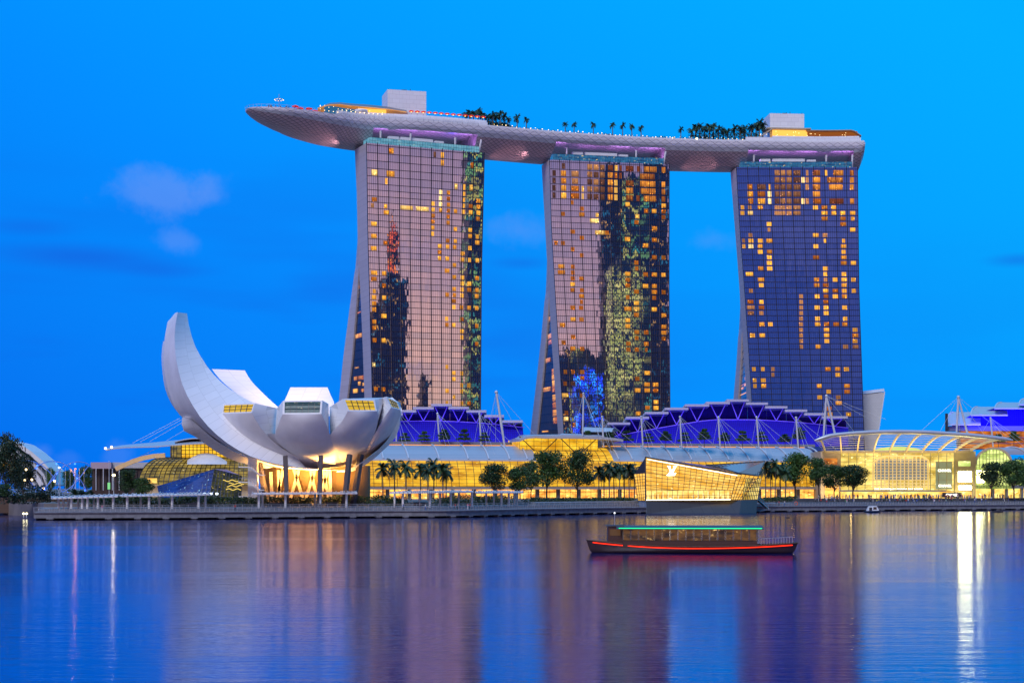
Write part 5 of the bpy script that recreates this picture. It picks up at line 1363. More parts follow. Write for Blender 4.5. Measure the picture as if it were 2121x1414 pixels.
g.build('louvres', mat('louvre_blades', (.55, .52, .46), .5), ent)
g = MB(); rr = []
for i in range(13):
    x = 1800+i*10.0; y = 936-12*math.sin(math.pi*i/12)**.7; rr.append([P(x, y, YE+6), P(x, y, YE+14), P(x, 940, YE+14)])
g.grid(rr, 0); g.build('inner_vault', M['greenish'], ent)
tag(ent, 'glass entrance pavilion with curved louvred canopy and bright screens above the crowd', 'entrance pavilion')
for x in (1760, 1830, 1900, 1970): p = P(x, 950, YE-8); lamp('canopy_uplight', 'AREA', (p.x, p.y-2, 19), 1500, (1, .72, .28), 8, target=(p.x, YE-8, 30))
for x in (1718, 1998): p = P(x, 1033, YE-5); lamp('wall_uplight', 'AREA', (p.x, p.y, 5.0), 900, (1, .66, .20), 4, target=(p.x, YE, 14))
# lettering
def text(s_, loc, size, m, ext=.12, name='lettering'):
    cu = D.curves.new(name, 'FONT'); cu.body = s_; cu.size = size; cu.extrude = ext; cu.align_x = 'CENTER'; cu.align_y = 'CENTER'; cu.space_character = 1.1
    cu.materials.append(m); t_ = D.objects.new(name, cu); COL.objects.link(t_); bpy.context.view_layer.update(); me = D.meshes.new_from_object(t_.evaluated_get(bpy.context.evaluated_depsgraph_get())); D.objects.remove(t_)
    o = D.objects.new(name, me); COL.objects.link(o); o.location = loc; o.rotation_euler = (R(90), 0, 0); return o
def sign(s_, px, py, Y, hpx, wpx, m, label, name='shop_sign', back=None):
    p = P(px, py, Y); size = hpx*Y/F*1.42
    o = text(s_, p, size, m); 
    bpy.context.view_layer.update()
    w = o.dimensions.x
    if w > 0: o.scale.x = wpx*Y/F/w
    tag(o, label, 'sign')
    if back:
        g = MB(); g.box((p.x, p.y+.35, p.z), back[0:1]+(.4,)+back[1:2]); b_ = g.build('backing', M['dark']); b_.parent = o
        b_.matrix_parent_inverse = (Matrix.Translation(o.location) @ o.rotation_euler.to_matrix().to_4x4() @ Matrix.Diagonal((o.scale.x, 1, 1, 1))).inverted()
    return o
sign('CHANEL', 1956.5, 974.2, YE-.2, 5.2, 27, M['letters'], 'upper CHANEL sign on the glass at the right end of the entrance hall')
sign('CHANEL', 1957.5, 1005.8, YE-.2, 5.2, 27, M['letters'], 'middle CHANEL sign above the doors at the right of the entrance hall')
sign('CHANEL', 1972.5, 1024.6, YE-6.5, 5.0, 26, M['letters'], 'lowest CHANEL sign on a dark board just above the crowd', back=(7.6, 1.9))
sign('THE SHOPPES AT MARINA BAY SANDS', 1861, 1012.2, YE-4.3, 2.6, 100, M['letters'], 'long lit lettering reading THE SHOPPES AT MARINA BAY SANDS over the doors')

# ---- arcade vault at the far right
arc = empty('arcade_hall', P(2070, 1033, 662)); arc.location.z = 4
def ap(a, Y, rx=38.0, top=928, base=962): # arch front: px 2019..2095
    return P(2057-rx*math.cos(a), base-(base-top)*math.sin(a), Y)
g = MB(); pts = [ap(math.pi*i/16, 657) for i in range(17)]; lowl, lowr = P(2019, 1012, 657), P(2095, 1012, 657)
poly = [lowl]+pts+[lowr]; g.face(poly, 0, [(p.x, p.z) for p in poly]); g.build('end_glass', M['greenish'], arc)
g = MB()
for i in range(11):
    x = 2022+i*7; a = math.acos(max(-1, min(1, (2057-x)/38.0))); g.bar(P(x, 1012, 656.8), ap(a, 656.8), .2)
for y in (940, 950, 962, 974, 986, 998): g.bar(P(2023 if y > 950 else 2035, y, 656.8), P(2092 if y > 950 else 2080, y, 656.8), .16)
g.build('glazing_bars', mat('green_bars', (.30, .34, .10), .4), arc)
g = MB()
for a, c in zip(pts, pts[1:]): g.bar(a+Vector((0, -.4, 0)), c+Vector((0, -.4, 0)), 1.2, .8)
g.build('arch_rim', M['beige'], arc)
g = MB(); rows = [[ap(math.pi*(.35+.65*i/12)*1.0 if True else 0, 656.4)+Vector((dx_*1.0, dx_*.28, .35)) for dx_ in (0, 12, 26, 40, 60)] for i in range(13)]
rows = [[ap(math.pi*i/16, 656.4)+Vector((dx_*1.0, dx_*.28, .35)) for dx_ in (0, 12, 26, 40, 60)] for i in range(4, 14)]
g.grid(rows, 0, [[(dx_, i*1.5) for dx_ in range(5)] for i in range(10)]); g.build('silver_vault', M['silver_uv'], arc)
g = MB()
for dx_ in (8, 18, 28, 40):
    pts2 = [ap(math.pi*i/16, 656.4)+Vector((dx_*1.0, dx_*.28, .6)) for i in range(5, 14)]; g.tube(pts2, .28, 5)
g.build('roof_rib', M['steel'], arc)
g = MB(); rect(g, 2021, 2200, 1012, 1033.5, 660); g.build('shop_front', M['shops_b'], arc)
slab(2019, 2200, 1004, 1011, 657, 4, M['conc'], 'canopy_slab', arc)
for x in (2056, 2084, 2116): slab(x, x+4, 1011, 1033, 657.5, 2, M['conc'], 'pillar', arc)
g = MB(); rect(g, 2094, 2200, 952, 1012, 664); g.build('side_glazing', M['greenish'], arc)
g = MB(); rect(g, 2023, 2040, 974, 999, 656.3); g.build('screen', M['screen'], arc)
tag(arc, 'arched glass arcade with silver vault roof at the right end', 'arcade hall')
# ---- blue hall and amber terraces behind at the far right
rb = empty('vaulted_blue_hall', P(2050, 930, 700))
for i, (x0, x1, yt, yb) in enumerate([(1961, 2031, 853, 879.5), (2011, 2087, 842, 860), (2061, 2150, 833, 846), (2111, 2200, 825, 838)]):
    g = MB(); rr = []
    for j in range(11):
        a = math.pi/2*j/10; yy = 705+26*math.sin(a)*.5
        rr.append([P(x0+14*(1-math.cos(a))*0.9, yb-(yb-yt)*math.sin(a), yy), P(x1, yb-(yb-yt)*math.sin(a)*1.0, yy)])
    for j in range(1, 6):
        a = math.pi/2*j/5; yy = 718+18*a; rr.append([P(x0+12.6+6*a, yt+1*a*a, yy), P(x1, yt+1.2*a*a, yy)])
    g.grid(rr, 0); o = g.build('vault_shell', M['silver'], rb)
    g = MB(); pp = [r_[0] for r_ in rr]
    for a, c in zip(pp, pp[1:]): g.bar(a, c, .5)
    pp = [rr[0][0], rr[0][1]]; g.bar(pp[0], pp[1], .5); g.build('rim', M['steel'], rb)
g = MB(); a0 = [P(x, y, 712) for x, y in ((1972, 884), (2200, 884), (2200, 836), (2060, 845), (2010, 860), (1972, 879))]; g.face(a0, 0, [(p.x, p.z) for p in a0]); g.build('blue_wall', M['bluefine'], rb)
slab(1966, 2200, 882, 892, 706, 6, mat('grey_beam', (.14, .15, .18), .6), 'beam', rb)
g = MB(); rect(g, 1990, 2200, 892, 930, 711); g.build('amber_front', M['terr'], rb)
for y in (905, 917, 929): slab(1985, 2200, y, y+1.6, 708, 5, M['conc_d'], 'floor_slab', rb)
g = MB(); a = P(1960.5, 893, 704); c = P(1960.5, 856, 704); g.box(((a.x+c.x)/2, 704, (a.z+c.z)/2), (.9, 1.2, c.z-a.z)); g.build('end_fin', M['dark'], rb)
slab(1985, 1993, 880, 930, 712, 3, M['silver'], 'end_wall', rb)
tag(rb, 'vaulted silver roofs over a blue hall with amber terraces at far right', 'hall')
for x in (2040, 2110): p = P(x, 880, 702); lamp('blue_wall_wash', 'AREA', (p.x, p.y-3, p.z+1), 5000, (.03, .02, 1), 12, size_y=1, target=(p.x, 712, p.z+6))
# ---- pale perforated slab behind the right hotel tower
pw = empty('perforated_tower', P(1810, 1000, 960)); pw.location.z = 4
g = MB(); poly = [P(1786, 1000, 960), P(1797, 1000, 960), P(1819.5, 893, 960), P(1832, 812, 960), P(1786, 816, 960)]; g.prism(poly, (0, 14, 0)); g.build('body', M['ribbed'], pw)
g = MB(); poly = [P(1786, 816, 959.6), P(1832, 810.5, 959.6), P(1831, 804.5, 961), P(1786, 810, 961)]; g.prism(poly, (0, 12, 0)); g.build('roof_edge', M['steel'], pw)
g = MB(); g.bar(P(1832.3, 811, 959.4), P(1819.5, 893, 959.4), .5); g.build('edge_trim', M['white'], pw)
tag(pw, 'pale panelled building flaring upward behind the right hotel tower', 'building')

# ================================================================== CRYSTAL SHOP PAVILION ON THE WATER
YL = 528.0
lv = empty('crystal_pavilion', P(1440, 1063, YL)); lv.location.z = 0
def quadface(name, m, pts, parent, thick=.3, bars=None, nb=(0, 0), bm=None, bw=.14):
    """pts: 4 corners BL BR TR TL (3D)"""
    a, b_, c, d = [Vector(p) for p in pts]; w = max((b_-a).length, (c-d).length); h = max((d-a).length, (c-b_).length)
    g = MB(); g.face([a, b_, c, d], 0, [(a.x, a.z), (a.x+w, a.z), (a.x+w, a.z+h), (a.x, a.z+h)]); o = g.build(name, m, parent)
    nrm_ = (b_-a).cross(d-a).normalized()
    if nrm_.y > 0: nrm_ = -nrm_
    if nb[0]:
        g = MB()
        for i in range(nb[0]+1): t = i/nb[0]; g.bar(a.lerp(b_, t)+nrm_*.1, d.lerp(c, t)+nrm_*.1, bw)
        for j in range(nb[1]+1): t = j/nb[1]; g.bar(a.lerp(d, t)+nrm_*.1, b_.lerp(c, t)+nrm_*.1, bw)
        g.build('glazing_bars', bm or M['lvbar'], parent)
    return nrm_
M['lvbar'] = mat('bronze_bars', (.14, .10, .05), .4)
fBL, fBR, fTR, fTL = P(1337, 1036, YL), P(1513, 1035, YL+2), P(1526.7, 980.5, YL+3), P(1336.5, 946, YL+1)
quadface('front_glass', M['lvglass'], [fBL, fBR, fTR, fTL], lv, nb=(16, 11))
rl = random.Random(3); M['footl'] = emitmat('foot_light', (1, .88, .50), 1.8)
for i in range(17):        # lit vertical fins at the foot
    t = (i+.5)/17; a = fBL.lerp(fBR, t); hh = rl.uniform(1.6, 3.0); g = MB(); g.box((a.x, a.y-.12, a.z+hh/2), (.12, .12, hh)); g.build('foot_light', M['footl'], lv)
quadface('lower_glow', M['shops_b'], [fBL+Vector((.2, -.06, 0)), fBR+Vector((-.2, -.06, 0)), fBR+Vector((-.2, -.06, 3.2)), fBL+Vector((.2, -.06, 3.2))], lv, nb=(16, 2))  # glowing sheet added before the glass to brighten its foot
g = MB(); g.bar(fBL+Vector((0, -.2, .15)), fBR+Vector((0, -.2, .15)), .2); g.build('foot_light_line', M['letters'], lv)
g = MB(); g.bar(fTL+Vector((0, -.3, 0)), fTR+Vector((0, -.3, 0)), .35); g.bar(fTL+Vector((0, -.25, 0)), fBL+Vector((0, -.25, 0)), .4); g.build('edge_frame', M['dark'], lv)
g = MB(); g.bar(fTL.lerp(fTR, .02)+Vector((0, -.3, -.6)), fTR+Vector((0, -.3, -.6)), .18); g.build('eave_light', M['letters'], lv)
quadface('left_glass', M['lvglass'], [P(1322.5, 1036, YL+9), fBL, P(1337, 979.4, YL+1), P(1314, 981.3, YL+12)], lv, nb=(4, 9))
quadface('corner_glass', M['lvglass'], [fBR, P(1536, 1035, YL+5), P(1570.8, 986, YL+10), fTR], lv, nb=(5, 8))
quadface('right_glass', M['entry'], [P(1536, 1035, YL+5), P(1568.7, 1034, YL+9), P(1576, 990.8, YL+12), P(1545, 990, YL+5)], lv, nb=(9, 5), bw=.2)
# roofs: rear sail rising to the right
quadface('roof_glass', mat('dark_roof_glass', (.05, .07, .09), .12, spec=1.0, emit=(.30, .18, .05), es=.3), [fTR+Vector((0, 0, .2)), P(1570.8, 985.6, YL+11), P(1585, 955, YL+26), P(1462, 963, YL+26)], lv, nb=(14, 4), bw=.22, bm=M['dark'])
quadface('roof_glass', D.materials['dark_roof_glass'], [fTL+Vector((0, .3, 0)), fTR+Vector((0, .3, 0)), P(1462, 963, YL+26), P(1362, 962, YL+24)], lv, nb=(12, 4), bw=.2, bm=M['dark'])
quadface('roof_edge', M['dark'], [P(1526, 981.5, YL+2.6), P(1572, 991, YL+11.5), P(1570.8, 985, YL+11.3), P(1527, 979.5, YL+3)], lv)
g = MB(); g.face([P(1314, 981.3, YL+12), P(1337, 979.4, YL+1), P(1337, 947, YL+1), P(1362, 962, YL+24)]); g.face([P(1585, 955, YL+26), P(1576, 991, YL+12), P(1568.7, 1034, YL+9), P(1568, 1036, YL+30)])
g.build('rear_shell', M['dark'], lv)
# base in the water
bz = [(P(1322.5, 1036.6, YL+9), P(1326, 1063, YL+7)), (P(1338, 1036.6, YL), P(1340, 1063, YL-1)), (P(1536, 1035.2, YL+4), P(1531, 1063, YL+1)), (P(1568.7, 1035.2, YL+9), P(1566.7, 1059, YL+7)), (P(1568, 1035, YL+30), P(1566, 1059, YL+30)), (P(1330, 1036, YL+30), P(1330, 1063, YL+30))]
for p, q in bz: q.z = min(q.z, -.1)
for i, m in ((0, 'basepanel'), (1, 'basepanel'), (2, 'basepanel'), (3, 'basepanel'), (4, 'basepanel'), (5, 'basepanel')):
    (a, b_), (c, d) = bz[i], bz[(i+1) % 6]; g = MB(); g.face([b_, d, c, a]); g.build('base_wall', mat('blue_steel_panels', (.30, .40, .55), .3, .3) if i == 0 else M[m], lv)
g = MB(); g.face([p for p, q in bz]); g.build('base_top', M['conc_d'], lv)
tag(lv, 'faceted crystal glass pavilion glowing gold on a dark base in the water', 'glass pavilion')
# its interlaced monogram, two letters in one lit mark
lg = empty('monogram_sign', P(1391.5, 972, YL))
def stroke(pts, w=.34):
    g = MB(); q = [P(1060+x/5.2375, 820+y/5.2375, YL-.4+1*.6) for x, y in pts]
    for a, c in zip(q, q[1:]): g.bar(a, c, w, .35, up=(0, 1, 0))
    return g
V1 = MB(); V1.prism([P(1060+x/5.2375, 820+y/5.2375, YL+.2) for x, y in ((1686,756),(1722,756),(1722,764),(1715,764),(1736,815),(1760,764),(1752,764),(1752,756),(1792,756),(1792,764),(1783,764),(1742,845),(1728,845),(1697,764),(1686,764))], (0, -.35, 0)); V1.build('letter_v', M['logo'], lg)
V2 = MB(); V2.prism([P(1060+x/5.2375, 820+y/5.2375, YL-.2) for x, y in ((1728,800),(1745,800),(1706,850),(1740,850),(1764,832),(1784,832),(1766,862),(1678,862),(1684,850),(1692,850))], (0, -.35, 0)); V2.build('letter_l', M['logo'], lg)
tag(lg, 'large lit interlaced monogram high on the front of the crystal pavilion', 'sign')

# ================================================================== LEFT SIDE
# blue faceted glass pavilion
YB_ = 500.0
bp_ = empty('blue_glass_pavilion', P(415, 1034, YB_)); bp_.location.z = 4
def z1(x, y): return (x/5.3025, 860+y/5.3025)
M['bluebar'] = mat('blue_bars', (.03, .06, .16), .4)
a, b_, c, d = P(333, 1036, YB_), P(432, 1036, YB_-2), P(443.5, 971.5, YB_+2), P(326, 1007, YB_+4)
quadface('left_facet', M['blueglass'], [a, b_, c, d], bp_, nb=(12, 8), bm=M['bluebar'])
e_, f2 = P(500, 1036, YB_+4), P(500, 985, YB_+6)
M['facetgold'] = glow_glass('dark_gold_facet', (.01, .02, .03), (.10, .10, .03), .7, None, spot=1.2, scale=.3, hot=(1, .72, .12))
quadface('right_facet', M['facetgold'], [b_, e_, f2, c], bp_, nb=(9, 8), bm=M['bluebar'])
quadface('roof_facet', M['blueglass'], [c, f2, P(470, 972, YB_+16), P(450, 971, YB_+14)], bp_, nb=(4, 2), bm=M['bluebar'])
g = MB()
for yy, x0 in ((995, 462), (1001, 474), (1006, 470), (1013, 468)):
    pts = [P(x0+i*2.6, yy+1.6*math.sin(i*.9+yy*2), YB_+1.0) for i in range(13)]; g.tube(pts, .11, 4)
g.build('ribbon_light', M['ribbon'], bp_)
g = MB()
for x, y, w in [(424, 1022, 5), (437, 1022, 5), (449, 1022, 6), (408, 1023, 4)]:
    g.box(tuple(P(x, y, YB_-2.6)), (w*.12, .2, .5))
g.build('lit_sign', M['coolw'], bp_)
tag(bp_, 'dark blue faceted glass pavilion low beside the museum stair tower', 'glass pavilion')
# theatre complex with domes and canopies
YT = 560.0
th = empty('domed_hall', P(420, 1033, YT)); th.location.z = 4
def dome(cx_, base, rx, ry, Y, dp, m, name, a0=0, a1=math.pi, nb=0, bm=None, parent=th, nv=8):
    rows = []; uvs = []
    for j in range(9):
        v = j/8*math.pi/2; rows.append([P(cx_, base, Y)+Vector((-rx*math.cos(a0+(a1-a0)*i/20)*math.cos(v)**.8 if v < 1.57 else 0, dp*(1-math.cos(v))-6*math.sin(a0+(a1-a0)*i/20)*math.cos(v), ry*math.sin(v))) for i in range(21)])
        uvs.append([(i*2.2, j*2.2) for i in range(21)])
    g = MB(); g.grid(rows, 0, uvs); o = g.build(name, m, parent)
    if nb:
        g = MB()
        for r_ in rows: 
            for a, c in zip(r_, r_[1:]): g.bar(a+Vector((0, -.15, .05)), c+Vector((0, -.15, .05)), .18)
        for i in range(21):
            for j in range(8): g.bar(rows[j][i]+Vector((0, -.15, .05)), rows[j+1][i]+Vector((0, -.15, .05)), .18)
        g.build('glazing_bars', bm or M['mull'], parent)
    return rows
# barrel dome as a long vault: left end rounded
rows = []; uvs = []
for j in range(13):
    t = j/12; yy = 1004-(1004-947)*math.sin(t*math.pi/2)
    xl = 287+52*(1-math.cos(t*math.pi/2))**1.0; Yj = YT+16*(1-math.cos(t*math.pi/2))
    row = [P(xl+(515-xl)*(i/22)**1.0, yy, Yj+(6*(1-i/22)**3)) for i in range(23)]; rows.append(row); uvs.append([(i*1.7, j*1.5) for i in range(23)])
g = MB(); g.grid(rows, 0, uvs); g.build('barrel_dome', M['drum'], th)
g = MB()
for r_ in rows:
    for a, c in zip(r_, r_[1:]): g.bar(a+Vector((0, -.15, .08)), c+Vector((0, -.15, .08)), .16)
for i in range(23):
    for j in range(12): g.bar(rows[j][i]+Vector((0, -.15, .08)), rows[j+1][i]+Vector((0, -.15, .08)), .20)
g.build('dome_bars', M['mull'], th)
slab(290, 520, 1003, 1036, YT+2, 14, M['beige'], 'base_wall', th)
g = MB(); rect(g, 305, 325, 990, 1000, YT-.3); g.build('doorway', M['shops_b'], th)
# drum
g = MB(); rows = [[P(343, yy, YT+22)+Vector((17+0-17*math.cos(a), 9-9*math.sin(a), 0)) for a in [math.pi*i/20 for i in range(21)]] for yy in (948, 918)]
g.grid(rows, 0, [[(i*1.7, j*5) for i in range(21)] for j in range(2)]); g.build('drum_wall', M['drum'], th)
g = MB(); 
for i in range(21): g.bar(rows[0][i]+Vector((0, -.2, 0)), rows[1][i]+Vector((0, -.2, 0)), .2)
for q in (0, .33, .66, 1):
    pp = [rows[0][i].lerp(rows[1][i], q)+Vector((0, -.2, 0)) for i in range(21)]
    for a, c in zip(pp, pp[1:]): g.bar(a, c, .18)
g.build('drum_bars', M['mull'], th)
g = MB(); rect(g, 376, 520, 918, 948, YT+14); g.build('upper_glazing', M['hall'], th)
g = MB()
for i in range(19): g.bar(P(376+i*8, 918, YT+13.7), P(376+i*8, 948, YT+13.7), .2)
for y in (918, 925, 932, 940, 948): g.bar(P(376, y, YT+13.7), P(520, y, YT+13.7), .18)
g.build('upper_bars', M['mull'], th)
# long blade canopy reaching left
bl_ = [(218, 928.5), (232, 925), (252, 921.5), (285, 918.5), (320, 915.5), (360, 911.5), (400, 908.5), (480, 906)]
rr = []
for x, y in bl_:
    t = (x-218)/262; wd = 3+15*min(1, t*2.2)
    p = P(x, y, YT+10); q = P(x+2, y+2+min(7, t*16), YT+10-wd*.6)
    rr.append([p+Vector((0, 6, 0)), p, q, q-Vector((0, 0, .35)), p-Vector((0, 0, .5))+Vector((0, 5, 0))])
g = MB(); g.grid(rr, 0, smooth=False, close=True); g.face(rr[0]); g.face(list(reversed(rr[-1]))); g.build('blade_canopy', M['silver'], th)
g = MB(); g.ball(tuple(P(218.5, 928, YT+8)), .45, 6); g.ball(tuple(P(231, 925.5, YT+8)), .45, 6); g.build('tip_lamp', M['warmw'], th)
rr = []
for i in range(13):
    x = 362+i*9.8; y = 914-7*math.sin(math.pi*min(1, i/9)); rr.append([P(x, y, YT+2), P(x, y+1.6, YT+2), P(x, y+5, YT+16), P(x, y-1, YT+18)])
g = MB(); g.grid(rr, 0, smooth=False, close=True); g.face(rr[0]); g.build('upper_canopy', M['silver'], th)
# small white vault shell in front of the glass
rr = []
for i in range(15):
    t = i/14; x = 388+t*82; hgt = math.sin(math.pi*min(1, .12+t*.80))
    rr.append([P(x, 961-23*hgt*q, YT-3+6*q) for q in (0, .35, .7, 1.0)])
g = MB(); g.grid(rr, 0); g.build('vault_shell', M['white'], th)
# golden arched beam
g = MB(); pts = [P(x, y, YT-2) for x, y in ((240, 971), (258, 962.5), (278, 954), (300, 947.5), (320, 944), (342, 942.5))]
for a, c in zip(pts, pts[1:]): g.bar(a, c, 1.0, 1.5)
g.build('arched_beam', mat('gold_beam', (.75, .52, .26), .5), th)
for i, (x0, y0, x1, y1) in enumerate([(275, 917, 372, 866), (290, 915, 378, 868), (310, 914, 382, 872), (345, 912, 400, 880), (240, 970, 330, 925)]):
    g = MB(); g.tube([P(x0, y0, YT+8), P(x1, y1, YT+12)], .06, 4); g.build('cable', M['steel'], th)
tag(th, 'golden glass domes and long blade canopy left of the museum', 'hall')
for x in (320, 400, 470): p = P(x, 990, YT-6); lamp('dome_base_light', 'AREA', (p.x, p.y-8, 4.5), 700, (1, .65, .2), 5, target=(p.x, YT, 12))
# flat roofed building farther left
fb = empty('flat_roofed_building', P(255, 1030, 600)); fb.location.z = 4
slab(190, 292, 970, 1036, 600, 20, mat('dark_brick', (.05, .03, .03), .5), 'body', fb)
slab(188, 230, 957, 970, 597, 20, mat('pinkish_parapet', (.45, .34, .42), .6), 'roof_block', fb)
slab(228, 320, 957, 969, 599, 20, M['silver'], 'roof_block', fb)
for x in (198, 213, 232, 246): slab(x, x+1.4, 970, 1015, 596, .6, M['steel'], 'column', fb)
g = MB()
for x in range(200, 290, 7): g.bar(P(x, 1014, 599.7), P(x, 971, 599.7), .18)
g.build('window_bars', M['mull'], fb)
tag(fb, 'low flat roofed building with dark glazing left of the domes', 'building')
# white ribbed conservatory dome far left
cd = empty('conservatory', P(90, 985, 1050)); cd.location.z = 4
def cpx(x, y, Y=1050): return P(x, y, Y)
for k_, (dx_, dy_, wd, m) in enumerate([(0, 0, 9, 'white'), (-14, 6, 6, 'steel'), (-26, 12, 10, 'white'), (-40, 20, 6, 'steel'), (-52, 28, 9, 'white')]):
    pts = [cpx(30+dx_, 918+dy_), cpx(55+dx_, 924+dy_), cpx(78+dx_, 940+dy_), cpx(98+dx_, 957+dy_), cpx(118+dx_, 979+dy_), cpx(126+dx_, 1005)]
    g = MB()
    for a, c in zip(pts, pts[1:]): g.bar(a, c, 30, wd*.28, up=(0, 0, 1))
    g.build('roof_rib', M[m], cd)
g = MB(); poly = [cpx(20, 930, 1066), cpx(60, 932, 1066), cpx(95, 960, 1066), cpx(122, 1000, 1066), cpx(20, 1000, 1066)]; g.face(poly); g.build('glass_skin', mat('pale_blue_glass', (.25, .40, .70), .25), cd)
tag(cd, 'white ribbed conservatory roof sloping down behind the big dark tree', 'conservatory')
# ================================================================== HELIX BRIDGE (far left)
hb = empty('helix_bridge', P(60, 1022, 520))
BX0, BX1 = P(-60, 1021, 512), P(178, 1019, 560)
def hx(t, ang, r=4.6, zc=11.0):
    b_ = BX0.lerp(BX1, t); return Vector((b_.x, b_.y, zc))+Vector((0.25*r*math.sin(ang), r*math.sin(ang), r*math.cos(ang)*1.15))
for s_, ph in ((1, 0), (1, 2.1), (1, 4.2), (-1, 1.0), (-1, 3.1)):
    g = MB(); g.tube([hx(i/70, s_*i/70*9+ph, 5.2 if s_ > 0 else 4.2) for i in range(71)], .16, 5); g.build('helix_tube', mat('blue_glow_steel', (.35, .42, .6), .3, .4, emit=(.02, .10, .8), es=.35) if 'blue_glow_steel' not in D.materials else D.materials['blue_glow_steel'], hb)  # tube emission stands in for blue lamplight on the steel
for i in range(26):
    t = (i+.5)/26; g = MB(); g.ball(tuple(hx(t, t*9+i*2.1)), .3, 6); g.build('lamp', M['bluel'], hb)
for i, (x, y) in enumerate([(54, 972), (51, 994), (66, 993), (113, 996), (20, 1009), (90, 1011)]):
    g = MB(); g.ball(tuple(P(x, y, 512)), .38, 6); g.build('lamp', M['bulb'], hb)
g = MB(); g.bar(Vector((BX0.x, BX0.y, 6.4)), Vector((BX1.x, BX1.y, 6.4)), 5.5, .7); g.build('deck', M['steel'], hb)
g = MB(); g.bar(Vector((BX0.x, BX0.y, 5.2)), Vector((BX1.x, BX1.y, 5.2)), 5.0, 1.4); g.build('deck_beam', M['black'], hb)
for i in range(24):
    t = i/23; b_ = BX0.lerp(BX1, t); g = MB(); g.bar(Vector((b_.x, b_.y-2.5, 6.5)), Vector((b_.x, b_.y-2.5, 14.8)), .10); g.build('hanger', M['steel'], hb)
g = MB(); g.bar(Vector((BX0.x, BX0.y-2.8, 7.9)), Vector((BX1.x, BX1.y-2.8, 7.9)), .12); g.bar(Vector((BX0.x, BX0.y-2.8, 7.3)), Vector((BX1.x, BX1.y-2.8, 7.3)), .08); g.build('handrail', M['ring'], hb)
for x0, y0, x1, y1 in ((0, 1049, 18, 1026), (42, 1024, 12, 1052)):
    g = MB(); g.tube([P(x1, y1, 511), P(x0, y0, 509)], .3, 6); g.build('strut', M['steel'], hb)
tag(hb, 'steel helix footbridge with blue lamps at the far left', 'footbridge')
# bank under the bridge
g = MB(); g.box(tuple(P(30, 1046, 500)), (42, 6, 4.6)); tag(g.build('abutment_wall', mat('brown_quay', (.10, .06, .04), .8)), 'brown quay wall below the footbridge at the far left edge', 'wall')
# lamps with posts
def street_lamp(px, py, Y, label, m, r=.5, base=4.0):
    p = P(px, py, Y); root = empty('street_lamp', (p.x, p.y, base)); g = MB(); g.tube([(p.x, p.y, base), (p.x, p.y, p.z-.2)], .13, 6, r2=.08); g.build('post', M['steel'], root)
    g = MB(); g.ball((p.x, p.y, p.z), r, 8, sz=.7); g.build('lamp_head', m, root); tag(root, label, 'street lamp')
M['sodium'] = emitmat('sodium_lamp', (1, .22, .02), 3.0); M['whitelamp'] = emitmat('yellow_white_lamp', (1, .85, .4), 7.0)
street_lamp(11.5, 959, 508, 'orange street lamp in front of the big dark tree', M['sodium'])
street_lamp(156.5, 970.5, 540, 'orange street lamp between two small trees left of the flat building', M['sodium'], .28)
street_lamp(235.5, 983.5, 540, 'bright yellow white lamp before the flat roofed building', M['whitelamp'], .6)
street_lamp(54, 972, 535, 'white street lamp above the helix bridge beside the big tree', M['whitelamp'], .4)
street_lamp(122.5, 968, 540, 'small white lamp on a tall post behind the bridge end', M['coolw'], .35)
for i, (x, y) in enumerate([(49, 1063), (55, 1063)]):
    street_lamp(x, y, 440, ['left one of two small amber lamps low by the water at the deck end', 'right one of two small amber lamps low by the water at the deck end'][i], M['whitelamp'], .35, base=.2)
lamp('orange_glow', 'POINT', tuple(P(156, 975, 552)), 350, (1, .35, .03), .4)
lamp('orange_glow', 'POINT', tuple(P(12, 962, 504)), 90, (1, .35, .03), .4)
lamp('white_glow', 'POINT', tuple(P(235, 986, 536)), 250, (1, .8, .4), .4)

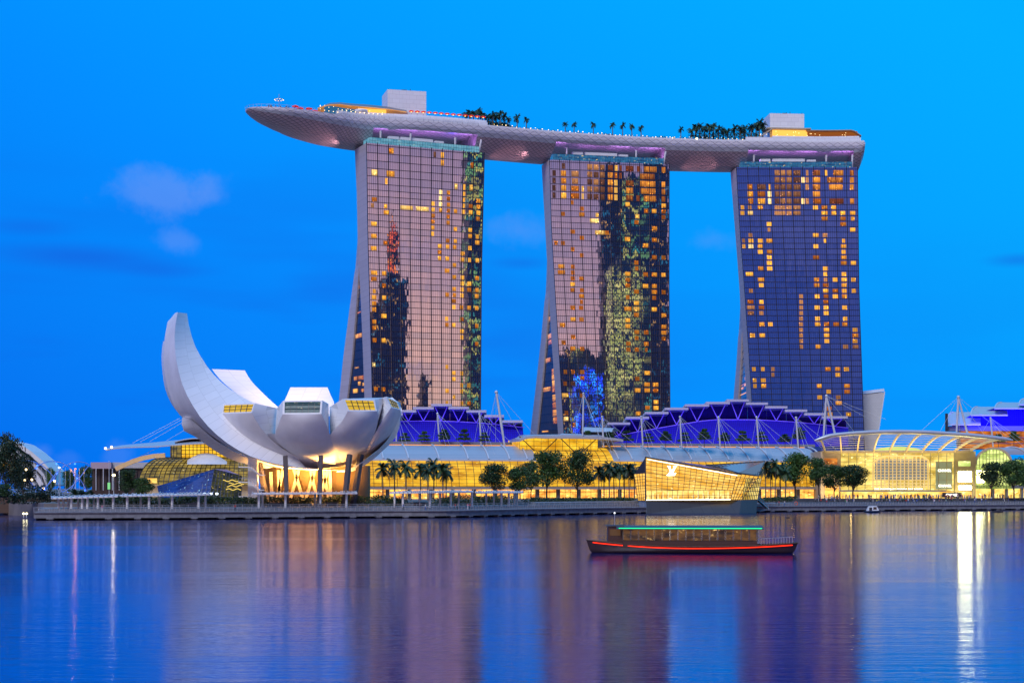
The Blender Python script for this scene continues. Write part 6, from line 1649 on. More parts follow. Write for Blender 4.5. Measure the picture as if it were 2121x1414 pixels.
# ================================================================== VEGETATION
def leaf_cloud(g, c, rx, ry, rz, n_, s, rnd, mi=0, flat=0.0):
    for _ in range(n_):
        while True:
            v = Vector((rnd.uniform(-1, 1), rnd.uniform(-1, 1), rnd.uniform(-1, 1)))
            if .25 < v.length < 1: break
        p = Vector((c[0]+v.x*rx, c[1]+v.y*ry, c[2]+v.z*rz)); a = Vector((rnd.gauss(0, 1), rnd.gauss(0, 1), rnd.gauss(0, 1)*(1-flat))).normalized(); b_ = a.cross(Vector((rnd.gauss(0, 1), rnd.gauss(0, 1), rnd.gauss(0, 1)))).normalized()
        q = s*rnd.uniform(.6, 1.3); g.face([p-a*q, p+b_*q*.45, p+a*q, p-b_*q*.45], mi)
def broad_tree(seed, h=14.0, w=10.0, trunk=4.5, n_=2600, dense=1.0):
    """returns (trunk mesh, crown mesh) around the origin"""
    rnd = random.Random(seed); t = MB(); t.tube([(0, 0, -.2), (.1, 0, trunk*.5), (0, .1, trunk)], [.32, .24, .2], 7)
    g = MB(); cl = []
    for i in range(11):
        a = rnd.uniform(0, 6.28); rr = w/2*math.sqrt(rnd.uniform(.05, .85)); zz = trunk+(h-trunk)*rnd.uniform(.12, .86); k_ = 1-.45*abs((zz-trunk)/(h-trunk)-.4)*2
        cl.append((rr*math.cos(a)*k_, rr*math.sin(a)*k_, zz, w*rnd.uniform(.16, .27)))
        t.tube([(0, 0, trunk*rnd.uniform(.6, 1)), (rr*math.cos(a)*.45, rr*math.sin(a)*.45, trunk+(zz-trunk)*.45), (cl[-1][0], cl[-1][1], zz)], [.16, .1, .03], 5)
    cl.append((0, 0, trunk+(h-trunk)*.45, w*.3)); cl.append((0, 0, h-w*.2, w*.22))
    for (x, y, z, r_) in cl: leaf_cloud(g, (x, y, z), r_, r_, r_*.8, int(n_*1.35/len(cl)), .38, rnd)
    leaf_cloud(g, (0, 0, (h+trunk)/2), w*.5, w*.5, (h-trunk)*.5, int(n_*.35), .38, rnd)
    return t.mesh('trunk', M['trunk']), g.mesh('crown', M['leaf'])
def palm(seed, h=9.0, fr=3.9, nf=20, tr=1.0):
    rnd = random.Random(seed); t = MB(); lx, ly = rnd.uniform(-.3, .3), rnd.uniform(-.3, .3)
    t.tube([(0, 0, -.2), (lx*.3, ly*.3, h*.5), (lx, ly, h)], [.30*tr, .22*tr, .17*tr], 7); t.tube([(lx, ly, h-.1), (lx, ly, h+.9)], [.17, .08], 6)
    g = MB()
    for i in range(nf):
        a = i*6.283/nf+rnd.uniform(-.2, .2); el = rnd.choice([1.2, .8, .45, .1, -.2])+rnd.uniform(-.12, .12); L_ = fr*rnd.uniform(.85, 1.1)
        pts = []; p = Vector((lx, ly, h+.5)); d = Vector((math.cos(a)*math.cos(el), math.sin(a)*math.cos(el), math.sin(el)))
        for j in range(9): pts.append(p.copy()); p += d*L_/8; d = (d+Vector((0, 0, -.24))).normalized()
        side = Vector((-math.sin(a), math.cos(a), 0))
        for j in range(1, 9):
            for q in (0, .5):
                b_ = pts[j-1].lerp(pts[j], q); l_ = fr*.36*math.sin(math.pi*min(1, (j+q)/9.2))**.6; dd = (pts[j]-pts[j-1]).normalized()
                for sd_ in (-1, 1):
                    e = b_+side*sd_*l_*.75+dd*l_*.45+Vector((0, 0, -l_*.55)); g.face([b_-dd*.14, e, b_+dd*.18])
    return t.mesh('trunk', M['palmtrunk']), g.mesh('crown', M['palmleaf'])
def tier_tree(seed, h=5.5, w=7.2, tiers=3):
    rnd = random.Random(seed); t = MB(); t.tube([(0, 0, -.3), (0, 0, h*.95)], [.14, .05], 6); g = MB()
    for i in range(tiers):
        z = h*(.46+.46*i/(tiers-1)); r_ = w/2*(1-.60*i/(tiers-1))*rnd.uniform(.85, 1.1)
        for q in range(8):
            a = q*.8+i+rnd.uniform(-.2, .2); rr = r_*rnd.uniform(.5, .8); t.bar((0, 0, z-.3), (rr*math.cos(a), rr*math.sin(a), z+.05), .06)
            leaf_cloud(g, (rr*math.cos(a), rr*math.sin(a), z+rnd.uniform(-.1, .3)), r_*.42, r_*.42, .42, 60, .30, rnd, flat=.4)
        leaf_cloud(g, (0, 0, z+.2), r_*.6, r_*.6, .5, 90, .30, rnd, flat=.3)
    return t.mesh('trunk', M['trunk']), g.mesh('crown', M['leaf'])
def plant(name, meshes, loc, label, cat, group, rz=0, sc=1.0, scz=None):
    root = empty(name, loc); 
    for nm, me in zip(('trunk', 'crown'), meshes):
        o = D.objects.new(nm, me); COL.objects.link(o); o.parent = root
    root.rotation_euler.z = rz; root.scale = (sc, sc, scz or sc)
    tag(root, label, cat, group); return root
BT = [broad_tree(11), broad_tree(12, 14, 11), broad_tree(13, 14, 9.5)]
PM = [palm(21), palm(22), palm(23)]
PD = [palm(24, tr=2), palm(25, tr=2), palm(26, tr=2)]
TT = [tier_tree(31), tier_tree(32, 6.8, 7, 4), tier_tree(33)]
# broad trees before the hall and the entrance: (px, crown top y, width px, Y, label)
for i, (px, yt, wp_, Y, lb) in enumerate([
    (1024.5, 961, 52, 585, 'broad tree with an open crown at the end of the covered walks'),
    (1077, 965, 50, 590, 'broad dark tree between the open crowned tree and the tall pair'),
    (1100, 952, 34, 604, 'slender tree with green lit leaves behind the tall pair'),
    (1132.5, 935, 68, 580, 'tall dense tree, left one of the tall pair before the glass box'),
    (1195.6, 931, 62, 585, 'tall dense tree, right one of the tall pair before the glass box'),
    (1646.7, 934, 62, 620, 'tallest tree between the crystal pavilion and the entrance'),
    (1696, 948, 48, 610, 'upright tree directly right of the tallest tree near the entrance'),
    (1728, 961, 44, 615, 'dark tree in the clump before the left wall of the entrance'),
    (1766.7, 960, 60, 612, 'wide spreading tree before the left end of the entrance glass'),
    (2053, 957, 50, 632, 'thin leaved tree before the bright arch of the arcade'),
    (2100, 950, 52, 630, 'dense tree before the silver vault at the right edge'),
    (2124, 956, 44, 634, 'tree cut off by the right edge of the picture')]):
    me = BT[i % 3]; base = 3.3 if px < 1300 else 4.2; top = ZP(yt, Y); sc = wp_*Y/F/9.0; plant('broad_tree', me, (XP(px, Y), Y, base), lb, 'tree', 'broad trees on the waterfront', rz=i*1.3, sc=sc, scz=(top-base)/14.0)
# big dark tree far left and small trees there
BIG = broad_tree(41, 14, 12, 4.2, 3000); BIG[1].materials[0] = M['leafd']
plant('broad_tree', BIG, (XP(14, 505), 505, 2.5), 'big dark tree rising over the helix bridge at the left edge', 'tree', 'trees at the far left', sc=66*505/F/12, scz=(ZP(893, 505)-2.5)/14)
plant('broad_tree', BIG, (XP(48, 520), 520, 2.5), 'dark lower tree tucked behind the big one at the left edge', 'tree', 'trees at the far left', rz=2, sc=46*520/F/12, scz=(ZP(935, 520)-2.5)/14)
for px, yt, wp_, Y, lb in [(105, 966, 26, 560, 'small dark tree behind the middle of the helix bridge'), (143, 971, 30, 560, 'small tree lit orange by the street lamp'), (178, 962, 34, 565, 'dark tree between the orange lamp and the flat roofed building'),
                           (262, 972, 44, 480, 'dark round tree in front of the flat roofed building'), (298, 990, 46, 478, 'low dark round tree before the left foot of the domes'), (8, 1000, 40, 470, 'low dark shrub tree under the helix bridge')]:
    me = BT[(px//3) % 3]; o = plant('broad_tree', me, (XP(px, Y), Y, 3.5), lb, 'tree', 'trees at the far left', rz=px, sc=wp_*Y/F/10.5, scz=max(.3, (ZP(yt, Y)-3.5)/14))
for px, yt, wp_, lb in [(160, 995, 36, 'low bushy palm clump left of the flat roofed building'), (192, 996, 34, 'low bushy palm clump below the bright yellow lamp'), (176, 992, 30, 'middle clump of low bushy palms near the deck end')]:
    plant('bushy_palm', palm(px, 2.2, 4.2, 22), (XP(px, 470), 470, 3.2), lb, 'palm', 'low palms near the deck end', sc=.85)
# palms in rows on the promenade
rows_ = [('before the left half of the golden hall', [(793.5, 972), (817, 967), (841, 970), (871.7, 973), (886, 975), (898.5, 966), (917.6, 973), (924, 978)], 545),
         ('between the tall pair of trees and the crystal pavilion', [(1241, 976), (1251, 980), (1262, 970), (1272, 975), (1283.4, 972), (1293, 975), (1303.4, 972), (1314, 976)], 590),
         ('right behind the crystal pavilion', [(1586, 968), (1596.4, 973), (1605.6, 966), (1617, 972), (1627, 976)], 608)]
for where, lst, Y in rows_:
    for i, (px, yc) in enumerate(lst):
        top = ZP(yc+4, Y); base = 3.0 if Y < 560 else 3.6
        plant('palm_tree', PM[i % 3], (XP(px, Y+(i % 2)*4), Y+(i % 2)*4, base), f'{ORD[i]} palm from the left, row {where}', 'palm', 'palms on the promenade', rz=i*2.1, sc=.92 if Y > 560 else .95, scz=(top-base)/9.0)
# tiered trees on the roof terrace
for i, (px, yt, Y, m, lb) in enumerate([(838, 897, 652, 0, 'tiered tree nearest the museum on the roof terrace'), (878.6, 894, 652, 0, 'wide tiered tree before the first blue hall, left of the second mast'), (920, 889, 652, 1, 'tall tiered tree just right of the second mast'),
        (961.6, 890, 652, 2, 'tiered tree between the second and third masts'), (1003.6, 896, 652, 0, 'dim tiered tree right of the third mast')]):
    plant('tiered_tree', TT[m], (XP(px, Y), Y, 24.4), lb, 'tree', 'tiered trees on the roof terrace', rz=i, sc=.86, scz=(ZP(yt, Y)-24.4)/(5.5 if m != 1 else 6.8))
for i, px in enumerate([1217, 1262, 1297.8, 1342, 1379, 1419, 1459, 1501, 1538, 1578, 1626, 1656]):
    Y = 662; yt = [893, 894, 893, 898, 893, 896, 888, 896, 893, 895, 899, 885][i]; m = 1 if i in (6, 11) else i % 3
    plant('tiered_tree', TT[m], (XP(px, Y), Y, 24.5), f'{ORD[i]} tiered tree from the left along the foot of the large blue hall', 'tree', 'tiered trees on the roof terrace', rz=i*1.7, sc=.92, scz=(ZP(yt, Y)-24.5)/(5.5 if m != 1 else 6.8))
for i, px in enumerate([2068, 2100]):
    plant('tiered_tree', TT[i], (XP(px, 668), 668, 24.5), ['tiered tree left of its pair before the amber terraces', 'tiered tree right of its pair before the amber terraces'][i], 'tree', 'tiered trees on the roof terrace', sc=.95)
# palms on the sky park
def dpalm(px, w, yc, lb, i, sc=.62):
    p, nn = deck(px, w); base = p.z+.3; top = ZP(yc, p.y); plant('palm_tree', PD[i % 3], (p.x, p.y, base), lb, 'palm', 'palms on the sky park', rz=i*1.9, sc=sc, scz=(top-base)/9.3)
ks = [(965, 238), (973, 236), (981, 236), (990, 234), (1000, 238), (1012, 243), (1020, 240), (1028, 242), (1036, 238), (1044, 242), (1052, 247), (1071, 245)]
for i, (px, yc) in enumerate(ks): dpalm(px, 12 if i % 2 else 8, yc, f'{ORD[i]} palm from the left in the grove beside the left rooftop box', i, .85 if i < 9 else .7)
for i, (px, yc) in enumerate([(1090.5, 248.5), (1171, 258), (1189, 259), (1229, 258.5), (1269, 260), (1289.5, 261), (1309, 262), (1328, 266), (1410, 269)]): dpalm(px, 4, yc, f'{ORD[i]} from the left of nine lone palms along the middle of the sky park', i+1, .60)
for i, (px, yc) in enumerate([(1432, 271), (1441, 266), (1450, 263), (1459, 268), (1470, 264), (1478, 264), (1488, 269), (1499, 270), (1508, 273), (1521, 268), (1533, 266), (1542, 268), (1556, 266), (1566, 262), (1573, 257), (1580, 263)]): dpalm(px, 12 if i % 2 else 8, yc, f'{ORD[i]} palm from the left in the dense grove left of the right rooftop box', i, .86)
# shrubs on the sky park and hedges on the ground
def hedge(name, pts, h, w, label, n_=900, s=.3, base=None, group='hedges', mt='hedge', lump=.35):
    rnd = random.Random(len(pts)+int(h*10)+n_); g = MB()
    for _ in range(n_):
        t = rnd.random()*(len(pts)-1); i = int(t); p = pts[i].lerp(pts[i+1], t-i); hh = h*(1+lump*noise.noise(p*.35)); v = rnd.random()**.6
        c = p+Vector((rnd.uniform(-w, w)*.5, rnd.uniform(-w, w)*.5, hh*v)); a = Vector((rnd.gauss(0, 1), rnd.gauss(0, 1), rnd.gauss(0, 1))).normalized(); b_ = a.cross(Vector((rnd.gauss(0, 1), rnd.gauss(0, 1), 1))).normalized()
        q = s*rnd.uniform(.6, 1.3); g.face([c-a*q, c+b_*q*.6, c+a*q, c-b_*q*.6])
    o = g.build(name, M[mt]); tag(o, label, 'hedge', group); return o
for i, (a, c) in enumerate([(1008, 1056), (1430, 1500), (1502, 1575)]):
    pts = [deck(a+(c-a)*q/6, 9, .2)[0] for q in range(7)]; hedge('deck_shrubs', pts, 6.2 if i else 4.6, 4, ['low shrubs under the palms beside the left rooftop box', 'dark shrubs under the left half of the dense palm grove', 'dark shrubs under the right half of the dense palm grove'][i], 1500, .42, group='shrubs on the sky park', lump=.6)
for i, (a, c) in enumerate([(1058, 1180), (1185, 1320), (1325, 1428)]):
    pts = [deck(a+(c-a)*q/6, 5.5, .2)[0] for q in range(7)]; hedge('deck_shrubs', pts, 2.3, 1.6, ['thin line of low shrubs on the sky park between the left and middle towers', 'low shrubs above the middle tower around the pool bar', 'low shrubs on the sky park between the middle and right towers'][i], 420, .35, group='shrubs on the sky park', lump=.7)
for a, c, lb in [(8, 60, 'dark shrubs on the bank under the helix bridge'), (64, 108, 'dark shrubs at the left end of the waterfront deck')]:
    pts = [P(a+(c-a)*q/5, 1044, 470).to_3d() for q in range(6)]; hedge('hedge', pts, 4.2, 5, lb, 900, .35, mt='leafd', lump=.6)
hedges = [(186, 262, 'clipped hedge behind the first covered walk'), (270, 335, 'clipped hedge left of the blue glass pavilion'), (343, 470, 'clipped hedge before the blue glass pavilion'), (478, 556, 'clipped hedge before the white stair tower'), (556, 655, 'clipped hedge under the petal museum columns'), (662, 760, 'clipped hedge right of the petal museum columns'),
          (768, 838, 'clipped hedge before the first palms'), (905, 970, 'clipped hedge below the last palms of the left row'), (975, 1058, 'clipped hedge below the open crowned tree')]
for a, c, lb in hedges:
    pts = [pier_at(a+(c-a)*q/8, 19, 2.8)[0] for q in range(9)]; hedge('hedge', pts, 2.9, 4, lb, int((c-a)*24), .26)
for a, c, lb in [(1092, 1160, 'low hedge on the planter wall under the left tree of the tall pair'), (1160, 1235, 'low hedge on the planter wall under the right tree of the tall pair'), (1235, 1312, 'low hedge on the planter wall left of the crystal pavilion'), (1577, 1645, 'dark low hedge right of the crystal pavilion')]:
    pts = [pier_at(a+(c-a)*q/8, 13, 3.3)[0] for q in range(9)]; hedge('hedge', pts, 1.7, 3.5, lb, int((c-a)*20), .26)
# grey benches breaks between hedges: stone blocks
for px, lb in [(402, 'long stone seat between hedges before the blue pavilion'), (566, 'long stone seat between hedges left under the museum'), (690, 'long stone seat between hedges right under the museum'), (868, 'long stone seat behind the covered walk by the palms')]:
    p, i = pier_at(px, 16.0, 3.1); nn = PN[i]; root = empty('stone_seat', p); g = MB(); g.box((p.x, p.y, 3.5), (3.2, 1.2, .9), math.atan2(nn.y, nn.x)-math.pi/2); g.build('base', M['conc_d'], root); g = MB(); g.box((p.x, p.y, 4.05), (3.6, 1.5, .2), math.atan2(nn.y, nn.x)-math.pi/2); g.build('seat', M['conc'], root); tag(root, lb, 'bench')

# ================================================================== COVERED WALKS on the promenade
def walk(px0, px1, y0, y1, cols, label, back=None, w=11.0):
    p0, i0 = pier_at(px0, w); p1, i1 = pier_at(px1, w); root = empty('covered_walk', pier_at((px0+px1)/2, w, 2.8)[0])
    k_ = 16; rr = []
    for q in range(k_+1):
        px = px0+(px1-px0)*q/k_; a, _ = pier_at(px, w-1.5); c, _ = pier_at(px, w+5.0); z = ZP(y0+(y1-y0)*q/k_, a.y)
        rr.append([Vector((a.x, a.y, z)), Vector((a.x, a.y, z-.35)), Vector((c.x, c.y, z-.15)), Vector((c.x, c.y, z+.25))])
    g = MB(); g.grid(rr, 0, smooth=False, close=True); g.face(rr[0]); g.face(list(reversed(rr[-1]))); g.build('roof', M['white'], root)
    g = MB()
    for q in range(int((px1-px0)/2.2)):
        px = px0+2+q*2.2; a, _ = pier_at(px, w-2.2); c, _ = pier_at(px, w+5.4); z = ZP(y0+(y1-y0)*(px-px0)/(px1-px0), a.y)+.28; g.bar((a.x, a.y, z), (c.x, c.y, z+.2), .12, .18)
    g.build('roof_slats', M['white'], root)
    for px in cols:
        a, _ = pier_at(px, w); z = ZP(y0+(y1-y0)*(px-px0)/(px1-px0), a.y)-.3; g = MB(); g.tube([(a.x, a.y, 2.7), (a.x, a.y, z)], .34, 8); g.build('column', M['white'], root)
    for px in (back or []):
        a, _ = pier_at(px, w+4.5); z = ZP(y0+(y1-y0)*(px-px0)/(px1-px0), a.y)-.2; g = MB(); g.tube([(a.x, a.y, 2.7), (a.x, a.y, z)], .3, 8); g.build('column', M['white'], root)
    tag(root, label, 'covered walk', 'white covered walks on the promenade')
walk(106, 245, 1030.5, 1026.5, [144, 168.5, 181.5, 202.5, 234.5], 'white covered walk at the far left end of the deck', [122, 130, 137, 160, 176, 192, 214])
walk(250, 437, 1026, 1022.5, [266.5, 309, 358, 412.5], 'white covered walk before the domes and blue glass pavilion', [293, 333, 429])
walk(521, 736, 1021.8, 1020, [531.5, 595, 659, 721], 'white covered walk in front of the petal museum', [540, 656, 713])
walk(812, 980, 1019.5, 1017.5, [838, 889.5, 935.5, 976], 'white covered walk in front of the palms', [821, 869.5, 912, 950.5])
walk(985, 1085, 1019.2, 1018.6, [1036, 1055], 'short covered walk below the broad dark tree', [1006, 1025, 1067, 1072])

# ================================================================== PEOPLE
def person_mesh(seed, shirt, trousers, pose=0):
    rnd = random.Random(seed); me = D.meshes.new('person'); bm = bmesh.new()
    sk = bm.verts.layers.skin.verify()
    J = {'pel': (0, 0, .92, .13, .10), 'ch': (0, 0, 1.25, .15, .11), 'nk': (0, 0, 1.46, .055, .055), 'hd': (0, .01, 1.58, .085, .09), 'tp': (0, .01, 1.70, .07, .08),
         'sl': (-.19, 0, 1.40, .055, .055), 'el': (-.25, .02, 1.13, .045, .045), 'hl': (-.24, -.10 if pose else -.02, .90, .035, .03),
         'sr': (.19, 0, 1.40, .055, .055), 'er': (.25, .02, 1.13, .045, .045), 'hr': (.24, -.16 if pose else -.02, .95 if pose else .88, .035, .03),
         'il': (-.09, 0, .85, .09, .09), 'kl': (-.10, -.10 if pose else -.02, .48, .06, .06), 'fl': (-.11, .12 if pose else 0, .07, .045, .045), 'tl': (-.12, -.02 if pose else -.15, .04, .04, .03),
         'ir': (.09, 0, .85, .09, .09), 'kr': (.10, .04 if pose else -.02, .48, .06, .06), 'fr': (.11, -.12 if pose else 0, .07, .045, .045), 'tr': (.12, -.27 if pose else -.15, .04, .04, .03)}
    v = {}
    for k_, (x, y, z, a, b_) in J.items():
        q = bm.verts.new((x, y, z)); q[sk].radius = (a, b_); v[k_] = q
    v['pel'][sk].use_root = True
    for a, c in ('pel ch', 'ch nk', 'nk hd', 'hd tp', 'ch sl', 'sl el', 'el hl', 'ch sr', 'sr er', 'er hr', 'pel il', 'il kl', 'kl fl', 'fl tl', 'pel ir', 'ir kr', 'kr fr', 'fr tr') and [t.split() for t in ('pel ch', 'ch nk', 'nk hd', 'hd tp', 'ch sl', 'sl el', 'el hl', 'ch sr', 'sr er', 'er hr', 'pel il', 'il kl', 'kl fl', 'fl tl', 'pel ir', 'ir kr', 'kr fr', 'fr tr')]:
        bm.edges.new((v[a], v[c]))
    bm.to_mesh(me); bm.free()
    o = D.objects.new('person_tmp', me); COL.objects.link(o); o.modifiers.new('s', 'SKIN'); bpy.context.view_layer.update()
    m2 = D.meshes.new_from_object(o.evaluated_get(bpy.context.evaluated_depsgraph_get())); D.objects.remove(o)
    m2.materials.clear()
    for m in (M['skin'], shirt, trousers, M['hair']): m2.materials.append(m)
    for p in m2.polygons:
        z = p.center.z; x = abs(p.center.x); p.use_smooth = True
        p.material_index = 2 if z < .95 and x < .2 else 1 if z < 1.44 and not (x > .2 and z < 1.12) else 3 if z > 1.66 or (z > 1.55 and p.center.y > .03) else 0
    m2.name = 'person'; return m2
M['skin'] = mat('skin', (.38, .22, .15), .6); M['hair'] = mat('hair', (.012, .01, .01), .7)
cl_ = {'red': (.45, .03, .03), 'white': (.65, .65, .65), 'black': (.02, .02, .025), 'blue': (.05, .12, .40), 'grey': (.2, .2, .22), 'yellow': (.55, .42, .06), 'pink': (.55, .20, .28), 'green': (.06, .25, .10)}
for k_, c in cl_.items(): M['c_'+k_] = mat(k_+'_cloth', c, .8)
PV = []
for i, (s_, t_, ps) in enumerate([('red', 'black', 0), ('white', 'blue', 1), ('black', 'grey', 0), ('blue', 'black', 1), ('grey', 'black', 0), ('yellow', 'blue', 1), ('pink', 'white', 0), ('green', 'black', 1)]):
    PV.append((s_, t_, person_mesh(i, M['c_'+s_], M['c_'+t_], ps), ps))
def person(loc, k_, label, group=None, rz=0, sc=1.0):
    s_, t_, me, ps = PV[k_ % 8]; o = D.objects.new('person', me); COL.objects.link(o); o.location = loc; o.rotation_euler.z = rz; o.scale = (sc,)*3
    tag(o, label, 'person', group); return o
rnd = random.Random(5)
# crowd on the steps and plaza at the right
for i in range(230):
    px = rnd.uniform(1690, 2121) if rnd.random() < .75 else rnd.uniform(1800, 1990)
    st_ = rnd.choice([0, 1, 2, 3, 4, 5, 6, 7, 8, 8, 8]); w = 10+st_*1.7 if st_ < 8 else rnd.uniform(24.5, 30); z = 2.05+.32*(st_+1) if st_ < 7 else 4.3 if w < 23.8 else 4.0
    p, _ = pier_at(px, w, z); k_ = rnd.randrange(8)
    person(p, k_, f'person in a {PV[k_][0]} top among the crowd on the steps below the entrance', f'crowd on the steps, {PV[k_][0]} tops', rnd.uniform(0, 6.28), rnd.uniform(.9, 1.05))
for i, (px, w, k_, lb) in enumerate([(487.5, 8, 0, 'person in red alone on the walk before the white stair tower'), (838, 8, 3, 'person in blue beside a column of the covered walk by the palms'), (882, 8, 1, 'person in white on the deck below the palms'), (872, 7.5, 2, 'person in black just left of the one in white on the deck'),
        (942, 7, 0, 'person in red, leftmost of the group of three on the deck by the palms'), (947, 7, 4, 'person in grey between the two others of the group of three'), (967, 7.5, 6, 'person in pink at the last column of the covered walk'), (974, 7.5, 0, 'person in red at the last column of the covered walk'), (822, 8, 2, 'person in black below the first palm'),
        (1607, 7, 2, 'person in black right of the crystal pavilion stairs'), (1612.5, 7, 0, 'person in red right of the crystal pavilion stairs'), (1627, 7, 1, 'person in white right of the crystal pavilion stairs'), (210, 7, 6, 'person in pink near the far left covered walk')]):
    person(pier_at(px, w, 2.05)[0], k_, lb, rz=i)
# sightseers on the bow deck
for i in range(34):
    px = rnd.choice([rnd.uniform(552, 568), rnd.uniform(565, 592), rnd.uniform(590, 660), rnd.uniform(700, 800)]); p, _ = deck(px, rnd.uniform(1.2, 3.5)); k_ = [2, 3, 4][i % 3]
    person((p.x, p.y, p.z-.25), k_, f'sightseer in {PV[k_][0]} at the rail on the bow deck of the sky park', f'sightseers on the bow deck, {PV[k_][0]}', rnd.uniform(0, 6.28))

# ================================================================== SMALL THINGS
# life ring, pier stairs, small white launch, tour boat
p, i = pier_at(1646, .5, 2.9); root = empty('life_ring', p); g = MB(); g.tube([(p.x+.55*math.cos(a*math.pi/6), p.y-.2, p.z+.55*math.sin(a*math.pi/6)) for a in range(13)], .14, 6); g.build('ring', mat('orange_ring', (.8, .12, .03), .5), root); g = MB(); g.box((p.x, p.y, p.z-.6), (.12, .1, 1.2)); g.build('post', M['ring'], root); tag(root, 'round orange life ring on the deck rail right of the crystal pavilion', 'life ring')
sp = empty('pier_stair', P(1582, 1058, 560)); 
a, c = P(1571, 1036, 556), P(1592, 1054, 548)
for dy_ in (0, 2.2):
    g = MB(); g.bar(a+Vector((0, dy_, 0)), c+Vector((0, dy_, 0)), .25, .5); g.build('stringer', M['ring'], sp); g = MB(); g.bar(a+Vector((0, dy_, 1.1)), c+Vector((0, dy_, 1.1)), .10)
    for q in range(6): w_ = a.lerp(c, q/5)+Vector((0, dy_, 0)); g.bar(w_, w_+Vector((0, 0, 1.1)), .08)
    g.build('handrail', M['ring'], sp)
g = MB()
for q in range(12): w_ = a.lerp(c, q/11); g.box((w_.x, w_.y+1.1, w_.z), (.35, 2.1, .06))
g.build('treads', M['conc_d'], sp)
g = MB(); g.bar(P(1592, 1054, 548)+Vector((0, 1, 0)), P(1570, 1059, 546)+Vector((0, 1, 0)), 2.4, .3); g.build('landing', M['conc'], sp)
tag(sp, 'steel stair dropping to a landing at the right corner of the crystal pavilion', 'stair')
# low launch
Yb = 548.0; bt = empty('white_launch', P(1807, 1060.5, Yb)); bt.location.z = 0
def bpt(px, py, dy=0): return P(px, py, Yb+dy)
hullp = [(1791, 1059.3), (1793, 1061.5), (1820, 1061.5), (1823, 1059), (1818, 1058.5)]
g = MB(); x0, x1 = XP(1790, Yb), XP(1823, Yb); k_ = 14; rr = []
for q in range(k_+1):
    t = q/k_; x = x0+(x1-x0)*t; hw = 1.15*math.sin(math.pi*min(1, max(.02, t*.98+.01)))**.35
    rr.append([(x, Yb-hw, .55+.1*t), (x, Yb-hw*.8, -.1), (x, Yb+hw*.8, -.1), (x, Yb+hw, .55+.1*t)])
g.grid(rr, 0, smooth=True); g.face([r_[0] for r_ in rr]+[r_[3] for r_ in reversed(rr)]); g.build('hull', mat('dark_blue_hull', (.02, .05, .12), .3), bt)
g = MB(); rr = []
xa, xb, xc, xd = XP(1796, Yb), XP(1798, Yb), XP(1815, Yb), XP(1820, Yb)
for y in (Yb-.95, Yb+.95):
    rr.append([(xa-.2, y, .6), (xb+.2, y*1+(.15 if y < Yb else -.15), 2.15), (xc, y+(.15 if y < Yb else -.15), 2.2), (xd, y, .65)])
g.face(rr[0]); g.face(list(reversed(rr[1])))
for q in range(3): g.face([rr[0][q], rr[1][q], rr[1][q+1], rr[0][q+1]])
g.build('cabin', mat('launch_white', (.70, .78, .85), .35), bt)
g = MB(); g.box((XP(1811, Yb), Yb-.98, 1.45), (1.1, .1, .8)); g.build('window', M['glassdark'], bt); g = MB(); g.box((XP(1802, Yb), Yb-.98, 1.2), (.9, .12, 1.0)); g.build('door', M['dark'], bt)
tag(bt, 'small white cabin launch moored in front of the crowded steps', 'boat')
# orange marker lamp and low raft at the far right
bo = empty('work_raft', P(2066, 1058, 556)); bo.location.z = 0; g = MB(); p = P(2066, 1060, 556); g.box((p.x, p.y, .25), (3.4, 1.6, .5)); g.build('float', M['dark'], bo); g = MB(); g.box((p.x+.2, p.y, .75), (.9, .7, .5)); g.build('locker', M['conc_d'], bo); tag(bo, 'tiny dark raft floating off the deck at the far right', 'raft')
g = MB(); p = P(2065, 1050, 600); g.box((p.x, p.y, p.z), (1.8, .3, .8)); 
# channel marker post
mk = empty('channel_marker', P(1632, 1072, 449)); mk.location.z = 0; p = P(1632, 1071, 449); g = MB(); g.tube([(p.x, p.y, -.1), (p.x, p.y, 1.4)], .06, 6); g.build('pole', M['trunk'], mk); g = MB(); g.tube([(p.x, p.y, -.1), (p.x, p.y, .25)], .5, 8); g.build('float', M['trunk'], mk); tag(mk, 'thin pole on a small float standing in the water right of the pavilion', 'marker')
# advertising pillar near the lamp at left
ap_ = empty('banner_pillar', P(225.5, 1015, 530)); ap_.location.z = 4; g = MB(); a, c = P(225.5, 1013, 530), P(225.5, 999, 530); g.box(((a.x+c.x)/2, 530, (a.z+c.z)/2), (.8, .3, c.z-a.z)); g.build('banner', mat('green_banner', (.1, .5, .15), .6, emit=(.3, .8, .3), es=.6), ap_); g = MB(); g.tube([(a.x, 530.3, 4), (a.x, 530.3, c.z+7)], .1, 6); g.build('pole', M['steel'], ap_); tag(ap_, 'small green lit banner on a pole left of the bright yellow lamp', 'banner')

# boat inferred from light streaks; its light strings are added to stand for them
YR2 = 205.0; rbt = empty('river_boat', (XP(1430, YR2), YR2, 0)); x0, x1 = XP(1215, YR2), XP(1650, YR2)
def by(t, s_, z=0): return Vector((x0+(x1-x0)*t, YR2-(t-.5)*2.0+s_, z))
def hwid(t): return 2.1*max(.03, math.sin(math.pi*min(1, max(0, t)))**.55)
def sheer(t): return .85+.75*max(0, .5-t)**2*4+.45*max(0, t-.5)**2*4
g = MB(); rr = []
for q in range(33):
    t = q/32; rr.append([by(t, -hwid(t), sheer(t)), by(t+(.5-t)*.03, -hwid(t)*.93, .35), by(t+(.5-t)*.06, -hwid(t)*.7, -.15), by(t+(.5-t)*.06, hwid(t)*.7, -.15), by(t, hwid(t), sheer(t))])
g.grid(rr, 0); g.build('hull', mat('dark_boat_hull', (.05, .03, .03), .35), rbt)
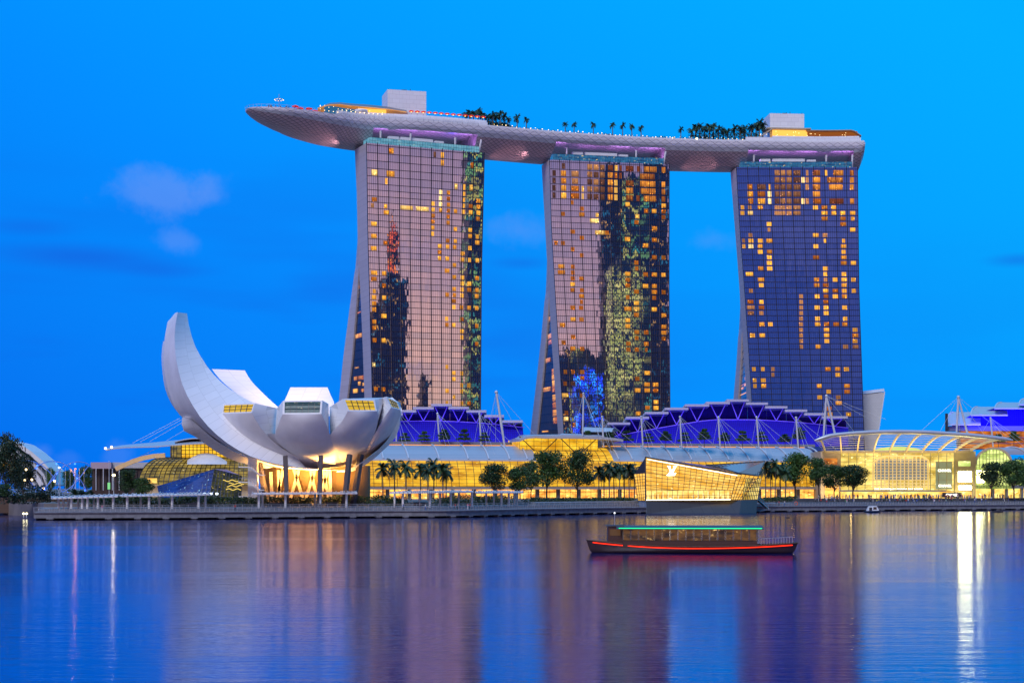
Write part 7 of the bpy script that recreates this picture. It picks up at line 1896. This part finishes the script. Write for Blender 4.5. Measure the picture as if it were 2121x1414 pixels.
g = MB(); g.grid([[by(q/32, -hwid(q/32)*.97, sheer(q/32)-.12), by(q/32, hwid(q/32)*.97, sheer(q/32)-.12)] for q in range(33)], 0); g.build('deck', M['deck'], rbt)
g = MB(); g.tube([by(q/32, -hwid(q/32)-.03, sheer(q/32)) for q in range(33)], .07, 5); g.tube([by(q/32, hwid(q/32)+.03, sheer(q/32)) for q in range(33)], .07, 5); g.build('rubbing_rail', M['trunk'], rbt)
ca, cb = .17, .80
g = MB()
for s_ in (-1.65, 1.65): g.face([by(ca, s_, .7), by(cb, s_, .7), by(cb, s_, 1.55), by(ca, s_, 1.55)])
for t in (ca, cb): g.face([by(t, -1.65, .7), by(t, 1.65, .7), by(t, 1.65, 1.55), by(t, -1.65, 1.55)])
g.build('cabin_side', mat('boat_red_paint', (.06, .025, .02), .4), rbt)
M['boatwin'] = glow_glass('boat_cabin_glass', (.02, .015, .02), (.22, .10, .03), .7, None, spot=.9, scale=.6, hot=(1, .6, .2))
g = MB(); n_ = 17
for i in range(n_):
    ta, tb = ca+(cb-ca)*(i+.08)/n_, ca+(cb-ca)*(i+.92)/n_; a, c = by(ta, -1.62, 1.6), by(tb, -1.62, 1.6); g.face([a, c, c+Vector((0, 0, 1.35)), a+Vector((0, 0, 1.35))], 0, [(a.x, 0), (c.x, 0), (c.x, 1.35), (a.x, 1.35)])
g.build('cabin_window', M['boatwin'], rbt)
for i in range(n_+1):
    for s_ in (-1.65, 1.65): p = by(ca+(cb-ca)*i/n_, s_, 1.5); g = MB(); g.bar(p, p+Vector((0, 0, 1.6)), .09); g.build('post', M['trunk'], rbt)
g = MB(); rr = []
for q in range(15):
    t = ca-.03+(cb-ca+.06)*q/14; rr.append([by(t, -2.0, 3.05), by(t, -1.2, 3.32), by(t, 0, 3.42), by(t, 1.2, 3.32), by(t, 2.0, 3.05), by(t, 2.0, 2.95), by(t, -2.0, 2.95)])
g.grid(rr, 0, smooth=False, close=True); g.face(rr[0]); g.face(list(reversed(rr[-1]))); g.build('cabin_roof', mat('boat_roof', (.05, .06, .09), .5), rbt)
g = MB(); p = by(.135, 0, 1.0); g.box((p.x, p.y, 2.2), (1.8, 2.2, 2.2)); g.build('wheelhouse', D.materials['boat_red_paint'], rbt)
g = MB(); g.box((p.x, p.y-1.12, 2.55), (1.3, .06, .8)); g.build('wheelhouse_window', M['boatwin'], rbt)
g = MB(); g.box((p.x, p.y, 3.38), (2.2, 2.6, .16)); g.build('wheelhouse_roof', D.materials['boat_roof'], rbt)
g = MB(); q0 = by(.135, 0, 3.4); g.tube([q0, q0+Vector((0, 0, 1.5))], .05, 6); g.build('mast', M['ring'], rbt); g = MB(); g.ball((q0.x, q0.y, 4.95), .12, 6); g.build('mast_lamp', M['whitel'], rbt)
g = MB(); g.tube([by(ca-.02+(cb-ca+.04)*q/12, -2.03, 3.10) for q in range(13)], .05, 5); g.build('green_streak_string', M['greenl'], rbt)
g = MB(); g.tube([by(.03+.94*q/30, -hwid(.03+.94*q/30)-.06, sheer(.03+.94*q/30)-.22) for q in range(31)], .06, 5); g.build('red_streak_string', M['redl'], rbt)
g = MB()
for i in range(12): t = .82+.15*i/11; p = by(t, -hwid(t)*.9, sheer(t)); g.bar(p, p+Vector((0, 0, .8)), .05)
pts = [by(.82+.15*i/11, -hwid(.82+.15*i/11)*.9, sheer(.82+.15*i/11)+.8) for i in range(12)]
g.tube(pts, .035, 4); g.build('stern_rail', M['ring'], rbt)
tag(rbt, 'dark river boat on the bay, red and green strings standing in for its light streaks', 'boat')
# warm ground lights under the trees
for px, Y in ((1024, 588), (1132, 583), (1195, 588), (1258, 590), (1590, 606), (1646, 622), (1766, 614), (2053, 633), (820, 547), (900, 547)):
    lamp('tree_uplight', 'POINT', (XP(px, Y), Y+3, 5.0), 160, (1, .62, .15), .3)
